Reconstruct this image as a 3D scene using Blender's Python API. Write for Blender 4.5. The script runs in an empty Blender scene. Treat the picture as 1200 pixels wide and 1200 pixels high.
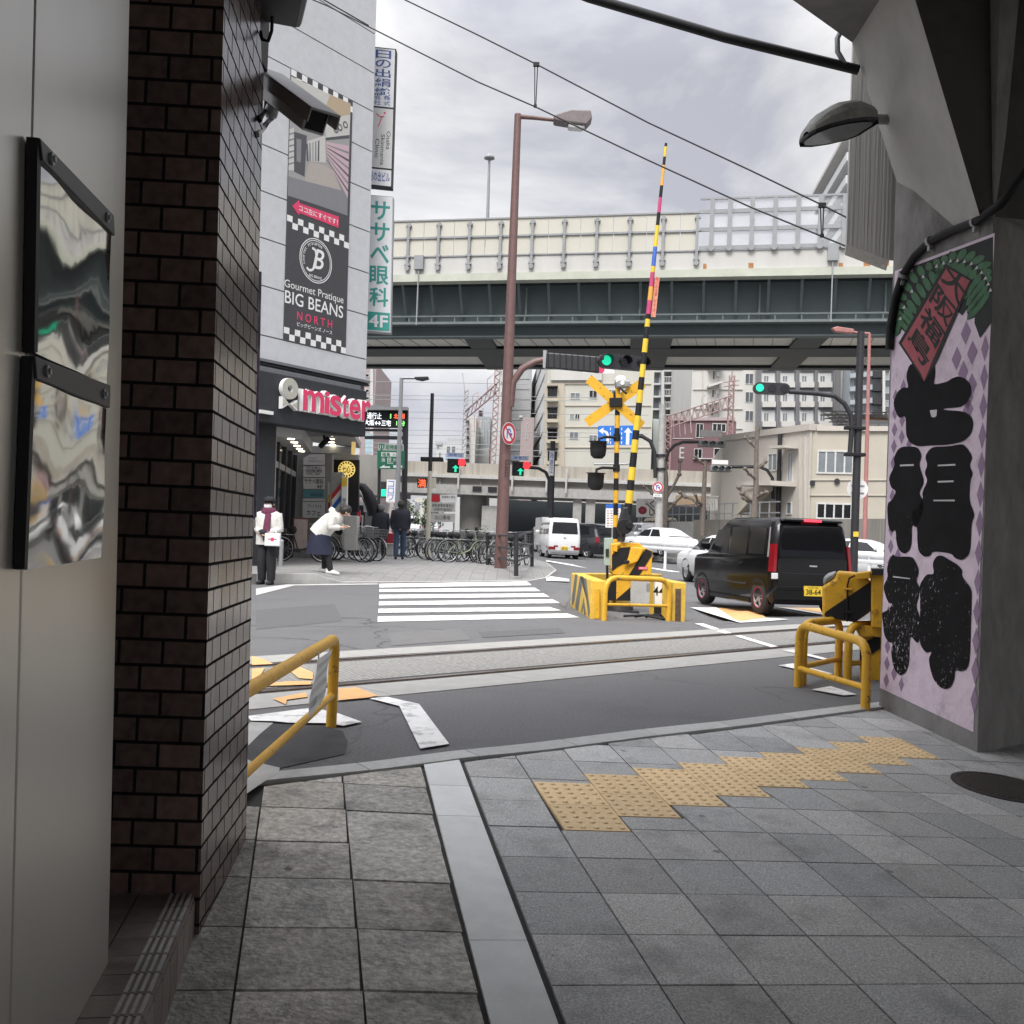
import bpy, bmesh, math, random
from mathutils import Vector, Matrix
random.seed(7)
SC = bpy.context.scene
COL = SC.collection
# ------------------------------------------------------------------ camera
F = 1200.0
PIT, ROL = math.atan(25/1200.0), -0.04
CH = 1.065
fw = Vector((0, math.cos(PIT), math.sin(PIT)))
u0 = Vector((0, -math.sin(PIT), math.cos(PIT)))
r0 = Vector((1, 0, 0))
rt = math.cos(ROL)*r0 - math.sin(ROL)*u0
up = math.sin(ROL)*r0 + math.cos(ROL)*u0
cd = bpy.data.cameras.new("camera"); cam = bpy.data.objects.new("camera", cd); COL.objects.link(cam)
cd.sensor_width = 36; cd.lens = 36; cd.clip_start = 0.05; cd.clip_end = 4000
mw = Matrix.Identity(4)
for i in range(3):
    mw[i][0] = rt[i]; mw[i][1] = up[i]; mw[i][2] = -fw[i]
mw[2][3] = CH
cam.matrix_world = mw
SC.camera = cam
# ------------------------------------------------------------------ light
SUN_EL, SUN_AZ = math.radians(52), math.radians(200)   # azimuth clockwise from +Y
W = bpy.data.worlds.new("World"); SC.world = W; W.use_nodes = True
nt = W.node_tree; nt.nodes.clear()
o = nt.nodes.new('ShaderNodeOutputWorld'); bg = nt.nodes.new('ShaderNodeBackground')
sky = nt.nodes.new('ShaderNodeTexSky'); sky.sky_type = 'NISHITA'; sky.sun_disc = False
sky.sun_elevation = SUN_EL; sky.sun_rotation = SUN_AZ; sky.dust_density = 3.0
hs = nt.nodes.new('ShaderNodeHueSaturation'); hs.inputs['Saturation'].default_value = 0.13
tc = nt.nodes.new('ShaderNodeTexCoord'); mp = nt.nodes.new('ShaderNodeMapping'); mp.inputs['Scale'].default_value = (1, 1, 2.2)
n1 = nt.nodes.new('ShaderNodeTexNoise'); n1.inputs['Scale'].default_value = 3.1; n1.inputs['Detail'].default_value = 7; n1.inputs['Roughness'].default_value = .56; n1.inputs['Distortion'].default_value = .35
rp = nt.nodes.new('ShaderNodeValToRGB')
rp.color_ramp.elements[0].position = .38; rp.color_ramp.elements[0].color = (.8, .82, .91, 1)
rp.color_ramp.elements[1].position = .64; rp.color_ramp.elements[1].color = (1.52, 1.5, 1.47, 1)
mx = nt.nodes.new('ShaderNodeMix'); mx.data_type = 'RGBA'; mx.blend_type = 'MULTIPLY'; mx.inputs[0].default_value = 1
L = nt.links.new
# overcast: the clear-sky gradient is evened out towards one grey before the clouds go over it
ev = nt.nodes.new('ShaderNodeMix'); ev.data_type = 'RGBA'; ev.inputs[0].default_value = .72; ev.inputs[7].default_value = (4.85, 4.85, 4.9, 1)
L(sky.outputs[0], hs.inputs['Color']); L(tc.outputs['Generated'], mp.inputs[0]); L(mp.outputs[0], n1.inputs['Vector']); L(n1.outputs['Fac'], rp.inputs[0])
sx_ = nt.nodes.new('ShaderNodeSeparateXYZ'); L(tc.outputs['Generated'], sx_.inputs[0])
zm_ = nt.nodes.new('ShaderNodeMapRange'); zm_.inputs[1].default_value = .42; zm_.inputs[2].default_value = 1; zm_.inputs[3].default_value = .84; zm_.inputs[4].default_value = 3.2; L(sx_.outputs['Z'], zm_.inputs[0])
ze_ = nt.nodes.new('ShaderNodeMix'); ze_.data_type = 'RGBA'; ze_.blend_type = 'MULTIPLY'; ze_.inputs[0].default_value = 1; L(zm_.outputs[0], ze_.inputs[7])
L(hs.outputs[0], ev.inputs[6]); L(ev.outputs[2], mx.inputs[6]); L(rp.outputs[0], mx.inputs[7]); zx_ = nt.nodes.new('ShaderNodeMapRange'); zx_.inputs[1].default_value = -.4; zx_.inputs[2].default_value = .45; zx_.inputs[3].default_value = 1.12; zx_.inputs[4].default_value = .9; L(sx_.outputs['X'], zx_.inputs[0])
zy_ = nt.nodes.new('ShaderNodeMix'); zy_.data_type = 'RGBA'; zy_.blend_type = 'MULTIPLY'; zy_.inputs[0].default_value = 1; L(zx_.outputs[0], zy_.inputs[7]); L(mx.outputs[2], zy_.inputs[6])
L(zy_.outputs[2], ze_.inputs[6]); L(ze_.outputs[2], bg.inputs['Color']); L(bg.outputs[0], o.inputs['Surface'])
bg.inputs['Strength'].default_value = 0.1
sd = bpy.data.lights.new("sun", 'SUN'); sd.energy = 1.5; sd.angle = math.radians(25); sd.color = (1, .96, .9)
so = bpy.data.objects.new("sun", sd); COL.objects.link(so)
sv = Vector((math.sin(SUN_AZ)*math.cos(SUN_EL), math.cos(SUN_AZ)*math.cos(SUN_EL), math.sin(SUN_EL)))
so.rotation_euler = sv.to_track_quat('Z', 'Y').to_euler(); so.location = (-10, -30, 60)
SC.view_settings.view_transform = 'Standard'; SC.view_settings.look = 'None'
SC.view_settings.exposure = 0.85; SC.view_settings.gamma = 1
# ------------------------------------------------------------------ heights and pixel helpers (photo pixels, 1200 wide)
V = Vector
TN = V((-.685, .7285, 0)); TD = V((.7285, .685, 0))      # across / along the track
SD = V((-.195, .981, 0)); SN = V((.981, .195, 0))        # along / across the street
def ss(t): t = max(0, min(1, t)); return t*t*(3-2*t)
def zr(x, y):                                            # road surface
    q = x*TN.x + y*TN.y
    return -(.05 + .12*ss((x-1.2)/2.6))*ss((q-7.3)/2.5) + .004*max(0, y-45)
def zp(x, y): return min(-.3454 - .0559*x + .0674*y, -.004)   # near pavement
def ray(px, py): return fw + rt*((px-600)/F) - up*((py-600)/F)
CAM = V((0, 0, CH))
def G(px, py, z=0.0): d = ray(px, py); return CAM + d*((z-CH)/d.z)
def GR(px, py, dz=0.0):                                  # on the road
    p = G(px, py, 0)
    for _ in range(30): p = G(px, py, zr(p.x, p.y)+dz)
    return p
def GP(px, py):                                          # on the near pavement
    p = G(px, py, -.1)
    for _ in range(30): p = G(px, py, zp(p.x, p.y))
    return p
def A(px, py, Y): d = ray(px, py); return CAM + d*(Y/d.y)
def ON(px, py, P0, N): d = ray(px, py); return CAM + d*((P0-CAM).dot(N)/d.dot(N))
def PX(p):
    d = V(p)-CAM; z = d.dot(fw); return (600+F*d.dot(rt)/z, 600-F*d.dot(up)/z)
# ------------------------------------------------------------------ materials
def lin(c): return tuple((x/255/12.92 if x/255 <= .04045 else ((x/255+.055)/1.055)**2.4) for x in c)
def mat(name, col, rough=.7, var=.18, scale=6.0, metal=0.0, bump=0.0, bscale=60.0, spec=.5, dirt=0.0, dirtcol=(.06, .055, .05), dscale=1.5, attr=None, coat=0.0, stretch=None, emit=0.0, dth=(.5, .72), extra=None):
    m = bpy.data.materials.new(name); m.use_nodes = True; N = m.node_tree; n = N.nodes; l = N.links.new
    b = n['Principled BSDF']; b.inputs['Roughness'].default_value = rough; b.inputs['Metallic'].default_value = metal
    b.inputs['Specular IOR Level'].default_value = spec; b.inputs['Coat Weight'].default_value = coat
    t = n.new('ShaderNodeTexCoord'); mpn = n.new('ShaderNodeMapping'); l(t.outputs['Object'], mpn.inputs[0])
    if stretch: mpn.inputs['Scale'].default_value = stretch
    nz = n.new('ShaderNodeTexNoise'); nz.inputs['Scale'].default_value = scale; nz.inputs['Detail'].default_value = 6; nz.inputs['Roughness'].default_value = .65
    l(mpn.outputs[0], nz.inputs['Vector'])
    mr = n.new('ShaderNodeMapRange'); mr.inputs[1].default_value = .3; mr.inputs[2].default_value = .7; mr.inputs[3].default_value = 1-var; mr.inputs[4].default_value = 1+var
    l(nz.outputs['Fac'], mr.inputs[0])
    mu = n.new('ShaderNodeMix'); mu.data_type = 'RGBA'; mu.blend_type = 'MULTIPLY'; mu.inputs[0].default_value = 1
    mu.inputs[6].default_value = (*col, 1); cur = mu
    l(mr.outputs[0], mu.inputs[7])
    if attr:
        at = n.new('ShaderNodeAttribute'); at.attribute_name = attr
        m2 = n.new('ShaderNodeMix'); m2.data_type = 'RGBA'; m2.blend_type = 'MULTIPLY'; m2.inputs[0].default_value = 1
        l(cur.outputs[2], m2.inputs[6]); l(at.outputs['Color'], m2.inputs[7]); cur = m2
    if dirt > 0:
        n2 = n.new('ShaderNodeTexNoise'); n2.inputs['Scale'].default_value = dscale; n2.inputs['Detail'].default_value = 8; n2.inputs['Roughness'].default_value = .7
        l(mpn.outputs[0], n2.inputs['Vector'])
        r2 = n.new('ShaderNodeMapRange'); r2.inputs[1].default_value = dth[0]; r2.inputs[2].default_value = dth[1]; r2.inputs[3].default_value = 0; r2.inputs[4].default_value = dirt
        l(n2.outputs['Fac'], r2.inputs[0])
        m3 = n.new('ShaderNodeMix'); m3.data_type = 'RGBA'; l(r2.outputs[0], m3.inputs[0]); l(cur.outputs[2], m3.inputs[6]); m3.inputs[7].default_value = (*dirtcol, 1); cur = m3
    if extra: cur = extra(n, l, t, cur)
    l(cur.outputs[2], b.inputs['Base Color'])
    if bump > 0:
        n3 = n.new('ShaderNodeTexNoise'); n3.inputs['Scale'].default_value = bscale; n3.inputs['Detail'].default_value = 4; l(mpn.outputs[0], n3.inputs['Vector'])
        bp = n.new('ShaderNodeBump'); bp.inputs['Strength'].default_value = bump; bp.inputs['Distance'].default_value = .01
        l(n3.outputs['Fac'], bp.inputs['Height']); l(bp.outputs[0], b.inputs['Normal'])
    if emit > 0:
        b.inputs['Emission Color'].default_value = (*col, 1); b.inputs['Emission Strength'].default_value = emit
    return m
def brickmat(name, c1, c2, mortar, w, h, ms, rough=.5, bump=.6, off=.5, spec=.5, msm=.1):
    m = bpy.data.materials.new(name); m.use_nodes = True; N = m.node_tree; n = N.nodes; l = N.links.new; b = n['Principled BSDF']
    b.inputs['Roughness'].default_value = rough; b.inputs['Specular IOR Level'].default_value = spec
    t = n.new('ShaderNodeTexCoord'); bt = n.new('ShaderNodeTexBrick'); l(t.outputs['UV'], bt.inputs['Vector'])
    bt.offset = off; bt.inputs['Scale'].default_value = 1; bt.inputs['Brick Width'].default_value = w; bt.inputs['Row Height'].default_value = h
    bt.inputs['Mortar Size'].default_value = ms; bt.inputs['Mortar Smooth'].default_value = msm; bt.inputs['Color1'].default_value = (*c1, 1); bt.inputs['Color2'].default_value = (*c2, 1); bt.inputs['Mortar'].default_value = (*mortar, 1)
    nz = n.new('ShaderNodeTexNoise'); nz.inputs['Scale'].default_value = 30; nz.inputs['Detail'].default_value = 6; l(t.outputs['Object'], nz.inputs['Vector'])
    mr = n.new('ShaderNodeMapRange'); mr.inputs[1].default_value = .3; mr.inputs[2].default_value = .7; mr.inputs[3].default_value = .75; mr.inputs[4].default_value = 1.25; l(nz.outputs['Fac'], mr.inputs[0])
    mu = n.new('ShaderNodeMix'); mu.data_type = 'RGBA'; mu.blend_type = 'MULTIPLY'; mu.inputs[0].default_value = 1; l(bt.outputs['Color'], mu.inputs[6]); l(mr.outputs[0], mu.inputs[7])
    l(mu.outputs[2], b.inputs['Base Color'])
    rm_ = n.new('ShaderNodeMapRange'); rm_.inputs[3].default_value = rough; rm_.inputs[4].default_value = .95; l(bt.outputs['Fac'], rm_.inputs[0]); l(rm_.outputs[0], b.inputs['Roughness'])
    sm_ = n.new('ShaderNodeMapRange'); sm_.inputs[3].default_value = spec; sm_.inputs[4].default_value = .05; l(bt.outputs['Fac'], sm_.inputs[0]); l(sm_.outputs[0], b.inputs['Specular IOR Level'])
    iv = n.new('ShaderNodeMath'); iv.operation = 'SUBTRACT'; iv.inputs[0].default_value = 1; l(bt.outputs['Fac'], iv.inputs[1])
    bp = n.new('ShaderNodeBump'); bp.inputs['Strength'].default_value = bump; bp.inputs['Distance'].default_value = .008; l(iv.outputs[0], bp.inputs['Height']); l(bp.outputs[0], b.inputs['Normal'])
    return m
def glow(name, col, strength):
    m = bpy.data.materials.new(name); m.use_nodes = True; b = m.node_tree.nodes['Principled BSDF']
    b.inputs['Base Color'].default_value = (*col, 1); b.inputs['Emission Color'].default_value = (*col, 1); b.inputs['Emission Strength'].default_value = strength
    return m
# ------------------------------------------------------------------ mesh builder
_tx = {}
def textgeo(s, bold=0.0):
    k = (s, bold)
    if k not in _tx:
        c = bpy.data.curves.new('lettering', 'FONT'); c.body = s; c.size = 1; c.resolution_u = 3; c.offset = bold
        ob = bpy.data.objects.new('lettering', c); COL.objects.link(ob)
        dg = bpy.context.evaluated_depsgraph_get(); me = bpy.data.meshes.new_from_object(ob.evaluated_get(dg))
        vs = [v.co.copy() for v in me.vertices]; fs = [tuple(p.vertices) for p in me.polygons]
        bpy.data.objects.remove(ob); bpy.data.meshes.remove(me); bpy.data.curves.remove(c)
        _tx[k] = (vs, fs)
    return _tx[k]
def bend_arc(pts, n=6):
    return pts
class Fr:                                                # a plane frame: origin, unit u, unit v, normal w
    def __init__(s, o, u, v): s.o = V(o); s.u = V(u).normalized(); s.v = V(v).normalized(); s.w = s.u.cross(s.v).normalized()
    def p(s, x, y, z=0): return s.o + s.u*x + s.v*y + s.w*z
    def at(s, x, y, z=0): return Fr(s.p(x, y, z), s.u, s.v)
class MB:
    def __init__(s): s.v = []; s.f = []; s.m = []; s.sm = []; s.tone = {}
    def add(s, vs, fs, mi=0, smooth=False, tone=None):
        b = len(s.v); s.v += [tuple(v) for v in vs]
        for f in fs:
            if tone is not None: s.tone[len(s.f)] = tone
            s.f.append(tuple(i+b for i in f)); s.m.append(mi); s.sm.append(smooth)
        return s
    def box(s, x0, x1, y0, y1, z0, z1, mi=0, M=None):
        vs = [V((x, y, z)) for z in (z0, z1) for y in (y0, y1) for x in (x0, x1)]
        if M is not None: vs = [M @ v for v in vs]
        return s.add(vs, [(0, 2, 3, 1), (4, 5, 7, 6), (0, 1, 5, 4), (2, 6, 7, 3), (0, 4, 6, 2), (1, 3, 7, 5)], mi)
    def fbox(s, fr, x0, x1, y0, y1, z0, z1, mi=0):
        vs = [fr.p(x, y, z) for z in (z0, z1) for y in (y0, y1) for x in (x0, x1)]
        return s.add(vs, [(0, 2, 3, 1), (4, 5, 7, 6), (0, 1, 5, 4), (2, 6, 7, 3), (0, 4, 6, 2), (1, 3, 7, 5)], mi)
    def hexa(s, b4, t4, mi=0):                           # bottom quad ccw from above, top quad
        return s.add(list(b4)+list(t4), [(3, 2, 1, 0), (4, 5, 6, 7), (0, 1, 5, 4), (1, 2, 6, 5), (2, 3, 7, 6), (3, 0, 4, 7)], mi)
    def quad(s, a, b, c, d, mi=0, tone=None): return s.add([a, b, c, d], [(0, 1, 2, 3)], mi, tone=tone)
    def cyl(s, p0, p1, r0, r1=None, n=12, mi=0, caps=True, smooth=True):
        p0, p1 = V(p0), V(p1); r1 = r0 if r1 is None else r1
        d = (p1-p0).normalized(); a = d.orthogonal().normalized(); b = d.cross(a)
        vs = []
        for p, r in ((p0, r0), (p1, r1)):
            for i in range(n): t = 2*math.pi*i/n; vs.append(p + a*(r*math.cos(t)) + b*(r*math.sin(t)))
        s.add(vs, [(i, (i+1) % n, n+(i+1) % n, n+i) for i in range(n)], mi, smooth)
        if caps: s.add(vs[:n], [tuple(range(n-1, -1, -1))], mi); s.add(vs[n:], [tuple(range(n))], mi)
        return s
    def tube(s, pts, r, n=8, mi=0, closed=False, caps=True):
        pts = [V(p) for p in pts]; N = len(pts); rs = r if isinstance(r, (list, tuple)) else [r]*N
        rings = []; a = None
        for i, p in enumerate(pts):
            q0 = pts[(i-1) % N] if (closed or i > 0) else p; q1 = pts[(i+1) % N] if (closed or i < N-1) else p
            d = (q1-q0).normalized()
            if a is None: a = d.orthogonal().normalized()
            else: a = (a - d*a.dot(d)).normalized()
            b = d.cross(a); rings.append([p + a*(rs[i]*math.cos(2*math.pi*k/n)) + b*(rs[i]*math.sin(2*math.pi*k/n)) for k in range(n)])
        vs = [v for R_ in rings for v in R_]; fs = []
        for i in range(N if closed else N-1):
            j = (i+1) % N
            for k in range(n): fs.append((i*n+k, i*n+(k+1) % n, j*n+(k+1) % n, j*n+k))
        s.add(vs, fs, mi, True)
        if caps and not closed: s.add(rings[0], [tuple(range(n-1, -1, -1))], mi); s.add(rings[-1], [tuple(range(n))], mi)
        return s
    def poly(s, fr, pts, z0=0.0, z1=None, mi=0):         # flat polygon, or a prism between two heights above the frame
        if sum(pts[i][0]*pts[(i+1) % len(pts)][1]-pts[(i+1) % len(pts)][0]*pts[i][1] for i in range(len(pts))) < 0: pts = pts[::-1]
        n = len(pts)
        if z1 is None: return s.add([fr.p(x, y, z0) for x, y in pts], [tuple(range(n))], mi)
        vs = [fr.p(x, y, z0) for x, y in pts]+[fr.p(x, y, z1) for x, y in pts]
        return s.add(vs, [tuple(range(n-1, -1, -1)), tuple(range(n, 2*n))]+[(i, (i+1) % n, n+(i+1) % n, n+i) for i in range(n)], mi)
    def disc(s, fr, cx, cy, r, z0=0.0, z1=None, mi=0, n=24, ry=None):
        ry = r if ry is None else ry
        return s.poly(fr, [(cx+r*math.cos(2*math.pi*i/n), cy+ry*math.sin(2*math.pi*i/n)) for i in range(n)], z0, z1, mi)
    def ring(s, fr, cx, cy, r0, r1, z0, z1, mi=0, n=24, a0=0, a1=2*math.pi, k=1.0):
        full = abs(a1-a0) > 6.28; m = n if full else n+1; vs = []
        for i in range(m):
            t = a0+(a1-a0)*i/n; c, q = math.cos(t), math.sin(t)*k
            vs += [fr.p(cx+r0*c, cy+r0*q, z0), fr.p(cx+r1*c, cy+r1*q, z0), fr.p(cx+r1*c, cy+r1*q, z1), fr.p(cx+r0*c, cy+r0*q, z1)]
        fs = []
        for i in range(n):
            j = (i+1) % m
            for e in range(4): fs.append((4*i+e, 4*j+e, 4*j+(e+1) % 4, 4*i+(e+1) % 4))
        return s.add(vs, fs, mi)
    def lathe(s, prof, p0, axis, n=16, mi=0, smooth=True, caps=True):
        p0, d = V(p0), V(axis).normalized(); a = d.orthogonal().normalized(); b = d.cross(a); vs = []
        for r, h in prof:
            for i in range(n): t = 2*math.pi*i/n; vs.append(p0 + d*h + a*(r*math.cos(t)) + b*(r*math.sin(t)))
        fs = []
        for k in range(len(prof)-1):
            for i in range(n): fs.append((k*n+i, k*n+(i+1) % n, (k+1)*n+(i+1) % n, (k+1)*n+i))
        s.add(vs, fs, mi, smooth)
        if not caps: return s
        if prof[0][0] > 1e-4: s.add(vs[:n], [tuple(range(n-1, -1, -1))], mi)
        if prof[-1][0] > 1e-4: s.add(vs[-n:], [tuple(range(n))], mi)
        return s
    def text(s, fr, t, x0, x1, y0, y1, z=0.002, mi=0, bold=0.0, keep=False, rot=0, slant=0):
        vs, fs = textgeo(t, bold)
        if not vs: return s
        ax, bx = min(v.x for v in vs), max(v.x for v in vs); ay, by = min(v.y for v in vs), max(v.y for v in vs)
        sx, sy = (x1-x0)/max(bx-ax, 1e-6), (y1-y0)/max(by-ay, 1e-6)
        if rot: sx, sy = (y1-y0)/max(bx-ax, 1e-6), (x1-x0)/max(by-ay, 1e-6)
        if keep:
            sx = sy = min(sx, sy)
        out = []
        cx, cy = (x0+x1)/2, (y0+y1)/2
        for v in vs:
            a, b = (v.x-(ax+bx)/2)*sx, (v.y-(ay+by)/2)*sy
            a += slant*b
            if rot: a, b = b, -a
            out.append(fr.p(cx+a, cy+b, z))
        return s.add(out, fs, mi)
    def vtext(s, fr, t, cx, y1, w, h, z=.002, mi=0, bold=0.0):    # characters stacked downwards
        for i, ch in enumerate(t): s.text(fr, ch, cx-w/2, cx+w/2, y1-(i+1)*h+.08*h, y1-i*h-.04*h, z, mi, bold)
        return s
    def build(s, name, mats, parent=None, bevel=0.0, base=None, seg=2, uv=True):
        me = bpy.data.meshes.new(name)
        off = V((0, 0, 0))
        if parent is not None and base is None: off = V(parent.get('_o', (0, 0, 0)))
        if base is not None: off = V(base)
        me.from_pydata([(v[0]-off.x, v[1]-off.y, v[2]-off.z) for v in s.v], [], s.f)
        mats = mats if isinstance(mats, (list, tuple)) else [mats]
        for m in mats: me.materials.append(m)
        me.polygons.foreach_set('material_index', s.m); me.polygons.foreach_set('use_smooth', s.sm)
        if uv:
            ul = me.uv_layers.new(name='UVMap'); data = [0.0]*(2*len(me.loops))
            for p in me.polygons:
                n = p.normal
                h = math.hypot(n.x, n.y)
                tx, ty = (1, 0) if h < .7 else (-n.y/h, n.x/h)
                for li in p.loop_indices:
                    c = s.v[me.loops[li].vertex_index]
                    if h < .7: data[2*li], data[2*li+1] = c[0], c[1]
                    else: data[2*li], data[2*li+1] = c[0]*tx+c[1]*ty, c[2]
            ul.data.foreach_set('uv', data)
        if s.tone:
            ca = me.color_attributes.new('tone', 'FLOAT_COLOR', 'CORNER')
            for p in me.polygons:
                t = s.tone.get(p.index, (1, 1, 1))
                for li in p.loop_indices: ca.data[li].color = (*t, 1)
        me.validate()
        ob = bpy.data.objects.new(name, me); COL.objects.link(ob)
        if parent is not None: ob.parent = parent; ob['_o'] = tuple(off)
        if base is not None: ob.location = off
        if bevel > 0:
            md = ob.modifiers.new('bevel', 'BEVEL'); md.width = bevel; md.segments = seg; md.limit_method = 'ANGLE'; md.angle_limit = math.radians(40); md.harden_normals = False
        return ob
def tag(o, label=None, cat=None, group=None, kind=None):
    if label: o['label'] = label
    if cat: o['category'] = cat
    if group: o['group'] = group
    if kind: o['kind'] = kind
    return o
def thing(name, loc, label, cat, group=None):            # an Empty at the base; parts are given in world coordinates
    o = bpy.data.objects.new(name, None); COL.objects.link(o); o.location = loc; o['_o'] = tuple(loc)
    o.empty_display_size = .1
    return tag(o, label, cat, group)
def copy_tree(o, parent=None):
    c = o.copy(); COL.objects.link(c)
    if parent is not None: c.parent = parent
    for ch in list(o.children): copy_tree(ch, c)
    return c
def arc3(a, b, c, r, n=6):                               # fillet at b between a and c
    a, b, c = V(a), V(b), V(c); d1 = (a-b).normalized(); d2 = (c-b).normalized()
    p, q = b+d1*r, b+d2*r
    return [p*((1-t)**2)+b*(2*t*(1-t))+q*(t*t) for t in [i/n for i in range(n+1)]]
def sag(a, b, s, n=14):
    a, b = V(a), V(b); return [a.lerp(b, i/n)-V((0, 0, s*4*(i/n)*(1-i/n))) for i in range(n+1)]
# ------------------------------------------------------------------ shared materials
def mixdark(n, l, cur, fac, col):
    x = n.new('ShaderNodeMix'); x.data_type = 'RGBA'; l(fac, x.inputs[0]); l(cur.outputs[2], x.inputs[6]); x.inputs[7].default_value = (*col, 1); return x
def cracks(n, l, t, cur):                                # wandering hairline cracks and tar-filled seams
    nz = n.new('ShaderNodeTexNoise'); nz.inputs['Scale'].default_value = 1.3; nz.inputs['Detail'].default_value = 5; l(t.outputs['Object'], nz.inputs['Vector'])
    va = n.new('ShaderNodeVectorMath'); va.operation = 'MULTIPLY_ADD'; l(nz.outputs['Color'], va.inputs[0]); va.inputs[1].default_value = (1.1, 1.1, 0); l(t.outputs['Object'], va.inputs[2])
    vo = n.new('ShaderNodeTexVoronoi'); vo.feature = 'DISTANCE_TO_EDGE'; vo.inputs['Scale'].default_value = .33; l(va.outputs[0], vo.inputs['Vector'])
    r = n.new('ShaderNodeMapRange'); r.inputs[1].default_value = .002; r.inputs[2].default_value = .0065; r.inputs[3].default_value = .75; r.inputs[4].default_value = 0; l(vo.outputs['Distance'], r.inputs[0])
    vc = n.new('ShaderNodeTexVoronoi'); vc.inputs['Scale'].default_value = .21; l(t.outputs['Object'], vc.inputs['Vector'])
    sp = n.new('ShaderNodeSeparateColor'); l(vc.outputs['Color'], sp.inputs[0]); m = n.new('ShaderNodeMath'); m.operation = 'MULTIPLY'; l(r.outputs[0], m.inputs[0]); l(sp.outputs[0], m.inputs[1])
    return mixdark(n, l, cur, m.outputs[0], (.03, .03, .032))
def gum(n, l, t, cur):                                   # flattened gum and drip spots
    for sc, lim, keep in ((4.5, .085, .62), (11, .07, .8)):
        vo = n.new('ShaderNodeTexVoronoi'); vo.inputs['Scale'].default_value = sc; l(t.outputs['Object'], vo.inputs['Vector'])
        a = n.new('ShaderNodeMapRange'); a.inputs[1].default_value = lim*.7; a.inputs[2].default_value = lim; a.inputs[3].default_value = .6; a.inputs[4].default_value = 0; l(vo.outputs['Distance'], a.inputs[0])
        sp = n.new('ShaderNodeSeparateColor'); l(vo.outputs['Color'], sp.inputs[0]); g = n.new('ShaderNodeMath'); g.operation = 'GREATER_THAN'; l(sp.outputs[0], g.inputs[0]); g.inputs[1].default_value = keep
        m = n.new('ShaderNodeMath'); m.operation = 'MULTIPLY'; l(a.outputs[0], m.inputs[0]); l(g.outputs[0], m.inputs[1]); cur = mixdark(n, l, cur, m.outputs[0], (.07, .07, .068))
    return cur
M = {}
def mk(k, *a, **kw): M[k] = mat(k, *a, **kw); return M[k]
mk('asphalt', (.135, .135, .138), .85, .3, 60, bump=.7, bscale=160, dirt=.6, dirtcol=(.09, .09, .093), dscale=.9, extra=cracks)
mk('asphalt_dark', (.05, .05, .053), .85, .25, 5, bump=.6, bscale=150, dirt=.4, dirtcol=(.1, .1, .1), dscale=3)
mk('white_paint', (.78, .78, .76), .6, .08, 12, bump=.2, bscale=150, dirt=.75, dirtcol=(.3, .3, .3), dscale=8, dth=(.52, .63))
mk('orange_paint', (.72, .4, .16), .65, .1, 12, dirt=.4, dirtcol=(.5, .45, .38), dscale=5)
mk('concrete', (.4, .395, .38), .85, .14, 4, bump=.3, bscale=70, dirt=.35, dirtcol=(.2, .195, .185), dscale=1.2)
mk('concrete_pale', (.5, .495, .475), .85, .12, 5, bump=.3, bscale=80, dirt=.25, dirtcol=(.3, .295, .285), dscale=1.5)
mk('concrete_dark', (.2, .195, .185), .85, .2, 3, bump=.4, bscale=50, dirt=.5, dirtcol=(.07, .07, .068), dscale=1)
mk('soffit', (.4, .39, .365), .85, .12, 3, bump=.2, bscale=60, dirt=.2, dirtcol=(.22, .21, .2), dscale=2)
mk('joint', (.06, .058, .054), .95, .3, 30)
mk('steel_rail', (.55, .54, .53), .22, .15, 30, metal=1.0)
mk('rust', (.1, .065, .045), .9, .4, 20)
mk('yellow', (.72, .40, .035), .42, .1, 7, dirt=.85, dirtcol=(.17, .1, .045), dscale=15, dth=(.585, .64), bump=.15, bscale=35, spec=.4)
mk('yellow_pale', (.7, .45, .06), .6, .14, 7, dirt=.75, dirtcol=(.27, .2, .1), dscale=8, dth=(.58, .68))
mk('black', (.014, .014, .016), .55, .2, 10, spec=.3)
mk('black_gloss', (.006, .006, .007), .16, .05, 10, spec=.3, coat=.1)
mk('rubber', (.02, .02, .021), .8, .2, 20)
mk('dark_metal', (.035, .035, .04), .45, .2, 12, metal=.3)
mk('grey_metal', (.33, .34, .35), .45, .12, 12, metal=.4)
mk('silver', (.62, .63, .64), .3, .08, 14, metal=.8)
mk('white_gloss', (.76, .77, .78), .25, .03, 3, coat=.5)
mk('white_plain', (.74, .74, .73), .55, .06, 6)
mk('glass_dark', (.012, .013, .016), .13, .1, 2, spec=.5)
mk('glass_blue', (.07, .08, .09), .1, .25, .6, spec=.8)
mk('brown_pole', (.15, .085, .08), .5, .15, 6, dirt=.3, dirtcol=(.14, .085, .08), dscale=3)
mk('red', (.5, .02, .03), .5, .1, 6)
mk('tail_red', (.2, .006, .011), .15, .1, 6, coat=.5)
mk('pink', (.66, .045, .13), .5, .05, 6)
mk('cream', (.52, .49, .41), .75, .08, 3, dirt=.25, dirtcol=(.45, .42, .35), dscale=1)
mk('skin', (.55, .36, .27), .6, .06, 10)
mk('hair', (.018, .015, .014), .6, .2, 60)
mk('tyre', (.022, .022, .023), .85, .15, 30)
M['green_lamp'] = glow('green_lamp', (.01, .5, .27), .75); M['red_lamp'] = glow('red_lamp', (.9, .03, .04), .8)
M['led_white'] = glow('led_white', (.85, .9, .95), .8); M['led_red'] = glow('led_red', (1, .13, .05), .8); M['led_green'] = glow('led_green', (.25, 1, .2), .9)
M['warm_lamp'] = glow('warm_lamp', (1, .85, .62), 4.0); M['brake_red'] = glow('brake_red', (1, .05, .08), .7)
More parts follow.
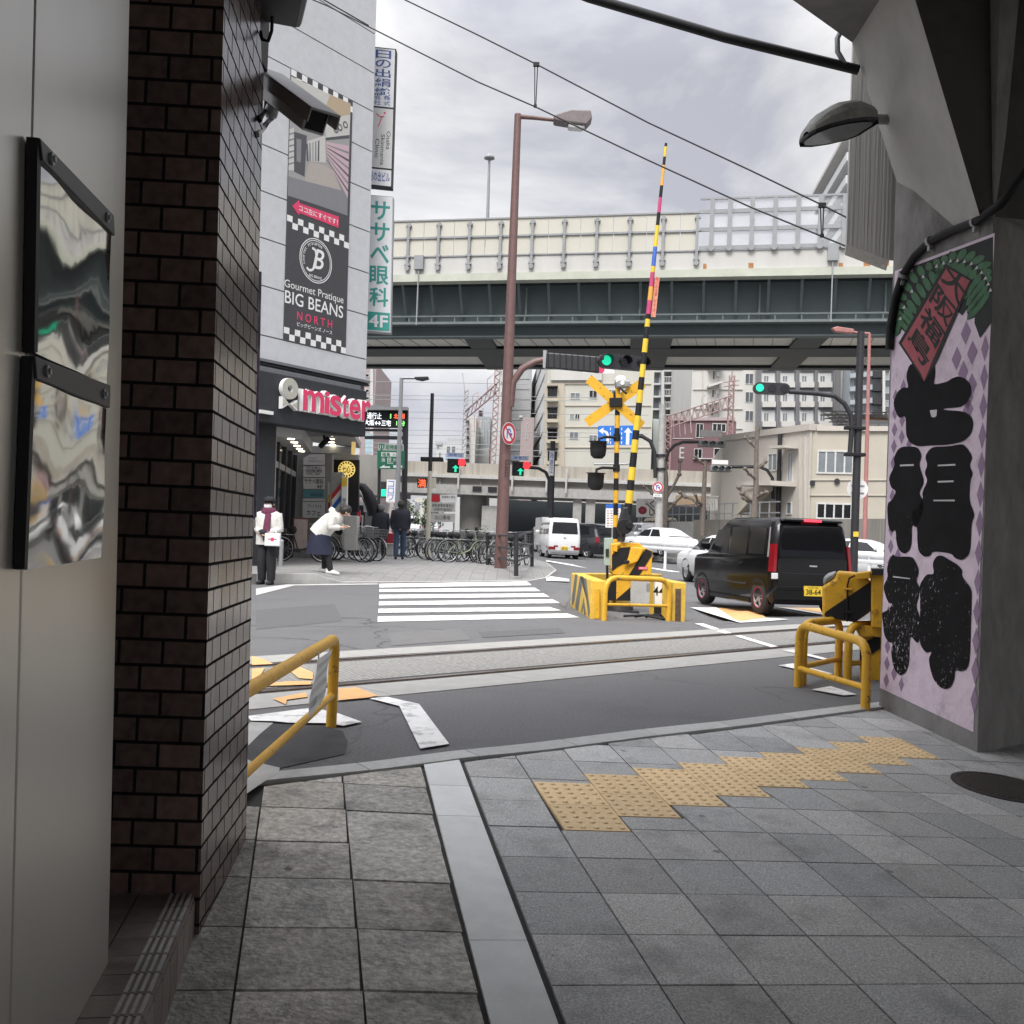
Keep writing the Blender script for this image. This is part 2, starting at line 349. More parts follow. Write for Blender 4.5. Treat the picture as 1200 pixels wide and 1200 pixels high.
# ================================================================== ground, road, track
KERB = [(-1.30, 4.20), (-1.042, 4.373), (-.612, 4.664), (-.242, 4.97), (.134, 5.223), (.76, 5.721), (1.32, 6.123), (2.244, 6.86), (3.4, 7.76)]
YAW = .1963; UC, US = math.cos(YAW), math.sin(YAW); U0, V0 = -.0056, 3.7057
def UVW(u, v): return (U0+UC*u-US*v, V0+US*u+UC*v)
def TOUV(x, y): dx, dy = x-U0, y-V0; return (UC*dx+US*dy, -US*dx+UC*dy)
def sheet_px(name, polys, m, dz, fn=GR, kind='structure', sub=None):
    b = MB()
    for pl in polys:
        b.add([fn(*q)+V((0, 0, dz)) for q in pl], [tuple(range(len(pl)))])
    o = b.build(name, m); o['kind'] = kind; return o
def struct(o): o['kind'] = 'structure'; return o
# --- broad base
b = MB(); b.quad((-900, -900, -1.2), (900, -900, -1.2), (900, 1500, -1.2), (-900, 1500, -1.2)); struct(b.build('ground', M['concrete_dark']))
# --- road: everything beyond the near kerb
xs = [-500, -200, -80, -40, -25, -15, -10, -7, -5, -3.5, -2.4] + [k[0] for k in KERB] + [4.2, 5, 6, 7.5, 9, 11, 14, 18, 25, 40, 80, 200, 500]
def kerb_y(x):
    if x <= KERB[0][0]: return KERB[0][1] + (x-KERB[0][0])*.67
    if x >= KERB[-1][0]: return KERB[-1][1] + (x-KERB[-1][0])*.78
    for (a, c), (d, e) in zip(KERB, KERB[1:]):
        if a <= x <= d: return c + (e-c)*(x-a)/(d-a)
qs = [0, .4, .9, 1.4, 1.9, 2.5, 3, 3.4, 3.8, 4.2, 4.6, 5, 5.5, 6, 7, 8, 9.5, 11, 13, 15, 18, 22, 27, 33, 40, 50, 65, 90, 130, 200, 320, 500, 800]
b = MB(); vs = []
for x in xs:
    for q in qs:
        p = V((x, kerb_y(x), 0)) + TN*q; vs.append((p.x, p.y, zr(p.x, p.y)))
nq = len(qs); b.add(vs, [(i*nq+j, (i+1)*nq+j, (i+1)*nq+j+1, i*nq+j+1) for i in range(len(xs)-1) for j in range(nq-1)], 0, True)
struct(b.build('road', M['asphalt']))
# --- near pavement: bed, tiles, strips, kerb
b = MB(); gx = [i*.25-6 for i in range(65)]; gy = [i*.25-12 for i in range(84)]; vs = []
for x in gx:
    for y in gy: vs.append((x, y, min(zp(x, y)-.012, -.016)))
b.add(vs, [(i*len(gy)+j, (i+1)*len(gy)+j, (i+1)*len(gy)+j+1, i*len(gy)+j+1) for i in range(64) for j in range(83) if gy[j+1] < kerb_y(gx[i])+.35])
struct(b.build('pavement_bed', M['joint']))
def clip(poly, P, n):                                    # keep the side where (p-P).n <= 0
    out = []
    for i in range(len(poly)):
        a, c = poly[i], poly[(i+1) % len(poly)]
        da, dc = (a[0]-P[0])*n[0]+(a[1]-P[1])*n[1], (c[0]-P[0])*n[0]+(c[1]-P[1])*n[1]
        if da <= 0: out.append(a)
        if da*dc < 0: t = da/(da-dc); out.append((a[0]+(c[0]-a[0])*t, a[1]+(c[1]-a[1])*t))
    return out
def kclip(poly, inset=.135):
    cx = sum(p[0] for p in poly)/len(poly)
    for (a, c), (d, e) in zip(KERB, KERB[1:]):
        if a-.3 <= cx <= d+.3:
            n = V((-(e-c), d-a)).normalized(); poly = clip(poly, (a-n.x*inset, c-n.y*inset), n)
            if len(poly) < 3: return []
    return poly
def tile_z(x, y): return zp(x, y)
def slab(b, uvs, tone, mi=0, dz=0.0, th=.012):           # a paving slab with a real edge
    pl = kclip([UVW(*q) for q in uvs])
    if len(pl) < 3: return
    n = len(pl); top = [V((x, y, tile_z(x, y)+dz)) for x, y in pl]; bot = [p-V((0, 0, th)) for p in top]
    b.add(top+bot, [tuple(range(n))]+[(i, n+i, n+(i+1) % n, (i+1) % n) for i in range(n)], mi, tone=tone)
def uk(k, v): t = ss(v/1.0); return .3*k*(1-t)+(.0425+.2755*k)*t
TB = {1: .27, 2: .443, 3: .60, 4: .75, 5: .905, 6: 1.03, 7: 1.18, 8: 1.35, 9: 1.5}
TT = {1: .857, 2: 1.002, 3: 1.125, 4: 1.241, 5: 1.382, 6: 1.493, 7: 1.618, 8: 1.772, 9: 1.92}
rr = random.Random(3)
b = MB(); g = .0035
for k in range(0, 16):
    for j in range(-30, 11):
        v0, v1 = .3*j, .3*j+.3
        parts = [(v0, v1)]
        if k in TB:
            nb = []
            for a, c in parts:
                if c <= TB[k] or a >= TT[k]: nb.append((a, c))
                else:
                    if a < TB[k]-.015: nb.append((a, TB[k]))
                    if c > TT[k]+.015: nb.append((TT[k], c))
            parts = nb
        for a, c in parts:
            t = rr.uniform(.78, 1.14); w = rr.uniform(-.015, .015)
            lo, lo2 = (uk(k, a)+g, uk(k, c)+g) if k else (.016+.0295*a, .016+.0295*c)
            slab(b, [(lo, a+g), (uk(k+1, a)-g, a+g), (uk(k+1, c)-g, c-g), (lo2, c-g)], (t+w, t, t-w), dz=rr.uniform(-.0012, .0012))
mk('granite_tile', (.5, .5, .492), .75, .55, 150, bump=.5, bscale=240, dirt=.7, dirtcol=(.2, .2, .197), dscale=3.6, attr='tone', extra=gum)
struct(b.build('pavement', M['granite_tile']))
# yellow tactile tiles with their domes
mk('tactile', (.86, .635, .36), .75, .14, 60, bump=.2, bscale=200, dirt=.3, dirtcol=(.45, .34, .2), dscale=7, attr='tone')
b = MB()
for k in TB:
    h = (TT[k]-TB[k])/2
    for r in range(2):
        a, c = TB[k]+r*h+.002, TB[k]+(r+1)*h-.002; t = rr.uniform(.9, 1.08); p0, p1 = .0425+.2755*k+.002, .0425+.2755*(k+1)-.002
        if k == 1: p0 = .322
        slab(b, [(p0, a), (p1, a), (p1, c), (p0, c)], (t, t, t), dz=.002)
        for i in range(5):
            for jj in range(5):
                x, y = UVW(p0+(p1-p0)*(i+.5)/5, a+(c-a)*(jj+.5)/5); z = tile_z(x, y)+.0015
                b.lathe([(.0135, 0), (.0125, .0028), (.0095, .005), (0.0, .0058)], (x, y, z), (0, 0, 1), 10)
tp = b.build('tactile_paving', M['tactile']); tag(tp, 'yellow dotted tactile paving laid in a stepped diagonal band across the grey pavement', 'tactile paving')
# old slabs on the left
mk('old_slab', (.52, .505, .465), .85, .45, 38, bump=1.0, bscale=70, dirt=.85, dirtcol=(.13, .128, .122), dscale=5, attr='tone', extra=gum)
b = MB(); vr = [-4.0, -3.66, -3.32, -2.98, -2.64, -2.3, -1.94, -1.6, -1.26, -.92, -.57, -.225, .092, .43, .75, 1.07, 1.4]
for i in range(len(vr)-1):
    for (a, c) in ((-.845, -.53), (-.52, -.194+.0295*vr[i])):
        t = rr.uniform(.75, 1.15); w = rr.uniform(-.02, .05); e = rr.uniform(-.004, .004); sk = -.02 if a > -.6 else 0
        slab(b, [(a, vr[i]+.005+e), (c, vr[i]+.005+sk+e), (c+.005, vr[i+1]-.005+sk), (a, vr[i+1]-.005)], (t+w, t+w*.6, t), dz=rr.uniform(-.003, .003))
struct(b.build('old_pavement', M['old_slab']))
b = MB()
for i in range(len(vr)-1):
    t = rr.uniform(.55, .75); a0, a1 = -.97, -.852
    if vr[i] < .2: slab(b, [(a0-.1, vr[i]+.004), (a1, vr[i]+.004), (a1, vr[i+1]-.004), (a0-.1, vr[i+1]-.004)], (t, t, t*.97), dz=.004)
struct(b.build('gutter', M['old_slab']))
# pale border strip
mk('border_stone', (.78, .8, .79), .7, .07, 8, bump=.15, bscale=160, dirt=.22, dirtcol=(.5, .51, .5), dscale=3, attr='tone')
b = MB(); jv = [-4, -3.1, -2.05, -1.45, -.644, .39, .76, 1.3]
for a, c in zip(jv, jv[1:]):
    t = rr.uniform(.9, 1.08); f0, f1 = -.18+.0295*a, -.18+.0295*c
    slab(b, [(f0, a+.002), (f0+.174, a+.002), (f1+.174, c-.002), (f1, c-.002)], (t, t, t), dz=.003)
struct(b.build('border_strip', M['border_stone']))
mk('kerb_stone', (.42, .425, .415), .75, .12, 20, bump=.2, bscale=160, dirt=.3, dirtcol=(.28, .28, .275), dscale=4, attr='tone')
# kerb stones
b = MB(); KP = [V((x, y, 0)) for x, y in KERB]
ln = [0]
for a, c in zip(KP, KP[1:]): ln.append(ln[-1]+(c-a).length)
def kpt(t):
    for i in range(len(KP)-1):
        if t <= ln[i+1] or i == len(KP)-2: return KP[i].lerp(KP[i+1], (t-ln[i])/(ln[i+1]-ln[i]))
def kn(t): d = (kpt(t+.12)-kpt(t-.12)).normalized(); return V((-d.y, d.x, 0))
t = .18
while t < ln[-1]-.4:
    e = min(t+.6, ln[-1]-.2); n = 6; tone = rr.uniform(.92, 1.08); O = [kpt(t+.003+(e-t-.006)*i/n) for i in range(n+1)]; I = [p-kn(t+(e-t)*i/n)*.13 for i, p in enumerate(O)]
    zt = .004
    for i in range(n):
        q = [O[i], O[i+1], I[i+1], I[i]]
        zz = [max(zp(p.x, p.y), -.012)+.004+zt for p in q]
        tp_ = [V((p.x, p.y, z)) for p, z in zip(q, zz)]; bt = [p-V((0, 0, .05)) for p in tp_]
        b.hexa([bt[3], bt[2], bt[1], bt[0]], [tp_[3], tp_[2], tp_[1], tp_[0]])
        for f in range(len(b.f)-6, len(b.f)): b.tone[f] = (tone,)*3
    t = e
struct(b.build('kerb', M['kerb_stone']))
# manhole cover
mk('iron', (.055, .045, .042), .6, .3, 40, metal=.3, bump=.3, bscale=120)
mx_, my_ = UVW(2.83, 1.03); mz = zp(mx_, my_)
t0 = V((1, 0, -.0559)).normalized(); t1 = V((0, 1, .0674)).normalized(); fr = Fr((mx_, my_, mz+.002), t0, t1)
rt_ = thing('manhole_cover', (mx_, my_, mz), 'round dark iron manhole cover set in the grey tiles by the painted pillar', 'manhole cover')
b = MB(); b.disc(fr, 0, 0, .225, -.02, .002, n=40); b.build('lid', M['iron'], rt_)
b = MB(); b.ring(fr, 0, 0, .226, .25, -.02, .004, n=40)
for i in range(-9, 10):
    x = i*.022; h = math.sqrt(max(0, .205**2-x*x))
    if h > .03: b.fbox(fr, x-.006, x+.006, -h, h, .002, .0055)
b.build('rim', M['iron'], rt_)
# --- level crossing: panels, rails
def TQ(t, q, z=0.0): return TD*t+TN*q+V((0, 0, z))
def strip(b, t0, t1, q0, q1, z0, z1, mi=0):
    b.hexa([TQ(t0, q0, z0), TQ(t1, q0, z0), TQ(t1, q1, z0), TQ(t0, q1, z0)], [TQ(t0, q0, z1), TQ(t1, q0, z1), TQ(t1, q1, z1), TQ(t0, q1, z1)], mi)
mk('panel', (.34, .335, .318), .85, .1, 6, bump=.35, bscale=120, dirt=.4, dirtcol=(.3, .295, .28), dscale=2)
M['panel_grid'] = brickmat('panel_grid', (.33, .325, .305), (.295, .29, .275), (.24, .236, .224), .045, .045, .012, .85, .4, 0.5)
b = MB(); b2 = MB(); TL = 2.72
t = TL
while t < 30:
    e = t+1.25
    strip(b, t+.004, e-.004, 5.25, 5.69, -.05, .006); strip(b, t+.004, e-.004, 6.955, 7.33, -.05, .006)
    strip(b2, t+.004, e-.004, 5.885, 6.755, -.05, .005)
    t = e
struct(b.build('crossing_panel', M['panel'])); struct(b2.build('crossing_deck', M['panel_grid']))
b = MB(); strip(b, -60, 80, 5.0, 7.6, -.08, .0035); 
sl = MB(); strip(sl, TL, 40, 5.69, 5.885, -.05, .0042); strip(sl, TL, 40, 6.755, 6.955, -.05, .0042); struct(sl.build('flangeway', M['joint']))
b = MB(); strip(b, -60, TL-.02, 5.2, 7.4, -.03, .004)
mk('ballast', (.16, .13, .105), .95, .5, 45, bump=1.0, bscale=50, dirt=.5, dirtcol=(.06, .05, .045), dscale=14)
struct(b.build('ballast', M['ballast']))
for q in (5.765, 6.867):
    b = MB(); strip(b, -60, 80, q-.0325, q+.0325, -.05, .011, 0); strip(b, -60, 80, q-.022, q+.022, .011, .0125, 1)
    o_ = b.build('rail', [M['rust'], M['steel_rail']]); tag(o_, 'near steel rail of the track set in the crossing' if q < 6 else 'far steel rail of the track set in the crossing', 'rail', 'rails of the crossing')
b = MB()
for i in range(-40, 8): strip(b, TL-.25-.6*i-.1-4.0, TL-.25-.6*i+.1-4.0, 5.35, 7.3, -.03, .0085) if TL-.25-.6*i-3.9 < TL-.1 else None
struct(b.build('sleeper_bed', M['concrete_dark']))
# --- paint and patches
z7 = lambda x, y: (280+.23333*x, 720+.23333*y)
z6 = lambda x, y: (780+.23333*x, 580+.23333*y)
zc = lambda x, y: (280+.35*x, 660+.35*y)
sheet_px('asphalt_patch', [[z7(*q) for q in l] for l in ([(20, 680), (110, 590), (170, 552), (430, 563), (520, 590), (545, 640), (530, 705), (200, 778), (60, 790)],)], M['asphalt_dark'], .004)
M['asphalt_new'] = mat('asphalt_new', (.108, .108, .111), .85, .3, 60, bump=.6, bscale=160, dirt=.5, dirtcol=(.11, .11, .113), dscale=2)
M['asphalt_old'] = mat('asphalt_old', (.152, .151, .149), .85, .3, 60, bump=.6, bscale=160, dirt=.6, dirtcol=(.12, .12, .12), dscale=2)
sheet_px('road_patch', [[(300, 715), (392, 708), (402, 728), (300, 738)], [(560, 741), (655, 736), (662, 742), (566, 747.5)]], M['asphalt_new'], .0035)
sheet_px('road_patch', [[(455, 742), (540, 737), (552, 750), (460, 757)], [(660, 690), (640, 700), (662, 712), (668, 700)]], M['asphalt_old'], .0035)
sheet_px('concrete_apron', [[z7(*q) for q in l] for l in ([(20, 690), (40, 560), (60, 545), (172, 549), (100, 610)], [(-20, 700), (60, 742), (205, 775), (200, 800), (120, 850), (-40, 960)])], M['concrete'], .005)
sheet_px('white_line', [[z7(*q) for q in l] for l in ([(655, 431), (745, 423), (905, 460), (1055, 662), (910, 686), (805, 470)], [(40, 522), (370, 478), (500, 508), (615, 550), (525, 571), (430, 557), (250, 555), (172, 547), (60, 545)])] +
   [[z6(*q) for q in l] for l in ([(145, 650), (190, 650), (338, 700), (300, 703)], [(340, 712), (375, 710), (570, 768), (530, 771)], [(585, 785), (640, 783), (850, 838), (845, 846)], [(565, 862), (640, 852), (840, 905), (770, 906)], [(730, 985), (830, 968), (960, 1010), (890, 1015)], [(122, 568), (256, 568), (288, 600), (371, 638), (370, 645)], [(372, 638.5), (505, 620.5), (620, 628), (520, 637), (370, 646)], [(560, 566), (620, 568), (800, 600), (800, 606)])] +
   [[(640, 656.7), (703, 666.7), (703, 668.7), (640, 658.2)], [(664, 655.6), (688, 659.5), (688, 660.9), (664, 656.8)], [(690, 653), (722, 658), (722, 659.3), (690, 654)], [(763, 665.2), (798, 670.6), (798, 672.3), (763, 666.6)], [(763, 657.6), (800, 662.5), (800, 663.8), (763, 658.8)], [(640, 675), (667, 679), (667, 682), (640, 681)], [(990, 684), (1030, 690), (1030, 692), (990, 686)]] +
   [], M['white_paint'], .0125)
sheet_px('crosswalk', [[zc(*q) for q in l] for l in ([(470, 70), (965, 62), (980, 75), (470, 83)], [(470, 88), (990, 83), (1010, 95), (470, 98)], [(470, 107), (1020, 102), (1040, 114), (470, 120)], [(469, 130), (1050, 122), (1075, 135), (468, 143)], [(467, 154), (1040, 148), (1080, 160), (466, 168)], [(465, 180), (1100, 170), (1140, 183), (464, 198)])] , M['white_paint'], .008)
sheet_px('orange_marking', [[z6(*q) for q in l] for l in ([(258, 571), (430, 571), (505, 620), (372, 638), (290, 600)], [(560, 568), (800, 572), (800, 598), (640, 572)])] +
   [[z7(*q) for q in l] for l in ([(64, 217), (120, 232), (172, 258), (64, 263)], [(64, 283), (130, 277), (110, 310), (64, 345)], [(230, 272), (300, 270), (370, 300), (370, 335), (300, 330)], [(64, 362), (250, 345), (365, 345), (360, 362), (64, 372)], [(500, 382), (590, 376), (700, 418), (650, 428), (500, 442)], [(170, 434), (335, 402), (345, 425), (240, 440), (235, 464)])], M['orange_paint'], .014)
# --- far pavement on the left, its kerb dropped at the crosswalk
fe = [(236, 690, .18), (300, 684, .19), (330, 684, .19), (369, 684, .19), (385, 683.8, .1), (402, 683.4, .02), (440, 683, .015), (500, 682.4, .015), (560, 681.8, .015), (622, 681, .015), (640, 678.5, .03), (652, 672, .1), (640, 663, .14)]
dl = [0, .15, .152, .6, 1.2, 2, 3, 5, 8, 12, 18, 26, 36, 50, 70]
SE = V((-.2, .98, 0)); b = MB(); vs = []; 
for i, (px, py, kh) in enumerate(fe):
    p = GR(px, py)
    for k, d in enumerate(dl):
        q = p+SE*d
        if i == len(fe)-1 and d > 0: q = p+V((-.13, .99, 0))*d
        vs.append(V((q.x, q.y, zr(q.x, q.y)+kh+(.15-kh)*ss(d/2.2))))
nd = len(dl)
b.add(vs, [(i*nd+j, (i+1)*nd+j, (i+1)*nd+j+1, i*nd+j+1) for i in range(len(fe)-1) for j in range(2, nd-1)], 0)
b.add(vs, [(i*nd, (i+1)*nd, (i+1)*nd+1, i*nd+1) for i in range(len(fe)-1)], 1)
b.add([v for i in range(len(fe)) for v in (vs[i*nd], vs[i*nd]-V((0, 0, .5)))], [(2*i+1, 2*i+3, 2*i+2, 2*i) for i in range(len(fe)-1)], 1)
M['far_tile'] = brickmat('far_tile', (.26, .256, .248), (.22, .218, .212), (.17, .167, .16), .3, .3, .006, .85, .2, 0.0)
struct(b.build('far_pavement', [M['far_tile'], M['concrete_pale']]))
def FP(px, py):                                          # a point on the far pavement
    p = G(px, py, .08)
    for _ in range(20): p = G(px, py, zr(p.x, p.y)+.15)
    return p
sheet_px('gutter_strip', [[(300, 690), (337, 685), (443, 684), (443, 685.2), (345, 686.5), (300, 698)]], M['concrete_pale'], .006)
# far side pavement on the right behind the traffic
b = MB(); e0 = V((60, 40, 0)); 
rp_ = [(3.5, 58), (60, 47), (120, 40), (120, 75), (60, 80), (3.5, 90)]
b.add([V((x, y, zr(x, y)+.12)) for x, y in rp_]+[V((x, y, zr(x, y)-.2)) for x, y in rp_], [(0, 1, 2, 3, 4, 5), (6, 7, 1, 0), (7, 8, 2, 1)])
struct(b.build('far_side_pavement', M['far_tile']))
# ================================================================== the viaduct we stand under, walls, pillar
# --- viaduct deck
dk = thing('railway_viaduct', (0, 0, 4.5), 'dark concrete railway viaduct deck overhead at the top right corner', 'viaduct')
b = MB(); strip(b, -45, 70, -8.0, 3.555, 4.52, 5.6); b.build('deck', M['concrete_dark'], dk)
b = MB()
for q0 in (-6.5, -3.2, .2):
    strip(b, -45, 70, q0, q0+.5, 4.0, 4.515)
b.build('girder', M['concrete_dark'], dk)
# unseen wall added behind the camera to keep daylight off the brick and pillar
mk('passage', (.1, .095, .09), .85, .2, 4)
b = MB(); b.box(-7, 5, -5.2, -5, -.8, 4.5); o_ = b.build('shade_wall', M['passage']); tag(o_, 'dark wall closing the passage behind the camera', 'wall')
# --- steel panel wall at left
STZ = .012
w0, w1 = G(126.7, 1130, STZ), G(90, 1197, STZ)
wd = (w0-w1); wd.z = 0; wd.normalize()
wt = A(152, 0, w0.y); wu = (wt-w0).normalized()
WF = Fr(w0, wd, wu)
mk('steel_panel', (.57, .55, .5), .33, .07, 2.5, metal=.75, bump=.08, bscale=9, dirt=.2, dirtcol=(.3, .28, .26), dscale=2.5, dth=(.5, .75), stretch=(1, 1, .5))
sw = thing('steel_panel_wall', tuple(w0), 'grey brushed steel panel wall at the left edge with two shiny plates on it', 'wall')
b = MB(); b.fbox(WF, -.72, 0, 0, 4.6, -.05, 0); b.fbox(WF, -3.6, -.728, 0, 4.6, -.05, 0); b.build('panel', M['steel_panel'], sw, bevel=.003)
b = MB(); b.fbox(WF, -.73, -.718, 0, 4.6, -.045, -.012); b.build('seam', M['black'], sw)
z6p = lambda x, y: (.45*x, 140+.45*y)
def wpt(x, y, off): q = ON(*z6p(x, y), WF.o+WF.w*off, WF.w)-WF.o; return (q.dot(WF.u), q.dot(WF.v))
def mirror_mat():
    m = mat('mirror_film', (.38, .375, .345), .06, .1, 4, metal=.95); n = m.node_tree.nodes; l = m.node_tree.links.new; bs = n['Principled BSDF']
    t = n.new('ShaderNodeTexCoord'); nz = n.new('ShaderNodeTexNoise'); nz.inputs['Scale'].default_value = 4; nz.inputs['Detail'].default_value = 1; nz.inputs['Distortion'].default_value = .5
    mp_ = n.new('ShaderNodeMapping'); mp_.inputs['Scale'].default_value = (1, .6, 1.5); l(t.outputs['Object'], mp_.inputs[0]); l(mp_.outputs[0], nz.inputs['Vector'])
    bp = n.new('ShaderNodeBump'); bp.inputs['Strength'].default_value = .035; bp.inputs['Distance'].default_value = .03; l(nz.outputs['Fac'], bp.inputs['Height']); l(bp.outputs[0], bs.inputs['Normal']); return m
M['mirror_film'] = mirror_mat()
for nm, band, film, side in (('upper', [(95, 38), (290, 245), (293, 300), (103, 98)], [(105, 100), (292, 300), (282, 690), (92, 600)], [(95, 38), (104, 98), (96, 600), (87, 602)]),
                             ('lower', [(83, 610), (282, 690), (280, 750), (88, 668)], [(88, 670), (280, 752), (268, 1140), (65, 1170)], [(83, 610), (90, 668), (70, 1168), (62, 1166)])):
    c = [wpt(*q, .02) for q in band]; f = [wpt(*q, .02) for q in film]
    pl = thing('metal_plate', tuple(WF.p(c[0][0], c[0][1])), f'{nm} of the two shiny warped mirror plates fixed to the steel wall', 'plate', 'mirror plates on the steel wall')
    b = MB(); b.poly(WF, c, .004, .024); b.build('mounting_bar', M['dark_metal'], pl, bevel=.002)
    b = MB(); b.poly(WF, [wpt(*q, .02) for q in side], .002, .02); b.build('edge_strip', M['black'], pl)
    b = MB(); n_ = 10; vs = []
    for i in range(n_+1):
        for j in range(n_+1):
            s_, t_ = i/n_, j/n_; q = [((1-s_)*((1-t_)*f[0][k]+t_*f[3][k]) + s_*((1-t_)*f[1][k]+t_*f[2][k])) for k in (0, 1)]
            vs.append(WF.p(q[0], q[1], .016+.0025*math.sin(9*s_+3*t_)*math.sin(6*t_+1)))
    b.add(vs, [(i*(n_+1)+j, (i+1)*(n_+1)+j, (i+1)*(n_+1)+j+1, i*(n_+1)+j+1) for i in range(n_) for j in range(n_)], 0, True)
    b.build('mirror', M['mirror_film'], pl)
    for t_ in (.12, .88):
        x = c[0][0]*(1-t_)+c[1][0]*t_; y = (c[0][1]+c[3][1])/2*(1-t_)+(c[1][1]+c[2][1])/2*t_
        b = MB(); b.disc(WF, x, y, .011, .024, .028, n=14); b.disc(WF, x, y, .006, .028, .032, mi=0, n=6); b.build('screw', M['grey_metal'], pl)
# --- tiled ledge at the foot of the steel wall
l0, l1 = G(221.7, 1063, STZ), G(176.7, 1172, STZ); ld = (l1-l0); ld.z = 0; ld.normalize(); lw = V((ld.y, -ld.x, 0))     # lw points to the wall
if lw.x > 0: lw = -lw
mk('ledge_tile', (.2, .165, .145), .5, .25, 20, bump=.1, bscale=80, dirt=.4, dirtcol=(.07, .06, .055), dscale=5, attr='tone')
mk('ledge_ridge', (.4, .39, .37), .6, .15, 30)
lg = thing('tiled_ledge', tuple(l0), 'low brown tiled ledge with ribbed nosing tiles at the foot of the steel wall', 'ledge')
b = MB(); rb = MB(); LF = Fr(l0, ld, lw); fz = V((0, 0, 1))
sg = 1 if LF.w.z > 0 else -1
def lbox(bb, x0, x1, y0, y1, z0, z1, mi=0): bb.fbox(LF, x0, x1, y0, y1, sg*z0, sg*z1, mi)
lbox(b, -1.2, 2.6, .004, .75, -.34, -.006, 1)
i = -4
while i < 24:
    x = i*.105; t = rr.uniform(.8, 1.2)
    k0 = len(b.f)
    lbox(b, x+.002, x+.103, 0, .15, -.012, 0); lbox(b, x+.002, x+.103, .154, .26, -.012, -.0005); lbox(b, x+.002, x+.103, .264, .5, -.012, -.001)
    lbox(b, x+.002, x+.103, -.004, .002, -.3, -.014)
    for f in range(k0, len(b.f)): b.tone[f] = (t, t, t)
    for r in range(4): lbox(rb, x+.006, x+.099, .006+.017*r, .014+.017*r, 0, .004)
    i += 1
b.build('step', [M['ledge_tile'], M['joint']], lg); rb.build('ridge', M['ledge_ridge'], lg)
# --- brick tile column
c0 = GP(233, 1097); c1 = GP(288, 986)
T0, T1 = A(262.5, 0, c0.y), A(311, 0, c1.y)
def ext(a, t, z): k = (z-a.z)/(t.z-a.z); return a+(t-a)*k
c0b, c0t, c1b, c1t = ext(c0, T0, -.3), ext(c0, T0, 4.515), ext(c1, T1, -.3), ext(c1, T1, 4.515)
lft = V((-1, -.04, 0))*1.6
M['brick'] = brickmat('brick', (.165, .108, .09), (.085, .056, .047), (.016, .014, .013), .122, .0725, .0048, .24, .9, .5, spec=.6)
bw = thing('brick_wall', tuple(c0), 'dark brown glazed brick tile wall standing between the steel wall and the street', 'wall')
b = MB(); b.add([c0b, c0t, c1b, c1t, c0b+lft, c0t+lft, c1b+lft, c1t+lft], [(0, 2, 3, 1), (4, 0, 1, 5), (2, 6, 7, 3)]); b.build('face', M['brick'], bw)
# recess between: side wall deep left
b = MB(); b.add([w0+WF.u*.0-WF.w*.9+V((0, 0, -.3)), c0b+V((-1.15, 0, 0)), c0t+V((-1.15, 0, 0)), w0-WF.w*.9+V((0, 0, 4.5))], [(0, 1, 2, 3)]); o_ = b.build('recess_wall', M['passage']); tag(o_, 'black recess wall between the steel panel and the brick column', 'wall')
# --- banner pole strip behind the brick corner
bp0 = V((-.93*4.4/3.62, 4.4, 0)); 
q0, q1 = A(296.5, 606, 4.6), A(303.0, 318, 4.6)
mk('banner', (.12, .1, .16), .7, .5, 9, dirt=.5, dirtcol=(.35, .34, .37), dscale=9)
bn = thing('banner', (q0.x, 4.6, .0), 'narrow faded purple banner strip hanging just behind the brick corner', 'banner')
b = MB(); b.hexa([q0+V((-.12, 0, 0)), q0+V((.014, 0, 0)), q0+V((.014, .01, 0)), q0+V((-.12, .01, 0))], [q1+V((-.12, 0, 0)), q1+V((.012, 0, 0)), q1+V((.012, .01, 0)), q1+V((-.12, .01, 0))]); b.build('cloth', M['banner'], bn)
b = MB(); b.cyl(q1+V((-.1, 0, .04)), V((q0.x-.1, 4.6, 0)), .008); b.build('pole', M['grey_metal'], bn)
b = MB(); b.box(q0.x-.02, q0.x+.012, 4.59, 4.605, q0.z-.05, q0.z-.01); b.build('tag', M['white_plain'], bn)
# --- gadgets on the brick corner: black housing and a security camera
RF = Fr(c1, (c1-c0), (T1-c1))                             # the brick face that looks right
hs_ = A(322, -6, 3.55)
hb = thing('loudspeaker', tuple(hs_), 'black box shaped loudspeaker on a bracket high on the brick wall', 'loudspeaker')
b = MB(); p_ = A(318, -30, 3.5); ax = V((.25, -.35, -.02)).normalized(); FX = Fr(p_, V((.94, .3, 0)), V((0, 0, 1)))
b.fbox(FX, -.09, .12, -.115, .1, -.13, .16); b.build('housing', M['dark_metal'], hb, bevel=.02)
b = MB(); b.cyl(FX.p(-.07, -.105, .165), FX.p(.1, -.112, .165), .028, n=12); b.build('rim', M['dark_metal'], hb)
q = A(304, 40, 3.6); b = MB(); b.box(q.x-.02, q.x+.02, 3.54, 3.66, q.z-.11, q.z+.3); b.build('bracket', M['black'], hb, bevel=.004)
b = MB(); q = A(308, 36, 3.45); b.tube([q+V((-.02, .05, .02)), q+V((0, 0, -.03)), q+V((.02, 0, -.035)), q+V((.03, 0, 0)), q+V((.03, .0, .05))], .006); b.build('cable', M['black'], hb)
ca, cb = A(318, 101, 3.72), A(372, 142, 3.42); axv = (cb-ca).normalized(); sdv = axv.cross(V((0, 0, 1))).normalized(); CF = Fr(ca, axv, sdv.cross(axv))
lc = (cb-ca).length
cc = thing('security_camera', tuple(ca), 'grey security camera with a sun hood pointing down from the brick wall', 'camera')
mk('cctv', (.55, .55, .54), .5, .1, 10); mk('cctv_dark', (.38, .38, .38), .5, .1, 10)
b = MB(); b.fbox(CF, -.03, lc*.98, -.045, .035, -.042, .042); b.build('body', M['cctv'], cc, bevel=.008)
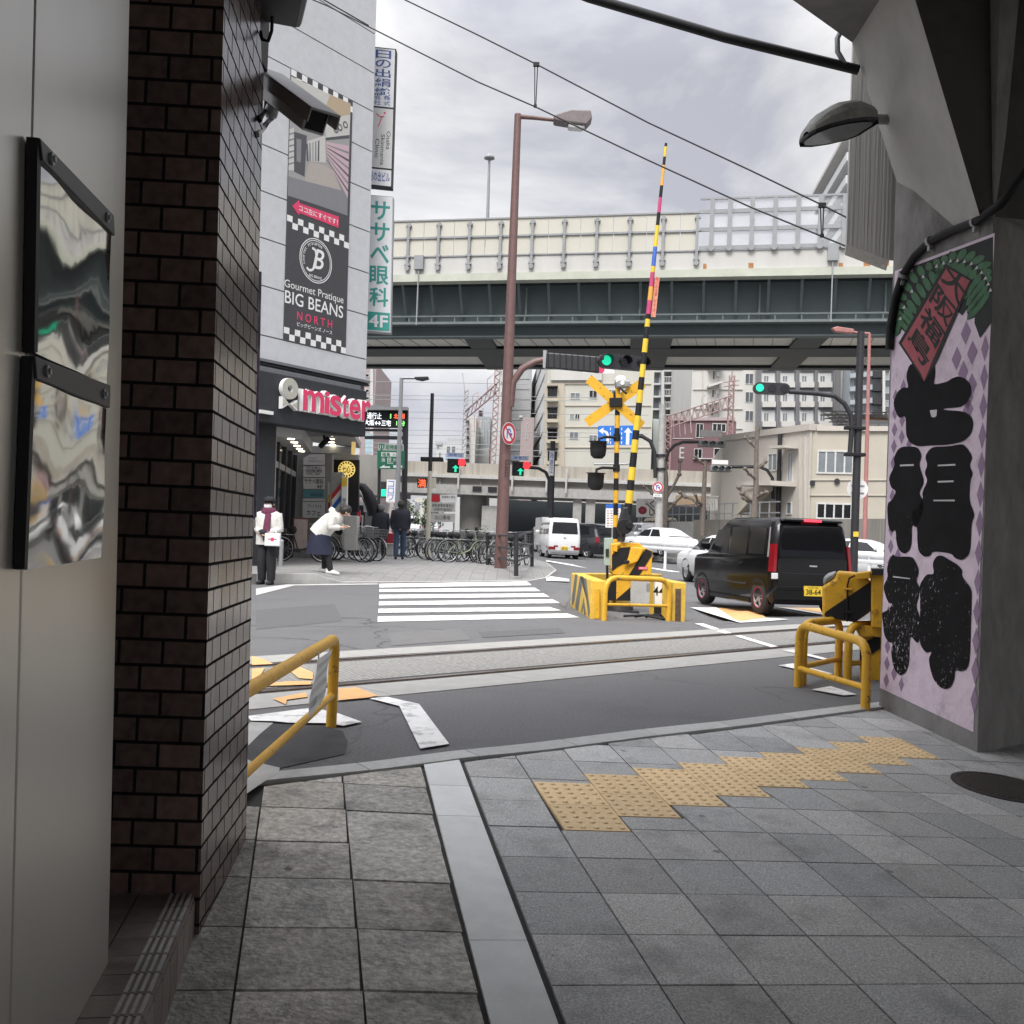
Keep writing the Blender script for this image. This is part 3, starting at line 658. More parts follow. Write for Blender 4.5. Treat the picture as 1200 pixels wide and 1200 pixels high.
b = MB(); b.fbox(CF, -.06, lc*1.1, .038, .046, -.056, .056); b.fbox(CF, -.06, lc*1.1, -.005, .038, -.056, -.05); b.fbox(CF, -.06, lc*1.1, -.005, .038, .05, .056); b.build('hood', M['cctv_dark'], cc, bevel=.003)
b = MB(); b.fbox(CF, lc*.98, lc*.985, -.035, .028, -.034, .034); b.build('lens_window', M['glass_dark'], cc)
jt = CF.p(.06, -.075, 0); wl = ON(300, 158, RF.o, RF.w)
b = MB(); b.lathe([(.0, -.03), (.02, -.022), (.026, 0), (.02, .022), (0, .03)], jt, (0, 0, 1)); b.build('joint', M['grey_metal'], cc)
b = MB(); b.cyl(jt+V((0, 0, .02)), CF.p(.05, -.04, 0), .011); b.tube([jt+V((0, 0, -.025)), jt+V((-.04, .05, -.04)), wl+V((0, 0, -.0))], .012); b.build('arm', M['grey_metal'], cc)
b = MB(); b.tube([CF.p(-.02, -.03, 0), jt+V((-.03, .03, .02)), wl+V((.01, 0, .05))], .008); b.build('cable', M['black'], cc)
mk('pillar_concrete', (.23, .222, .212), .85, .25, 5, bump=.5, bscale=40, dirt=.75, dirtcol=(.06, .058, .055), dscale=2.2, stretch=(1, 1, .5))
# --- painted pillar
Pn, Pf = GP(1145, 882), GP(1030, 829); Pc = GP(1157, 880.5); Pr = GP(1199, 871); Pr = Pc+(Pr-Pc)*3.2
fd = (Pf-Pn); fd.z = 0; fl = fd.length; fd.normalize()
Zt = 4.515
pil = thing('painted_pillar', tuple(Pn), 'concrete viaduct pillar painted lilac with big black Japanese characters and green pine leaves', 'pillar')
b = MB(); ring_ = [Pf, Pn, Pc, Pr, Pr+fd*1.0, Pf+(Pr-Pc)*.9]
b.add([V((p.x, p.y, -.4)) for p in ring_]+[V((p.x, p.y, Zt)) for p in ring_], [(i, (i+1) % 6, 6+(i+1) % 6, 6+i) for i in range(6)]); b.build('shaft', M['pillar_concrete'], pil)
PF = Fr((Pf.x, Pf.y, 0), -fd, V((0, 0, 1)))               # u runs from the far edge towards us
if PF.w.x > 0: PF = Fr((Pf.x, Pf.y, 0), -fd, V((0, 0, 1))); 
sgn = 1 if PF.w.dot(CAM-PF.o) > 0 else -1
def fp(px, py): q = ON(px, py, PF.o, PF.w)-PF.o; return (q.dot(PF.u), q.z)
m1 = lambda x, y: fp(1020+x/6, 270+y/6)
m2 = lambda x, y: fp(1020+x/6, 430+y/6)
m3 = lambda x, y: fp(1020+x/6, 620+y/6)
def paint(bb, pts, lay, mi=0): bb.poly(PF, pts, sgn*lay*.0012, None, mi)
mk('lilac', (.7, .58, .67), .8, .1, 9, bump=.4, bscale=30, dirt=.55, dirtcol=(.36, .3, .34), dscale=5, dth=(.54, .7))
mk('lilac_dark', (.3, .2, .31), .8, .12, 9, dirt=.2, dirtcol=(.36, .28, .35), dscale=12)
mk('leaf_black', (.014, .016, .015), .7, .2, 9); mk('leaf_green', (.06, .15, .075), .7, .25, 10)
mk('mural_red', (.36, .085, .1), .75, .15, 10, dirt=.3, dirtcol=(.22, .05, .06), dscale=14); mk('mural_pale', (.55, .52, .53), .8, .1, 10)
def worn():
    m = mat('mural_black', (.01, .01, .011), .8, .3, 6, spec=.2); n = m.node_tree.nodes; l = m.node_tree.links.new; bs = n['Principled BSDF']
    src = bs.inputs['Base Color'].links[0].from_socket
    t = n.new('ShaderNodeTexCoord'); nz = n.new('ShaderNodeTexNoise'); nz.inputs['Scale'].default_value = 42; nz.inputs['Detail'].default_value = 5; nz.inputs['Roughness'].default_value = .7
    mp_ = n.new('ShaderNodeMapping'); mp_.inputs['Scale'].default_value = (1.3, 1.3, .8); l(t.outputs['Object'], mp_.inputs[0]); l(mp_.outputs[0], nz.inputs['Vector'])
    big = n.new('ShaderNodeTexNoise'); big.inputs['Scale'].default_value = 2.1; l(t.outputs['Object'], big.inputs['Vector'])
    sp = n.new('ShaderNodeSeparateXYZ'); l(t.outputs['Object'], sp.inputs[0])
    zr_ = n.new('ShaderNodeMapRange'); zr_.inputs[1].default_value = .9; zr_.inputs[2].default_value = 1.7; zr_.inputs[3].default_value = .055; zr_.inputs[4].default_value = -.09; l(sp.outputs['Z'], zr_.inputs[0])
    a = n.new('ShaderNodeMath'); a.operation = 'ADD'; l(nz.outputs['Fac'], a.inputs[0]); l(zr_.outputs[0], a.inputs[1])
    a2 = n.new('ShaderNodeMath'); a2.operation = 'MULTIPLY_ADD'; l(big.outputs['Fac'], a2.inputs[0]); a2.inputs[1].default_value = .25; l(a.outputs[0], a2.inputs[2])
    th = n.new('ShaderNodeMapRange'); th.inputs[1].default_value = .80; th.inputs[2].default_value = .84; l(a2.outputs[0], th.inputs[0])
    x = n.new('ShaderNodeMix'); x.data_type = 'RGBA'; l(th.outputs[0], x.inputs[0]); l(src, x.inputs[6]); x.inputs[7].default_value = (.42, .38, .41, 1); l(x.outputs[2], bs.inputs['Base Color']); return m
M['mural_black'] = worn()
b = MB()
paint(b, [fp(1049, 318), fp(1070, 309), fp(1166, 273), fp(1141, 858), fp(1031.5, 806)], 2, 0)
# diamonds
def diamond(cu, cv, hw, hh, lay=3): paint(b, [(cu-hw, cv), (cu, cv-hh), (cu+hw, cv), (cu, cv+hh)], lay, 1)
for i in range(3):
    for j in range(24):
        cu, cv = .085+.088*i, .18+.15*j*.75+(.056 if i % 2 else 0)
        if cv < 2.15 and .11 < cv: diamond(cu, cv, .034 if i < 2 else .03, .05)
for (x, y) in ((675, 720), (720, 860), (610, 900), (655, 1000), (715, 1090), (690, 1180), (690, 1260)):
    u_, v_ = m1(x, y); diamond(u_, v_, .05, .075)
for j in range(14): diamond(fl-.035-.0*j, .2+.172*j, .035, .08)
# pine leaves: a spine with leaves on both sides
spine = [(215, 620), (235, 560), (270, 470), (330, 375), (400, 300), (480, 245), (560, 215), (640, 210), (720, 235), (780, 285), (825, 350), (850, 420)]
def leaf(bb, base, tip, w, lay):
    bx, by = base; tx, ty = tip; dx, dy = tx-bx, ty-by; ln_ = math.hypot(dx, dy); nx, ny = -dy/ln_*w, dx/ln_*w
    pr = [(0, 0), (.18, .8), (.45, 1), (.8, .8), (1, 0)]
    def out(k): 
        L_ = [(bx+dx*t+nx*s*k, by+dy*t+ny*s*k) for t, s in pr]; R_ = [(bx+dx*t-nx*s*k, by+dy*t-ny*s*k) for t, s in pr[-2:0:-1]]; return L_+R_
    paint(bb, [m1(*q) for q in out(1.25)], lay, 2); paint(bb, [m1(*q) for q in out(.84)], lay+.8, 3)
top_ = lambda x: 250-(x-300)*.37
bgpoly = [(165, 600), (180, 520), (215, 420), (240, 370), (300, 300), (300, 255), (866, 45), (862, 640), (775, 760), (750, 690), (735, 650), (740, 590), (700, 600), (690, 545), (650, 600), (520, 480), (330, 640), (290, 665), (225, 600), (190, 745), (175, 745), (200, 610)]
paint(b, [m1(*q) for q in bgpoly], 3.4, 2)
def sp(t):
    t *= len(spine)-1; i = min(int(t), len(spine)-2); f = t-i; return (spine[i][0]*(1-f)+spine[i+1][0]*f, spine[i][1]*(1-f)+spine[i+1][1]*f)
NL = 19; lay = 3.6
for k in range(NL):
    t = k/(NL-1); x, y = sp(t); ang = math.radians(185-t*215)        # outward
    lo = 95+60*max(0, t-.5); ex, ey = x+lo*math.cos(ang), y-lo*math.sin(ang)
    ty = 262-.372*(ex-300)
    if ex > 300 and ey < ty: s_ = (y-ty)/(y-ey) if y != ey else 1; s_ = max(.3, min(1, s_)); ex, ey = x+(ex-x)*s_, y+(ey-y)*s_
    if ex > 862: s_ = max(.2, (862-x)/(ex-x)); ex, ey = x+(ex-x)*s_, y+(ey-y)*s_
    if t < .93: leaf(b, (x, y), (ex, ey), 30, lay)
    a2 = math.radians(-55-25*t) if t < .5 else math.radians(-100-28*t); li = 120 if t < .5 else 150+270*(t-.55)
    ex, ey = x+li*math.cos(a2), y-li*math.sin(a2)
    leaf(b, (x, y), (ex, ey), 29 if t < .6 else 33, lay+.3)
    if k % 2 == 0 or t > .4:
        q = [(x-13, y+12), (x+12, y+8), (x+2, y-16)]; paint(b, [m1(*p) for p in q], 5.6, 5)
leaf(b, (225, 600), (182, 750), 22, 4)
# black characters
S7 = [(285, -30), (255, 60), (275, 150), (235, 142), (195, 175), (162, 260), (205, 365), (255, 340), (255, 480), (285, 535), (340, 560), (420, 553), (560, 548), (660, 525), (715, 470), (730, 400), (715, 345), (660, 312), (520, 303), (520, 292), (640, 284), (680, 255), (715, 190), (712, 130), (680, 85), (625, 65), (580, 80), (545, 105), (445, 128), (462, 60), (455, -40)]
FL = [(210, 560), (340, 560), (367, 625), (345, 685), (387, 810), (345, 885), (375, 935), (380, 1010), (330, 1135), (296, 1105), (295, 1240), (280, 1290), (250, 1315), (215, 1300), (190, 1250), (183, 1140), (155, 1165), (130, 1120), (122, 960), (160, 935), (188, 872), (150, 850), (133, 780), (178, 692), (168, 640)]
FR = [(420, 580), (450, 562), (560, 558), (655, 540), (690, 575), (725, 635), (700, 690), (727, 750), (705, 800), (700, 940), (740, 1040), (715, 1100), (712, 1240), (700, 1320), (650, 1362), (600, 1345), (575, 1310), (440, 1295), (425, 1330), (385, 1337), (345, 1300), (335, 1230), (336, 1130), (300, 1080), (300, 1020), (377, 935), (369, 880), (410, 800), (385, 745), (408, 690), (389, 630)]
KL = [(165, 175), (185, 195), (300, 192), (330, 240), (348, 300), (325, 370), (350, 400), (345, 480), (325, 540), (355, 620), (350, 800), (325, 795), (290, 750), (280, 800), (278, 940), (255, 1010), (215, 1032), (180, 1000), (160, 940), (150, 860), (165, 800), (130, 795), (100, 740), (92, 640), (82, 590), (130, 570), (165, 525), (130, 520), (92, 410), (130, 335), (120, 280), (140, 210)]
KR = [(470, 190), (510, 185), (560, 215), (620, 250), (655, 290), (645, 330), (720, 420), (715, 560), (705, 920), (685, 985), (650, 1003), (600, 990), (598, 1050), (575, 1110), (535, 1128), (490, 1110), (450, 1060), (425, 980), (415, 910), (440, 860), (400, 872), (370, 840), (350, 790), (357, 480), (347, 400), (400, 315), (455, 320), (442, 240)]
def rnd(pl, it=2):                                       # round off the traced corners
    for _ in range(it):
        out = []
        for i in range(len(pl)):
            a, c = pl[i], pl[(i+1) % len(pl)]; out += [(a[0]*.8+c[0]*.2, a[1]*.8+c[1]*.2), (a[0]*.2+c[0]*.8, a[1]*.2+c[1]*.8)]
        pl = out
    return pl
for pl, fn in ((S7, m2), (FL, m2), (FR, m2), (KL, m3), (KR, m3)): paint(b, [fn(*q) for q in rnd(pl)], 5.2, 4)
for pl, fn in (([(425, 305), (475, 300), (472, 345), (455, 356), (435, 350)], m2), ([(215, 687), (312, 683), (312, 696), (215, 700)], m2), ([(480, 688), (605, 682), (605, 694), (480, 699)], m2), ([(480, 802), (592, 798), (592, 810), (480, 814)], m2), ([(450, 935), (600, 933), (600, 945), (450, 944)], m2), ([(165, 330), (285, 345), (285, 353), (165, 340)], m3)):
    paint(b, [fn(*q) for q in pl], 6, 5)
# the red card with its characters
paint(b, [m1(*q) for q in [(535, 235), (722, 348), (470, 930), (385, 1068), (350, 1010), (205, 792)]], 6.4, 2)
paint(b, [m1(*q) for q in [(545, 262), (706, 354), (560, 660), (452, 900), (386, 1062), (365, 1010), (228, 796)]], 6.9, 6)
cu, cv = m1(640, 310); du, dv = m1(310, 900)
axis = V((du-cu, dv-cv)); al = axis.length; axis.normalize()
GF_o = PF.p(cu, cv, sgn*.0088); gy_ = -(PF.u*axis.x+PF.v*axis.y); gx_ = PF.u*(-axis.y)+PF.v*axis.x
GFm = Fr(GF_o, gx_, gy_); sg2 = 1 if GFm.w.dot(CAM-GFm.o) > 0 else -1
for i, ch in enumerate('大阪福島'): b.text(GFm, ch, -.155, .155, -(i+1)*al/4.05+.02, -i*al/4.05-.0, sg2*.0004, 2, .022)
b.build('mural', [M['lilac'], M['lilac_dark'], M['leaf_black'], M['leaf_green'], M['mural_black'], M['mural_pale'], M['mural_red']], pil)
# haunch that carries the deck
hf0, hn0, hf1, hn1 = A(1074, 284, 6.98), A(1148, 252, 5.95), A(998.7, 45, 6.95), A(1060, -75, 5.95)
hf1.z = hn1.z = 4.517
rx = V((1.0, .2, 0))
b = MB(); b.add([hf0, hn0, hf1, hn1, hf0+rx, hn0+rx, V((hf1.x, hf1.y, 4.518))+rx, V((hn1.x, hn1.y, 4.518))+rx], [(0, 2, 3, 1), (1, 3, 7, 5), (2, 0, 4, 6), (0, 1, 5, 4)]); b.m[1] = 1; mk('shaded_concrete', (.075, .072, .068), .9, .3, 4, dirt=.6, dirtcol=(.03, .029, .027), dscale=2); b.build('haunch', [M['soffit'], M['shaded_concrete']], pil)  # near side gets a darker concrete: shade painted into its colour
# board-marked beam end behind the pillar
M['board_concrete'] = mat('board_concrete', (.5, .49, .46), .85, .16, 18, bump=.9, bscale=22, dirt=.4, dirtcol=(.2, .195, .185), dscale=2, stretch=(3.2, 1, .05))
e0, e1, e2 = A(992, 286, 7.35), A(1042, 305, 7.3), A(992, 120, 7.35)
b = MB(); zt = 5.6; bk = V((.08, .28, 0))
b.add([e0, e1, V((e1.x+.5, e1.y+.1, e1.z)), V((e1.x+.5, e1.y+.1, zt)), V((e1.x, e1.y, zt)), V((e0.x, e0.y, zt)), e0+bk, V((e0.x, e0.y, zt))+bk, e1+bk], [(0, 1, 4, 5), (1, 2, 3, 4), (6, 0, 5, 7), (0, 6, 8, 1)])
b.build('beam_end', M['board_concrete'], pil)
# black conduit with clips on the pillar
cp = [(1215, 185), (1190, 218), (1172, 240), (1143, 260), (1112, 272), (1090, 283), (1072, 300), (1058, 322), (1049, 350), (1043, 385), (1042, 410)]
cps = [ON(x, y, PF.o+PF.w*sgn*.03, PF.w) for x, y in cp]
cps[0] = A(1215, 185, 5.75); cps[1] = A(1192, 215, 5.72); cps[2] = A(1172, 240, 5.75)
cnd = thing('conduit', tuple(cps[5]), 'thick black cable conduit bending over the top of the painted pillar', 'conduit')
b = MB(); b.tube(cps, .027, 10); b.build('pipe', M['black'], cnd)
for k in (3, 5, 7):
    b = MB(); d_ = (cps[k+1]-cps[k-1]).normalized(); b.cyl(cps[k]-d_*.012, cps[k]+d_*.012, .034, n=12); b.fbox(Fr(cps[k], d_, V((0, 0, 1))), -.012, .012, -.06, -.02, -.012, .012); b.build('clip', M['grey_metal'], cnd)
# --- floodlight hung from the haunch
fa, fb_ = A(1018, 148, 6.75), A(944, 158, 6.35); dxv = (fb_-fa).normalized(); LFm = Fr(fa, dxv, V((0, 0, 1)).cross(dxv).cross(dxv)*-1)
FLd = thing('floodlight', tuple(fa), 'weathered grey cobra head floodlight hung beside the concrete haunch', 'floodlight')
mk('flood_body', (.3, .295, .27), .55, .25, 8, dirt=.5, dirtcol=(.12, .12, .12), dscale=6); mk('flood_glass', (.06, .065, .075), .15, .3, 14)
ll = (fb_-fa).length; ZU = V((0, 0, 1))
b = MB(); prof = [(0, .07, .02), (.1, .11, .09), (.35, .135, .125), (.62, .135, .12), (.85, .11, .085), (.97, .06, .04), (1.0, .02, .012)]; rings = []
for t_, hw, hh in prof:
    c = fa+dxv*ll*t_; sdir = dxv.cross(V((0, 0, 1))).normalized(); upd = V((0, 0, 1))
    rings.append([c+sdir*hw*math.cos(a)*1.05+upd*(1.25*hh*max(0, math.sin(a))) for a in [math.pi*i/8 for i in range(9)]])
tcm = (CAM-fa); tcm.z = 0; tcm.normalize(); rings = [[v+ZU*(.5*(v-fa-dxv*(v-fa).dot(dxv)).dot(tcm)) for v in R_] for R_ in rings]
vs = [v for R_ in rings for v in R_]
b.add(vs, [(i*9+k, i*9+k+1, (i+1)*9+k+1, (i+1)*9+k) for i in range(len(prof)-1) for k in range(8)], 0, False); b.build('shell', M['flood_body'], FLd)
b = MB(); lo = [R_[0] for R_ in rings]+[R_[8] for R_ in rings[::-1]]; dn = V((0, 0, .022))
b.add(lo+[p-dn for p in lo], [tuple(range(len(lo)))[::-1]]+[(i, (i+1) % len(lo), len(lo)+(i+1) % len(lo), len(lo)+i) for i in range(len(lo))]); b.build('rim', M['dark_metal'], FLd)
b = MB(); ctr = sum(lo, V())/len(lo); ins = [ctr+(p-ctr)*.86-dn*1.02 for p in lo]; b.add(ins, [tuple(range(len(ins)))]); b.build('glass', M['flood_glass'], FLd)
b = MB(); b.tube([fa+V((0, 0, .05)), fa+V((.1, .05, .07)), fa+V((.25, .12, .1))], .035); b.build('arm', M['grey_metal'], FLd)
# --- overhead cables
def wire(name, pts, r, label, cat='cable', group=None, m='black'):
    b = MB(); b.tube(pts, r, 6); o_ = b.build(name, M[m]); return tag(o_, label, cat, group)
wire('power_cable', [A(1006, 82, 6.92), A(850, 44, 6.9), A(690, -3, 6.9), A(600, -40, 6.9)], .034, 'thick black power cable running into the concrete haunch at top right')
q = A(990, 66, 6.9); wire('cable_loop', [q+V((-.02, 0, .2)), q+V((-.055, 0, .12)), q+V((-.05, 0, .03)), q+V((0, 0, -.05)), q+V((.08, .05, -.06))], .018, 'short grey cable loop hanging at the deck edge above the thick cable', m='grey_metal')
# catenary pair over the track
ca0, ca1 = A(440, -26, 12.2), A(992, 258, 9.6)
ms0, ms1 = A(400, 12, 12.2), A(1001, 286, 9.4)
def lerp_px(pts, Ys): return [A(x, y, Y) for (x, y), Y in zip(pts, Ys)]
cu_ = lerp_px([(360, -75), (475, 0), (560, 41), (628, 75), (760, 144), (880, 200), (963, 240), (1010, 264)], [13, 12.3, 11.8, 11.4, 10.7, 10.1, 9.7, 9.5])
cl_ = lerp_px([(300, -28), (384, 7), (560, 96), (627, 125), (760, 188), (880, 243), (1000, 292), (1040, 308)], [13.2, 12.8, 11.8, 11.4, 10.7, 10.1, 9.55, 9.4])
wire('contact_wire', cl_, .008, 'lower black overhead wire crossing the sky down to the pillar', 'wire')
wire('messenger_wire', cu_, .008, 'upper black overhead wire crossing the sky down to the pillar', 'wire')
def dropper(p, q, label):
    t_ = thing('wire_hanger', tuple(p), label, 'wire hanger')
    b = MB(); b.tube([p+V((-.012, 0, -.02)), q+V((-.004, 0, .02))], .006, 5); b.tube([p+V((.02, 0, -.02)), q+V((.008, 0, .02))], .006, 5); b.build('rod', M['black'], t_)
    b = MB(); b.box(p.x-.03, p.x+.04, p.y-.015, p.y+.015, p.z-.03, p.z+.02); b.box(q.x-.015, q.x+.02, q.y-.015, q.y+.015, q.z-.01, q.z+.025); b.build('clamp', M['black'], t_, bevel=.005)
dropper(cu_[3], cl_[3], 'twin wire hanger between the overhead wires above the brown street lamp')
dropper(cu_[6], A(963, 277, 9.7), 'wire hanger between the overhead wires just left of the concrete beam')
for k, (pa, pb) in enumerate((((388, 0), (470, 47)), ((300, 36), (420, 90)))): pass
wire('service_wire', [A(366, -8, 9.2), A(392, 7, 9.3), A(432, 30, 9.5), A(520, 78, 10)][:3], .006, 'thin black service wire at the top of the pale building', 'wire')
# --- low yellow tube guard rails
def guard(name, p0, p1, h, r, label, low=.5, rl=.022, fil=.12, h1=None):
    t_ = thing('guard_rail', tuple(p0), label, 'guard rail', 'yellow tube guard rails at the crossing'); h1 = h if h1 is None else h1
    a, d = V(p0), V(p1); ta, td = a+V((0, 0, h)), d+V((0, 0, h1))
    b = MB(); b.tube([a-V((0, 0, .05))]+arc3(a, ta, td, fil)+arc3(ta, td, d, fil)+[d-V((0, 0, .05))], r, 12); b.build('frame', M['yellow'], t_)
    b = MB(); b.tube([a+V((0, 0, h*low)), d+V((0, 0, h1*low))], rl, 10); b.build('rail', M['yellow'], t_); return t_
gp0 = GR(388, 852)
gq = G(297, 824, .43); gq.z = 0
guard('guard', (gq.x-.075, gq.y+.02, zp(gq.x, gq.y)), gp0, .44-zp(gq.x, gq.y), .029, 'long yellow guard rail running from the brick corner to the track', .36, .019, .09, .47)
gd = (gp0-gq); gd.z = 0; gn = V((gd.y, -gd.x, 0)).normalized()
def gpl(x, y): return ON(*z7(x, y), gp0+gn*.03, gn)
mk('notice', (.55, .56, .57), .3, .1, 8); mk('notice_grey', (.3, .31, .32), .3, .15, 12)
nt_ = thing('notice_sheet', tuple(gpl(340, 510)), 'striped grey and white plastic notice tied to the left yellow guard rail', 'notice')
b = MB(); qs_ = [gpl(*q) for q in ((392, 228), (466, 172), (424, 420), (345, 520))]
def bil(s_, t_): return (qs_[0]*(1-s_)+qs_[1]*s_)*(1-t_)+(qs_[3]*(1-s_)+qs_[2]*s_)*t_
for i in range(9):
    t0_, t1_ = i/9, (i+1)/9; b.add([bil(s_, t_)+gn*(.006*math.sin(7*t_+2*s_)) for t_ in (t0_, t1_) for s_ in (0, .35, .7, 1)], [(0, 1, 5, 4), (1, 2, 6, 5), (2, 3, 7, 6)], i % 2)
b.text(Fr(bil(.1, .95)+gn*.002, qs_[2]-qs_[3], qs_[0]-qs_[3]), '注意', .02, .1, .02, .07, .004, 2)
b.build('sheet', [M['notice'], M['notice_grey'], M['black']], nt_)
b = MB(); b.tube([bil(.1, 0), bil(.1, 0)+V((0, 0, .03))], .004, 5); b.tube([bil(.8, .98), bil(.8, 1.06)], .004, 5); b.build('tie', M['white_plain'], nt_)
ga, gb, gc, ge = GR(935, 805), GR(1014, 829), GR(982, 792), GR(993, 797)
guard('guard', ga, gb, .47, .032, 'front yellow guard rail beside the painted pillar', .3, .022, .13, .43)
guard('guard', ga+V((.06, .1, 0)), gc, .47, .032, 'rear yellow guard rail half hidden behind the front one near the painted pillar', .3, .022, .13, .46)
guard('guard', ge, ge+V((1.0, .75, 0)), .44, .032, 'yellow guard rail running behind the painted pillar next to the gate machine', .3, .022, .13)
# ================================================================== crossing machines, signals, lamps, traffic signs
XA, ZA = V((1, 0, 0)), V((0, 0, 1))
def face(px, py, Y, yaw=0.0):                            # upright frame that faces us; yaw turns it about the vertical
    return Fr(A(px, py, Y), V((math.cos(yaw), math.sin(yaw), 0)), ZA)
def loc(fr, px, py): q = ON(px, py, fr.o, fr.w)-fr.o; return (q.dot(fr.u), q.dot(fr.v))
def ppoly(b, fr, pts, z0, z1=None, mi=0, fn=lambda x, y: (x, y)): b.poly(fr, [loc(fr, *fn(*q)) for q in pts], z0, z1, mi)
z4 = lambda x, y: (640+x/6, 580+y/6)
z5 = lambda x, y: (680+x*.13333, 400+y*.13333)
z3 = lambda x, y: (580+x*.23333, 400+y*.23333)
M['pole_black'] = M['black']
# --- central gate machine
gb0 = GR(726, 716); YM = gb0.y
gm = thing('gate_machine', tuple(gb0), 'yellow and black barrier machine with raised arm inside the yellow wall enclosure', 'gate machine')
fm = face(726, 716, YM)
b = MB(); ppoly(b, fm, [(455, 345), (520, 332), (655, 338), (690, 370), (748, 395), (742, 565), (600, 572), (470, 562), (458, 535)], -.38, 0, 0, z4); b.build('cover', M['yellow'], gm, bevel=.015)
b = MB(); ppoly(b, fm, [(520, 372), (590, 366), (575, 440), (550, 480), (500, 505), (462, 535), (462, 420)], 0.002, .012, 0, z4); ppoly(b, fm, [(580, 565), (700, 378), (744, 396), (742, 425), (655, 565)], 0.002, .012, 0, z4); b.build('stripe', M['black'], gm)
b = MB(); ppoly(b, fm, [(598, 362), (690, 372), (640, 470), (560, 500), (575, 440)], .004, .06, 0, z4); b.build('hood', M['yellow'], gm, bevel=.02)
b = MB(); ppoly(b, fm, [(648, 505), (712, 505), (712, 525), (648, 525)], .014, .016, 0, z4); x_, y_ = loc(fm, *z4(680, 515)); b.text(fm, '踏切', x_-.055, x_+.055, y_-.016, y_+.016, .018, 1); b.build('plate', [M['pink'], M['white_plain']], gm)
b = MB(); ppoly(b, fm, [(468, 345), (520, 338), (520, 352), (500, 360), (498, 400), (470, 395)], .004, .05, 0, z4); b.build('latch', M['yellow'], gm, bevel=.008)
b = MB(); ppoly(b, fm, [(540, 462), (580, 458), (582, 475), (545, 490)], .05, .09, 0, z4); b.build('handle', M['black'], gm, bevel=.008)
b = MB(); ppoly(b, fm, [(498, 560), (602, 560), (595, 745), (495, 745)], -.28, -.06, 0, z4); b.build('stem', M['yellow'], gm, bevel=.012)
b = MB(); ppoly(b, fm, [(497, 735), (596, 650), (596, 746), (497, 746)], -.058, -.05, 0, z4); ppoly(b, fm, [(430, 745), (470, 590), (497, 590), (497, 745)], -.25, -.07, 0, z4); b.build('stem_stripe', M['black'], gm)
b = MB(); x_, y_ = loc(fm, 727, 713); b.cyl(fm.p(x_, y_, -.16)+V((0, 0, -.12)), fm.p(x_, y_, -.16)+V((0, 0, .06)), .24, .2, n=20); ppoly(b, fm, [(420, 810), (650, 815), (650, 832), (420, 826)], -.4, .08, 0, z4); b.build('base', M['dark_metal'], gm)
# mechanism and arm
am = thing('barrier_arm', tuple(A(735, 600, YM)), 'tall striped yellow and black barrier arm raised upright with coloured tape bands', 'barrier arm')
p0, p1 = A(735.5, 603, YM-.02), A(780.5, 168, YM-.02)
def armp(y): return p0+(p1-p0)*((603-y)/435)
def armr(y): return .040*(1-(603-y)/435)+.021
cols = [('b', 168, 172), ('y', 172, 184), ('b', 184, 194), ('o', 194, 218), ('b', 218, 232), ('p', 232, 250), ('b', 250, 265), ('y', 265, 290), ('u', 290, 313), ('y', 313, 320), ('p', 320, 337), ('o', 337, 353), ('p', 353, 369), ('b', 369, 375), ('y', 375, 384), ('b', 384, 398), ('y', 398, 414), ('b', 414, 428), ('y', 428, 443), ('b', 443, 458), ('y', 458, 473), ('b', 473, 488), ('y', 488, 505), ('b', 505, 516), ('y', 516, 531), ('b', 531, 548), ('y', 548, 563), ('b', 563, 575), ('y', 575, 590), ('b', 590, 603)]
mk('arm_yellow', (.72, .5, .04), .5, .1, 8); mk('arm_orange', (.72, .36, .06), .5, .1, 8); mk('arm_pink', (.5, .05, .16), .5, .15, 8); mk('arm_blue', (.05, .13, .5), .5, .15, 8)
b = MB()
for c, ya, yb in cols: b.cyl(armp(yb), armp(ya), armr(yb), armr(ya), 10, 'ybopu'.index(c), caps=True)
b.build('pole', [M['arm_yellow'], M['black'], M['arm_orange'], M['arm_pink'], M['arm_blue']], am)
b = MB(); fs = Fr(armp(372), V((1, 0, 0)), (p1-p0)); h_ = (armp(325)-armp(372)).length; b.fbox(fs, .045, .115, 0, h_, -.005, .004)
for i, ch in enumerate('踏切内注意して下さい'): b.text(fs, ch, .055, .105, h_*(1-(i+1)/10.3), h_*(1-(i+.12)/10.3), .006, 1)
mk('arm_board', (.68, .3, .2), .5, .12, 8); b.build('notice_board', [M['arm_board'], M['red']], am)
b = MB(); fk = face(731, 612, YM-.03)
ppoly(b, fk, [(505, 205), (540, 85), (578, 85), (592, 180), (612, 215), (600, 250), (560, 255), (552, 330), (527, 330), (525, 262), (500, 240)], -.16, .05, 0, z4); b.build('drive_housing', M['dark_metal'], am, bevel=.02)
b = MB(); x_, y_ = loc(fk, 731.5, 617); b.disc(fk, x_, y_, .12, .05, .1, n=20); b.disc(fk, x_+.07, y_+.02, .06, .1, .13, n=12); b.build('gear_case', M['black'], am, bevel=.01)
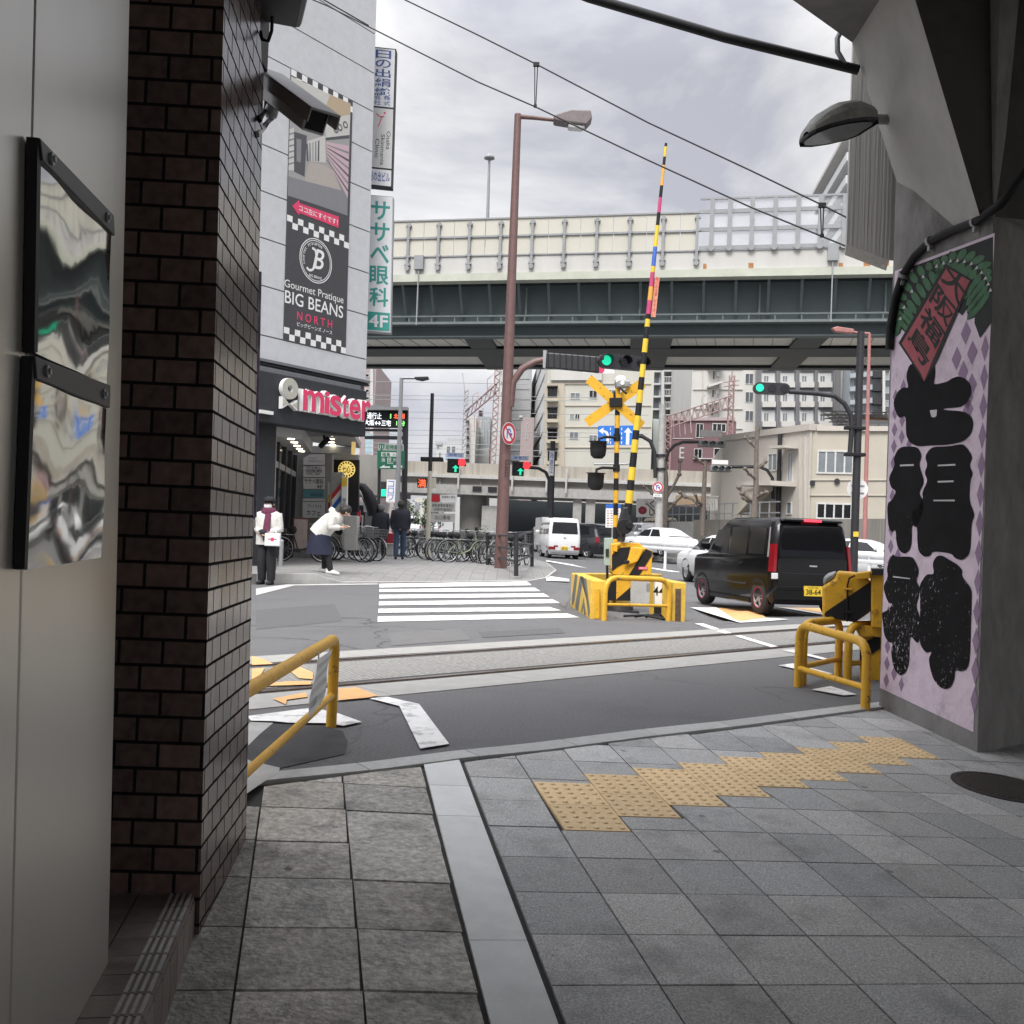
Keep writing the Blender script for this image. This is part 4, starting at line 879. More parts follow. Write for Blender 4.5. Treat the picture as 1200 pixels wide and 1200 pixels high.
# yellow wall enclosure
en = thing('concrete_barrier', tuple(GR(700, 725)), 'yellow painted concrete wall enclosure with grey chevrons around the central gate machine', 'barrier')
def wallseg(nm, a, c, th, h, mi=0):
    d = (c-a); d.z = 0; d.normalize(); n = V((-d.y, d.x, 0))*th
    if n.x < 0 and abs(d.y) > abs(d.x): n = -n
    bb = MB(); lo = [a, c, c+n, a+n]; lo = [V((p.x, p.y, -.25)) for p in lo]; hi = [V((p.x, p.y, 0))+V((0, 0, z)) for p, z in zip(lo, (a.z+h, c.z+h, c.z+h, a.z+h))]
    if (lo[1]-lo[0]).cross(lo[2]-lo[1]).z < 0: lo, hi = lo[::-1], hi[::-1]
    bb.hexa(lo, hi); return bb.build(nm, M['yellow_pale'], en, bevel=.015)
ea, eb, ec = GR(691.5, 725), GR(671, 711), GR(768, 707); ed = GR(787.5, 728)
ea2 = GR(670, 706)
wallseg('side_wall', ea, eb+(eb-ea)*.15, .2, .52)
wallseg('back_wall', eb+(eb-ea)*.16+V((0, 0, 0)), ec+V((.05, .9, 0)), .2, .52)
wallseg('side_wall', ed, ed+V((-.14, 1.35, 0)), .185, .54)
# chevrons on the left wall's outer face
wf = (ea-eb); wf.z = 0; wf.normalize(); CFm = Fr((eb.x, eb.y, 0), wf, ZA); cs = 1 if CFm.w.dot(CAM-CFm.o) > 0 else -1
mk('chevron', (.13, .135, .13), .7, .2, 10, dirt=.4, dirtcol=(.35, .28, .1), dscale=9)
b = MB()
for pl in ([(183, 780), (180, 730), (205, 555), (222, 560), (200, 745)], [(207, 800), (206, 770), (240, 570), (262, 575), (225, 815)], [(262, 575), (240, 572), (283, 590), (308, 820), (300, 860)], [(247, 815), (265, 720), (280, 840), (270, 845), (262, 790), (252, 830)]):
    pts = []
    for q in pl: w_ = ON(*z4(*q), CFm.o, CFm.w)-CFm.o; pts.append((w_.dot(CFm.u), w_.z))
    b.poly(CFm, pts, cs*.003)
b.build('chevron', M['chevron'], en)
fe_ = face(700, 725, ea.y-.004)
b = MB(); ppoly(b, fe_, [(342, 655), (375, 655), (375, 872), (340, 868)], .0, .05, 0, z4); b.build('post', M['yellow'], en, bevel=.008)
fe2 = face(795, 728, ed.y-.004)
b = MB(); ppoly(b, fe2, [(910, 660), (948, 660), (946, 885), (906, 885)], .0, .004, 0, z4); b.build('slot', M['rust'], en)
gl, gr_ = GR(708, 727), GR(783, 728)
guard('guard', gl, gr_, .57, .036, 'yellow tube guard rail standing in front of the central gate machine', .37, .02, .2)
# cabinet, number post, relay box
cbx = face(752, 713, GR(752, 712).y+.25)
ct = thing('equipment_cabinet', tuple(cbx.o), 'plain pale grey concrete cabinet beside the central gate machine', 'cabinet')
b = MB(); ppoly(b, cbx, [(592, 592), (762, 592), (762, 805), (592, 780)], -.3, 0, 0, z4); b.build('box', M['concrete_pale'], ct, bevel=.01)
b = MB(); ppoly(b, cbx, [(706, 622), (730, 622), (730, 678), (706, 678)], 0.001, .006, 0, z4); b.build('hatch', M['grey_metal'], ct)
np_ = face(772, 726, GR(772, 725).y)
nt2 = thing('number_post', tuple(np_.o), 'short white post numbered 44 with a black foot behind the central guard rail', 'post')
b = MB(); ppoly(b, np_, [(765, 610), (816, 612), (814, 770), (765, 768)], -.12, 0, 0, z4); ppoly(b, np_, [(766, 769), (813, 771), (811, 872), (766, 872)], -.118, -.002, 1, z4); b.build('shaft', [M['white_plain'], M['black']], nt2)
x_, y_ = loc(np_, *z4(789, 676)); b = MB(); b.text(np_, '44', x_-.075, x_+.085, y_-.065, y_+.065, .003, 0, .01); b.build('number', M['black'], nt2)
rb_ = face(713, 690, YM+.1)
rx_ = thing('relay_box', tuple(A(713, 712, YM+.1)), 'slim pale green relay box on a black pipe left of the central gate machine', 'box')
mk('pale_green', (.33, .42, .38), .5, .15, 8)
b = MB(); ppoly(b, rb_, [(410, 302), (472, 302), (470, 500), (408, 496)], -.1, 0, 0, z4); b.build('box', M['pale_green'], rx_, bevel=.008)
b = MB(); ppoly(b, rb_, [(418, 380), (440, 378), (440, 432), (418, 432)], .001, .02, 0, z4); b.build('lock', M['dark_metal'], rx_)
b = MB(); b.tube([A(711.5, 662, YM+.12), A(712, 690, YM+.12), A(712, 716, YM+.12)], .02); b.build('pipe', M['black'], rx_)
b = MB(); q = A(758, 724, ed.y+.15)
for i in range(4): b.tube([V((q.x-.3+.15*i, q.y+.2-.04*i, zr(q.x, q.y)+.02)), V((q.x-.05+.08*i, q.y+.06, zr(q.x, q.y)+.05+.01*i)), V((q.x+.25, q.y-.05+.05*i, zr(q.x, q.y)+.015))], .016, 6)
tag(b.build('ground_cable', M['black']), 'black cables lying on the road inside the central yellow enclosure', 'cables')
# --- crossing warning post
YP = YM+.35
pb, pt_ = A(719.5, 716, YP), A(724, 452, YP)
wp = thing('crossing_signal', tuple(pb), 'striped warning post with a yellow crossbuck, two black lamp hoods and a grey horn', 'crossing signal')
def wpp(y): return pb+(pt_-pb)*((716-y)/264)
bands = [('y', 455, 478), ('b', 478, 487), ('y', 487, 502), ('b', 502, 516), ('y', 516, 531), ('b', 531, 547), ('y', 547, 561), ('b', 561, 575), ('y', 575, 590), ('b', 590, 604), ('y', 604, 618), ('b', 618, 632), ('y', 632, 716)]
b = MB()
for c, ya, yb in bands: b.cyl(wpp(yb), wpp(ya), .039, n=14, mi='yb'.index(c))
b.build('post', [M['yellow'], M['black']], wp)
fx = face(721.5, 473, YP-.06)
for pl in ([(45, 360), (98, 293), (570, 712), (522, 778)], [(80, 752), (33, 682), (530, 325), (580, 402)]):
    b = MB(); ppoly(b, fx, pl, -.012 if pl[0][0] == 45 else -.028, .0 if pl[0][0] == 45 else -.014, 0, z5); b.build('crossbuck_arm', M['yellow'], wp)
b = MB(); ppoly(b, fx, [(255, 498), (368, 498), (368, 580), (255, 580)], .002, .05, 0, z5); ppoly(b, fx, [(290, 440), (310, 440), (310, 500), (290, 500)], .002, .02, 0, z5); b.build('bracket', M['black'], wp, bevel=.008)
hn = face(729, 448, YP-.12); b = MB()
ppoly(b, hn, [(305, 350), (345, 330), (440, 345), (432, 400), (320, 405)], -.2, .0, 0, z5); b.build('horn', M['grey_metal'], wp, bevel=.02)
b = MB(); x_, y_ = loc(hn, *z5(370, 365)); b.disc(hn, x_, y_, .035, .002, .012, n=14); b.build('horn_mouth', M['white_plain'], wp)
b = MB(); ppoly(b, hn, [(310, 345), (312, 310), (350, 292), (400, 305), (408, 345)], -.2, -.02, 0, z5); b.build('horn_cap', M['white_plain'], wp, bevel=.02)
b = MB(); b.tube([A(727, 455, YP-.1), A(734, 461, YP-.2)], .018); b.build('lamp_stub', M['black'], wp)
for yy, cx in ((523, 701), (560, 698)):
    arm_y = yy-10 if yy == 523 else yy-11
    b = MB(); c_ = A(cx+1, yy-4, YP-.12)
    b.tube([wpp(arm_y)+V((0, -.03, 0)), A(cx+8, arm_y-1, YP-.1), A(cx+1, arm_y+1, YP-.12), c_], .022); b.build('lamp_arm', M['black'], wp)
    b = MB(); c_ = A(cx, yy+5, YP-.12); n_ = 20; rings = []
    for zz, r_, k_ in ((.145, .155, 1), (.135, .15, 1), (.13, .13, 1), (.0, .128, .96), (-.08, .115, .9), (-.125, .07, .8), (-.13, 0.001, .8)):
        rings.append([c_+V((r_*math.cos(t), r_*.75*math.sin(t), zz)) for t in [2*math.pi*i/n_ for i in range(n_)]])
    vs = [v for R_ in rings for v in R_]
    b.add(vs, [(i*n_+k, (i+1)*n_+k, (i+1)*n_+(k+1) % n_, i*n_+(k+1) % n_) for i in range(len(rings)-1) for k in range(n_)], 0, True); b.add(rings[0], [tuple(range(n_))]); b.build('lamp_hood', M['black'], wp)
    b = MB(); b.cyl(wpp(arm_y+4), wpp(arm_y-4), .055, n=14); b.build('clamp', M['black'], wp)
# --- right gate machine
YR = 8.25
zm = lambda x, y: (920+x*.175, 640+y*.175)
fr_ = face(1000, 790, YR, -.32)
rm = thing('gate_machine', tuple(A(1015, 802, YR+.25)), 'yellow and black barrier machine half hidden behind the painted pillar', 'gate machine')
b = MB(); ppoly(b, fr_, [(247, 272), (338, 215), (345, 170), (470, 180), (575, 232), (575, 440), (470, 512), (420, 505), (265, 490), (250, 465)], -.4, 0, 0, zm); b.build('cover', M['yellow'], rm, bevel=.02)
b = MB(); ppoly(b, fr_, [(262, 458), (272, 440), (575, 236), (575, 430), (470, 507), (418, 500), (275, 476)], .002, .01, 0, zm); b.build('stripe', M['black'], rm)
b = MB(); ppoly(b, fr_, [(255, 210), (285, 188), (342, 170), (338, 212), (255, 262)], -.38, -.02, 0, zm); b.build('tip', M['grey_metal'], rm, bevel=.02)
b = MB(); ppoly(b, fr_, [(576, 165), (900, 160), (900, 560), (576, 545)], -.45, .04, 0, zm); b.build('gear_box', M['yellow'], rm, bevel=.012)
b = MB(); ppoly(b, fr_, [(580, 152), (900, 150), (900, 190), (580, 192)], -.4, .07, 0, zm); b.build('top_plate', M['dark_metal'], rm)
b = MB(); ppoly(b, fr_, [(468, 180), (572, 166), (572, 215), (482, 224)], -.2, .08, 0, zm); b.build('junction_box', M['yellow'], rm, bevel=.01)
b = MB(); b.tube([fr_.p(*loc(fr_, *zm(465, 195)), .05), fr_.p(*loc(fr_, *zm(430, 215)), .03), fr_.p(*loc(fr_, *zm(418, 260)), .015), fr_.p(*loc(fr_, *zm(416, 505)), .015)], .007); b.build('seam_cable', M['black'], rm)
for yy in (290, 445):
    b = MB(); ppoly(b, fr_, [(392, yy-12), (450, yy-8), (450, yy+4), (392, yy)], .004, .03, 0, zm); b.build('hinge', M['yellow'] if yy < 300 else M['black'], rm, bevel=.004)
b = MB(); ppoly(b, fr_, [(450, 518), (760, 560), (760, 612), (500, 612)], -.35, -.02, 0, zm); b.build('yoke', M['yellow'], rm, bevel=.01)
b = MB(); ppoly(b, fr_, [(500, 600), (700, 600), (690, 925), (500, 920)], -.34, -.08, 0, zm); b.build('stem', M['yellow'], rm, bevel=.01)
b = MB(); ppoly(b, fr_, [(535, 645), (640, 596), (640, 690), (575, 732)], -.078, -.07, 0, zm); ppoly(b, fr_, [(500, 650), (535, 645), (515, 800), (500, 800)], -.078, -.07, 0, zm); b.build('stem_stripe', M['black'], rm)
b = MB(); x_, y_ = loc(fr_, *zm(590, 960)); b.cyl(fr_.p(x_, y_, -.2)+V((0, 0, -.06)), fr_.p(x_, y_, -.2)+V((0, 0, .05)), .3, n=24); b.build('base', M['dark_metal'], rm)
b = MB(); x_, y_ = loc(fr_, *zm(598, 428)); b.disc(fr_, x_, y_, .02, .04, .06, n=12); b.build('bolt', M['yellow'], rm)
# --- brown lamp pole with its signal arm
YL = 28.0
def gz(px, Y): q = A(px, 640, Y); return V((q.x, Y, zr(q.x, Y)+.13))
lb = gz(587, YL); lb = V((A(587, 655, YL).x, YL, lb.z)); ltp = A(607, 134, YL)
mk('lamp_grey', (.17, .14, .145), .5, .12, 6)
lp = thing('street_lamp', tuple(lb), 'tall brown street lamp pole with a bent signal arm and round road sign', 'street lamp')
def lpp(y): k = (655-y)/(655-134); return lb+(ltp-lb)*k
b = MB(); b.cyl(lb, ltp, .175, .095, n=16); b.build('pole', M['brown_pole'], lp)
b = MB(); b.tube([A(606, 136.5, YL), A(625, 138, YL), A(652, 141, YL)], [.07, .06, .05]); b.build('arm', M['brown_pole'], lp)
fh = face(670, 142, YL); b = MB(); zt_ = lambda x, y: (560+x*.21667, y*.21667)
ppoly(b, fh, [(408, 640), (420, 632), (500, 608), (608, 610), (616, 655), (585, 690), (500, 680), (410, 665)], -.22, .22, 0, zt_); b.build('head', M['lamp_grey'], lp, bevel=.04)
b = MB(); ppoly(b, fh, [(485, 678), (580, 690), (565, 704), (490, 698)], -.15, .15, 0, zt_); b.build('lens', M['white_plain'], lp, bevel=.03)
b = MB(); b.tube([lpp(470)+V((.1, 0, 0)), A(601, 448, YL), A(612, 432, YL), A(627, 424, YL), A(640, 421, YL)], [.1, .1, .095, .09, .08]); b.build('signal_arm', M['brown_pole'], lp)
b = MB(); fq = face(594.5, 546, YL-.17); 
b.text(fq, '日', -.06, .06, -.08, .16, .01); b.text(fq, '日', -.06, .06, -.3, -.1, .01); b.build('marking', M['dark_metal'], lp)
sgn_m = dict(white=M['white_plain'], red=mk('sign_red', (.5, .03, .05), .5, .06, 6), blue=mk('sign_blue', (.02, .12, .5), .5, .06, 6))
def no_uturn(px, py, Y, r, yaw, label, plate=False):
    f = face(px, py, Y, yaw); t_ = thing('road_sign', tuple(f.o), label, 'road sign')
    b = MB(); b.disc(f, 0, 0, r, -.01, 0, 0, 32); b.build('board', M['grey_metal'], t_)
    b = MB(); b.disc(f, 0, 0, r*.98, .001, None, 0, 32); b.ring(f, 0, 0, r*.68, r*.93, .002, .004, 1, 32)
    b.ring(f, -.02*r, .12*r, r*.17, r*.31, .003, .005, 2, 16, 0, math.pi); b.poly(f, [(-.33*r, .12*r), (-.19*r, .12*r), (-.19*r, -.45*r), (-.33*r, -.45*r)], .003, .005, 2)
    b.poly(f, [(.02*r, .05*r), (.48*r, .05*r), (.25*r, -.38*r)], .003, .005, 2); b.poly(f, [(-.56*r, .46*r), (-.46*r, .56*r), (.56*r, -.46*r), (.46*r, -.56*r)], .0055, .007, 1)
    b.build('symbol', [sgn_m['white'], sgn_m['red'], sgn_m['blue']], t_)
    if plate: b = MB(); b.fbox(f, -r*.8, r*.8, -r*1.75, -r*1.15, -.01, 0); b.text(f, '8-20', -r*.4, r*.4, -r*1.6, -r*1.3, .003, 1); b.build('time_plate', [M['white_plain'], M['black']], t_)
    return t_
no_uturn(596.5, 508, YL-.25, .31, math.radians(52), 'round no U-turn sign on the brown lamp pole')
no_uturn(771, 571, 54.6, .3, 0, 'round no U-turn sign on the grey utility pole with a small plate under it', True)
# signals
def signal_h(name, px0, py0, px1, py1, Y, label, lit=0, yaw=0.0, visor=True, depth=.2, group=None):
    f = face((px0+px1)/2, (py0+py1)/2, Y, yaw); q0, q1 = loc(f, px0, py0), loc(f, px1, py1); w, h = abs(q1[0]-q0[0]), abs(q1[1]-q0[1])
    t_ = thing(name, tuple(f.o), label, 'traffic signal', group)
    n_ = 10; pts = [(w/2-h/2+h/2*math.cos(a), h/2*math.sin(a)) for a in [-math.pi/2+math.pi*i/n_ for i in range(n_+1)]]+[(-w/2+h/2+h/2*math.cos(a), h/2*math.sin(a)) for a in [math.pi/2+math.pi*i/n_ for i in range(n_+1)]]
    b = MB(); b.poly(f, pts, -depth, 0); b.build('housing', M['dark_metal'], t_)
    for i in range(3):
        cx = -w/2+h/2+(w-h)*i/2
        b = MB(); b.disc(f, cx, 0, h*.34, 0, .02, 0, 20); b.build('lens', M['green_lamp'] if i == lit else M['glass_dark'], t_)
        if visor: b = MB(); b.ring(f, cx, 0, h*.37, h*.41, 0, h*.55, 0, 16, math.radians(-10), math.radians(190)); b.build('visor', M['black'], t_)
    return t_
signal_h('traffic_signal', 703, 413, 761, 435, 26.6, 'three lens traffic signal showing green on the arm of the brown pole', 0, math.radians(14))
bk = face(670, 424, YL-.6, math.radians(-8)); bs_ = thing('traffic_signal', tuple(bk.o), 'dark backboard of a traffic signal seen from behind on the brown pole arm', 'traffic signal')
b = MB(); ppoly(b, bk, [(638, 413), (702, 418), (702, 437), (639, 431)], -.12, .05); b.build('housing', M['dark_metal'], bs_, bevel=.03)
b = MB()
for i in range(9): x = 642+7*i; ppoly(b, bk, [(x, 413.6+i*.55), (x+1, 413.7+i*.55), (x+1, 431.5+i*.6), (x, 431.4+i*.6)], .051, .075)
b.build('rib', M['black'], bs_)
b = MB(); ppoly(b, bk, [(637, 411), (641, 411), (639.5, 432), (636.5, 431)], -.14, .09); b.build('bracket', M['grey_metal'], bs_)
nb = face(703, 436, 33.0); nbt = thing('name_plate', tuple(nb.o), 'small white name plate with a red emblem hanging under the signal arm', 'sign')
b = MB(); ppoly(b, nb, [(683, 433), (720, 432), (720, 438), (683, 437)], -.02, 0); b.build('plate', M['white_plain'], nbt)
b = MB(); x_, y_ = loc(nb, 704, 433); b.disc(nb, x_, y_, .12, .001, .006, 0, 16); b.build('emblem', M['pink'], nbt)
# pole on the right with a green signal
YS = 31.0
sb_, st_ = A(999.5, 690, YS), A(1009, 389, YS)
spn = thing('signal_pole', tuple(sb_), 'dark steel pole on the right behind the black van carrying a curved signal arm', 'pole')
b = MB(); b.cyl(sb_, st_, .125, .11, n=14); b.build('pole', M['dark_metal'], spn)
zq = lambda x, y: (780+.23333*x, 400+.23333*y)
b = MB(); b.tube([A(*zq(q, r), YS-.1) for q, r in ((620, 253), (760, 262), (850, 275), (900, 315), (930, 370), (935, 430), (925, 575))], .075, 10); b.build('signal_arm', M['dark_metal'], spn)
for yy in (435, 568):
    b = MB(); q = A(*zq(950, yy), YS-.05); b.box(q.x-.3, q.x+.3, q.y-.13, q.y+.13, q.z-.06, q.z+.05); b.build('bracket', M['black'], spn, bevel=.02)
signal_h('traffic_signal', 884, 447.5, 926, 462.5, YS-.15, 'green traffic signal on the curved arm of the dark pole above the black van', 0, 0.0, False)
f = face(1005, 573, YS+.2); t_ = thing('road_sign', tuple(f.o), 'pale back of a round road sign behind the dark pole', 'road sign')
b = MB(); b.disc(f, 0, 0, .32, -.01, 0, 0, 32); b.build('board', M['white_plain'], t_)
b = MB(); b.fbox(f, -.2, .2, .08, .12, 0, .02); b.fbox(f, -.2, .2, -.14, -.1, 0, .02); b.build('brace', M['grey_metal'], t_)
b = MB(); ppoly(b, face(1003, 625, YS-.14), [(1000, 623), (1006, 623), (1006, 629), (1000, 629)], 0, .006); tag(b.build('sticker', mat('sticker_yellow', (.7, .5, .05), .5)), 'small yellow sticker on the dark signal pole', 'sticker')
# pink street lamp on the right
q0, q1 = A(1013, 640, 40), A(1019, 391, 40)
pk = thing('street_lamp', tuple(q0), 'slim pinkish street lamp on the right in front of the overpass', 'street lamp')
mk('pink_pole', (.36, .16, .15), .5, .15, 6)
b = MB(); b.cyl(q0, q1, .09, .06, n=10); b.build('pole', M['pink_pole'], pk)
b = MB(); b.tube([q1, A(1005, 390, 40), A(990, 387, 40)], .05); b.build('arm', M['pink_pole'], pk)
b = MB(); ppoly(b, face(985, 387, 40), [(974, 385), (980, 383), (1000, 386), (999, 391), (978, 389)], -.12, .12); b.build('head', M['pink_pole'], pk, bevel=.03)
# grey lamp on the left and the plain dark pole
q0, q1 = A(464, 640, 44), A(470.5, 443, 44); q0.z = zr(q0.x, 44)+.1
gl_ = thing('street_lamp', tuple(q0), 'grey street lamp behind the green road sign', 'street lamp')
b = MB(); b.cyl(q0, q1, .12, .08, n=10); b.build('pole', M['grey_metal'], gl_)
b = MB(); b.tube([q1, A(488, 443, 44)], .06); b.build('arm', M['grey_metal'], gl_)
b = MB(); ppoly(b, face(495, 444, 44), [(486, 442), (502, 441.5), (503, 444.5), (495, 446.5), (487, 445)], -.15, .15); b.build('head', M['dark_metal'], gl_, bevel=.03)
q0, q1 = A(501, 651, 33), A(506.7, 461, 33)
up_ = thing('utility_pole', tuple(q0), 'straight dark pole with a pale lower half standing among the parked bicycles', 'pole')
qm = q0.lerp(q1, .52)
b = MB(); b.cyl(q0, qm, .075, .07, n=12); b.build('lower_shaft', M['cream'], up_)
b = MB(); b.cyl(qm, q1, .068, .058, n=12); b.build('upper_shaft', M['dark_metal'], up_)
b = MB(); b.cyl(q0-V((0, 0, .05)), q0+V((0, 0, .22)), .16, .08, n=12); b.build('foot', M['cream'], up_)
f = face(495, 566, 32.9); t_ = thing('led_sign', tuple(f.o), 'small square red LED sign on the pale pole', 'LED sign')
b = MB(); ppoly(b, f, [(489, 561), (500, 561), (500, 571.5), (489, 571.5)], -.1, 0); b.build('housing', M['black'], t_)
b = MB(); x_, y_ = loc(f, 494.5, 566.3); b.text(f, '満', x_-.13, x_+.13, y_-.13, y_+.13, .004, 0, .01); b.build('lettering', M['led_red'], t_)
f = face(507, 567, 33.1); t_ = thing('control_box', tuple(f.o), 'small beige control box fixed to the pale pole', 'box')
b = MB(); ppoly(b, f, [(505, 560), (511, 560), (511, 571.5), (505, 571.5)], -.1, .05); b.build('box', M['cream'], t_, bevel=.01)
# direction LED board and green sign
YB = 45.0
z4b = lambda x, y: (420+x*.116667, 460+y*.116667)
f = face(455, 490, YB, math.radians(3)); t_ = thing('led_board', tuple(f.o), 'wide LED traffic board with white and orange characters beside the pink letters', 'LED board')
b = MB(); ppoly(b, f, [(-20, 178), (490, 178), (485, 352), (-20, 345)], -.3, 0, 0, z4b); b.build('panel', M['black'], t_)
b = MB(); ppoly(b, f, [(-20, 130), (250, 136), (260, 150), (500, 150), (500, 182), (-20, 178)], -.45, .25, 0, z4b); b.build('hood', M['grey_metal'], t_)
def ltxt(b, s, x0, y0, x1, y1, mi, bold=.012): (a, c), (d, e) = loc(f, *z4b(x0, y1)), loc(f, *z4b(x1, y0)); b.text(f, s, a, d, c, e, .01, mi, bold)
b = MB(); ltxt(b, '通行止', 85, 205, 235, 262, 0); ltxt(b, '大阪↔三宅', 60, 280, 328, 328, 0); ltxt(b, '北', 355, 215, 400, 262, 1, .03); ltxt(b, '回', 412, 215, 465, 262, 1, .03); ltxt(b, '15分', 380, 285, 470, 335, 2, .02); ltxt(b, 'I', 318, 215, 330, 260, 2)
b.build('lettering', [M['led_white'], M['led_red'], M['led_green']], t_)
b = MB(); 
for y0, y1 in ((362, 382), (432, 462)): ppoly(b, f, [(60, y0), (490, y0+4), (490, y1+8), (60, y1)], -.35, -.1, 0, z4b)
b.build('gantry_beam', M['dark_metal'], t_)
b = MB(); q0, q1 = A(473, 640, YB+.2), A(475.5, 478, YB+.2); q0.z = -.1; b.cyl(q0, q1, .13, n=10); b.build('post', M['dark_metal'], t_)
f = face(459, 535, YB-.5); t_ = thing('direction_sign', tuple(f.o), 'green expressway sign with a grey header and white characters under the LED board', 'road sign')
mk('sign_green', (.02, .16, .09), .5, .08, 5)
b = MB(); ppoly(b, f, [(190, 578), (465, 588), (460, 770), (188, 768)], -.04, 0, 0, z4b); b.build('board', M['sign_green'], t_)
b = MB(); ppoly(b, f, [(198, 515), (455, 520), (455, 586), (198, 580)], -.04, .002, 0, z4b); b.build('header', mat('sign_grey', (.42, .45, .43), .5), t_)
b = MB(); ppoly(b, f, [(230, 598), (412, 602), (412, 645), (230, 642)], .002, .004, 0, z4b)
ltxt(b, '池', 230, 655, 268, 695, 0); ltxt(b, '田', 290, 655, 328, 695, 0); ltxt(b, '方面', 345, 662, 410, 695, 0); ltxt(b, 'Ikeda', 290, 700, 352, 716, 0)
ppoly(b, f, [(215, 752), (262, 725), (262, 742), (318, 742), (318, 757), (215, 757)], .002, .004, 0, z4b); ppoly(b, f, [(350, 730), (440, 732), (440, 756), (350, 756)], .002, .004, 0, z4b)
ltxt(b, '福島', 235, 604, 320, 640, 1); ltxt(b, '入口', 340, 608, 405, 638, 1); ltxt(b, '阪神高速', 275, 528, 445, 572, 1); 
x_, y_ = loc(f, *z4b(234, 546)); b.poly(f, [(x_-.13, y_+.13), (x_+.13, y_+.13), (x_+.11, y_-.05), (x_, y_-.16), (x_-.11, y_-.05)], .004, .006, 1); b.text(f, '11', x_-.06, x_+.06, y_-.07, y_+.08, .008, 0, .01)
b.build('lettering', [M['white_plain'], M['sign_green']], t_)
b = MB(); q0, q1 = A(443, 640, YB-.3), A(445, 522, YB-.3); q0.z = -.1; b.cyl(q0, q1, .07, n=8); b.build('post', M['dark_metal'], t_)
# far mast signals: red with a green arrow
def mast(px0, py0, Y, label, px_pole=None):
    k = Y/F; f = face(px0, py0, Y); t_ = thing('traffic_signal', tuple(f.o), label, 'traffic signal')
    b = MB(); b.fbox(f, -7*k, 7*k, -8.5*k, 8*k, -.3, 0); b.fbox(f, 5*k, 15*k, 0*k, 8*k, -.3, 0); b.build('housing', M['black'], t_, bevel=.03)
    b = MB(); b.disc(f, 10*k, 4*k, 4.6*k, .002, .02, 0, 20); b.build('red_lens', M['red_lamp'], t_)
    b = MB(); b.poly(f, [(3*k-4*k, -3*k), (3*k, .6*k), (3*k+4*k, -3*k), (4.2*k, -3*k), (4.2*k, -7.5*k), (1.8*k, -7.5*k), (1.8*k, -3*k)], .002, .02); b.build('arrow_lens', M['green_lamp'], t_)
    b = MB()
    for dx in (-3.6, 3): 
        for dy in (4, -3.5) if dx < 0 else (4,): b.ring(f, dx*k, dy*k, 2.6*k, 3.2*k, .002, .05, 0, 14)
    b.build('dark_lens', M['dark_metal'], t_)
    b = MB(); b.fbox(f, -8*k, 12*k, 10*k, 15*k, -.05, 0); b.text(f, '海老江', -6.5*k, 10.5*k, 10.8*k, 14.3*k, .01, 1); b.build('name_plate', [M['concrete_pale'], M['sign_blue']], t_) if False else b.build('name_plate', [mat('plate_blue', (.45, .5, .6), .5), M['sign_blue']], t_)
    if px_pole:
        b = MB(); b.tube([f.p(14*k, 2*k, -.15), f.p(24*k, 1.5*k, -.15), f.p(33*k, -3*k, -.15), f.p(37*k, -12*k, -.15), f.p(38*k, -45*k, -.15)], .1); b.build('mast_arm', M['dark_metal'], t_)
        b = MB(); q1, q0 = A(648, 517, Y), A(645, 640, Y); q0.z = -.1; b.cyl(q0, q1, .16, n=10); b.build('mast', M['dark_metal'], t_)
        b = MB(); fx2 = face(646.5, 538, Y-.2); b.fbox(fx2, -.15, .15, -1.0, .5, 0, .02); b.vtext(fx2, '海老江', 0, .45, .22, .45, .025, 1); b.build('street_name', [M['white_plain'], M['sign_blue']], t_)
    return t_
mast(531, 545.5, 62, 'left of the two red signals with a green arrow before the rail bridge')
mast(607, 549, 62, 'right of the two red signals with a green arrow, on its own curved mast', True)
f = face(506, 538, 33.05); t_ = thing('traffic_signal', tuple(f.o), 'dark signal seen edge on across the plain dark pole', 'traffic signal')
b = MB(); ppoly(b, f, [(493, 535.5), (519, 536), (520, 541), (493, 540.5)], -.15, .1); b.build('housing', M['black'], t_, bevel=.02)
# small pedestrian signal far left
f = face(449.5, 577, 52); t_ = thing('pedestrian_signal', tuple(f.o), 'small green pedestrian signal below the expressway sign', 'traffic signal')
b = MB(); b.fbox(f, -.16, .16, -.25, .55, -.2, 0); b.build('housing', M['dark_metal'], t_)
b = MB(); b.fbox(f, -.12, .12, -.2, .16, .002, .01); b.build('lens', M['green_lamp'], t_)
f = face(458, 575, 51); t_ = thing('shop_sign', tuple(f.o), 'small white upright shop sign beside the green pedestrian signal', 'sign')
b = MB(); b.fbox(f, -.22, .22, -.55, .55, -.1, 0); b.build('board', M['white_plain'], t_); b = MB(); b.vtext(f, 'コロワ', 0, .5, .3, .34, .006, 0); b.build('lettering', M['sign_blue'], t_)
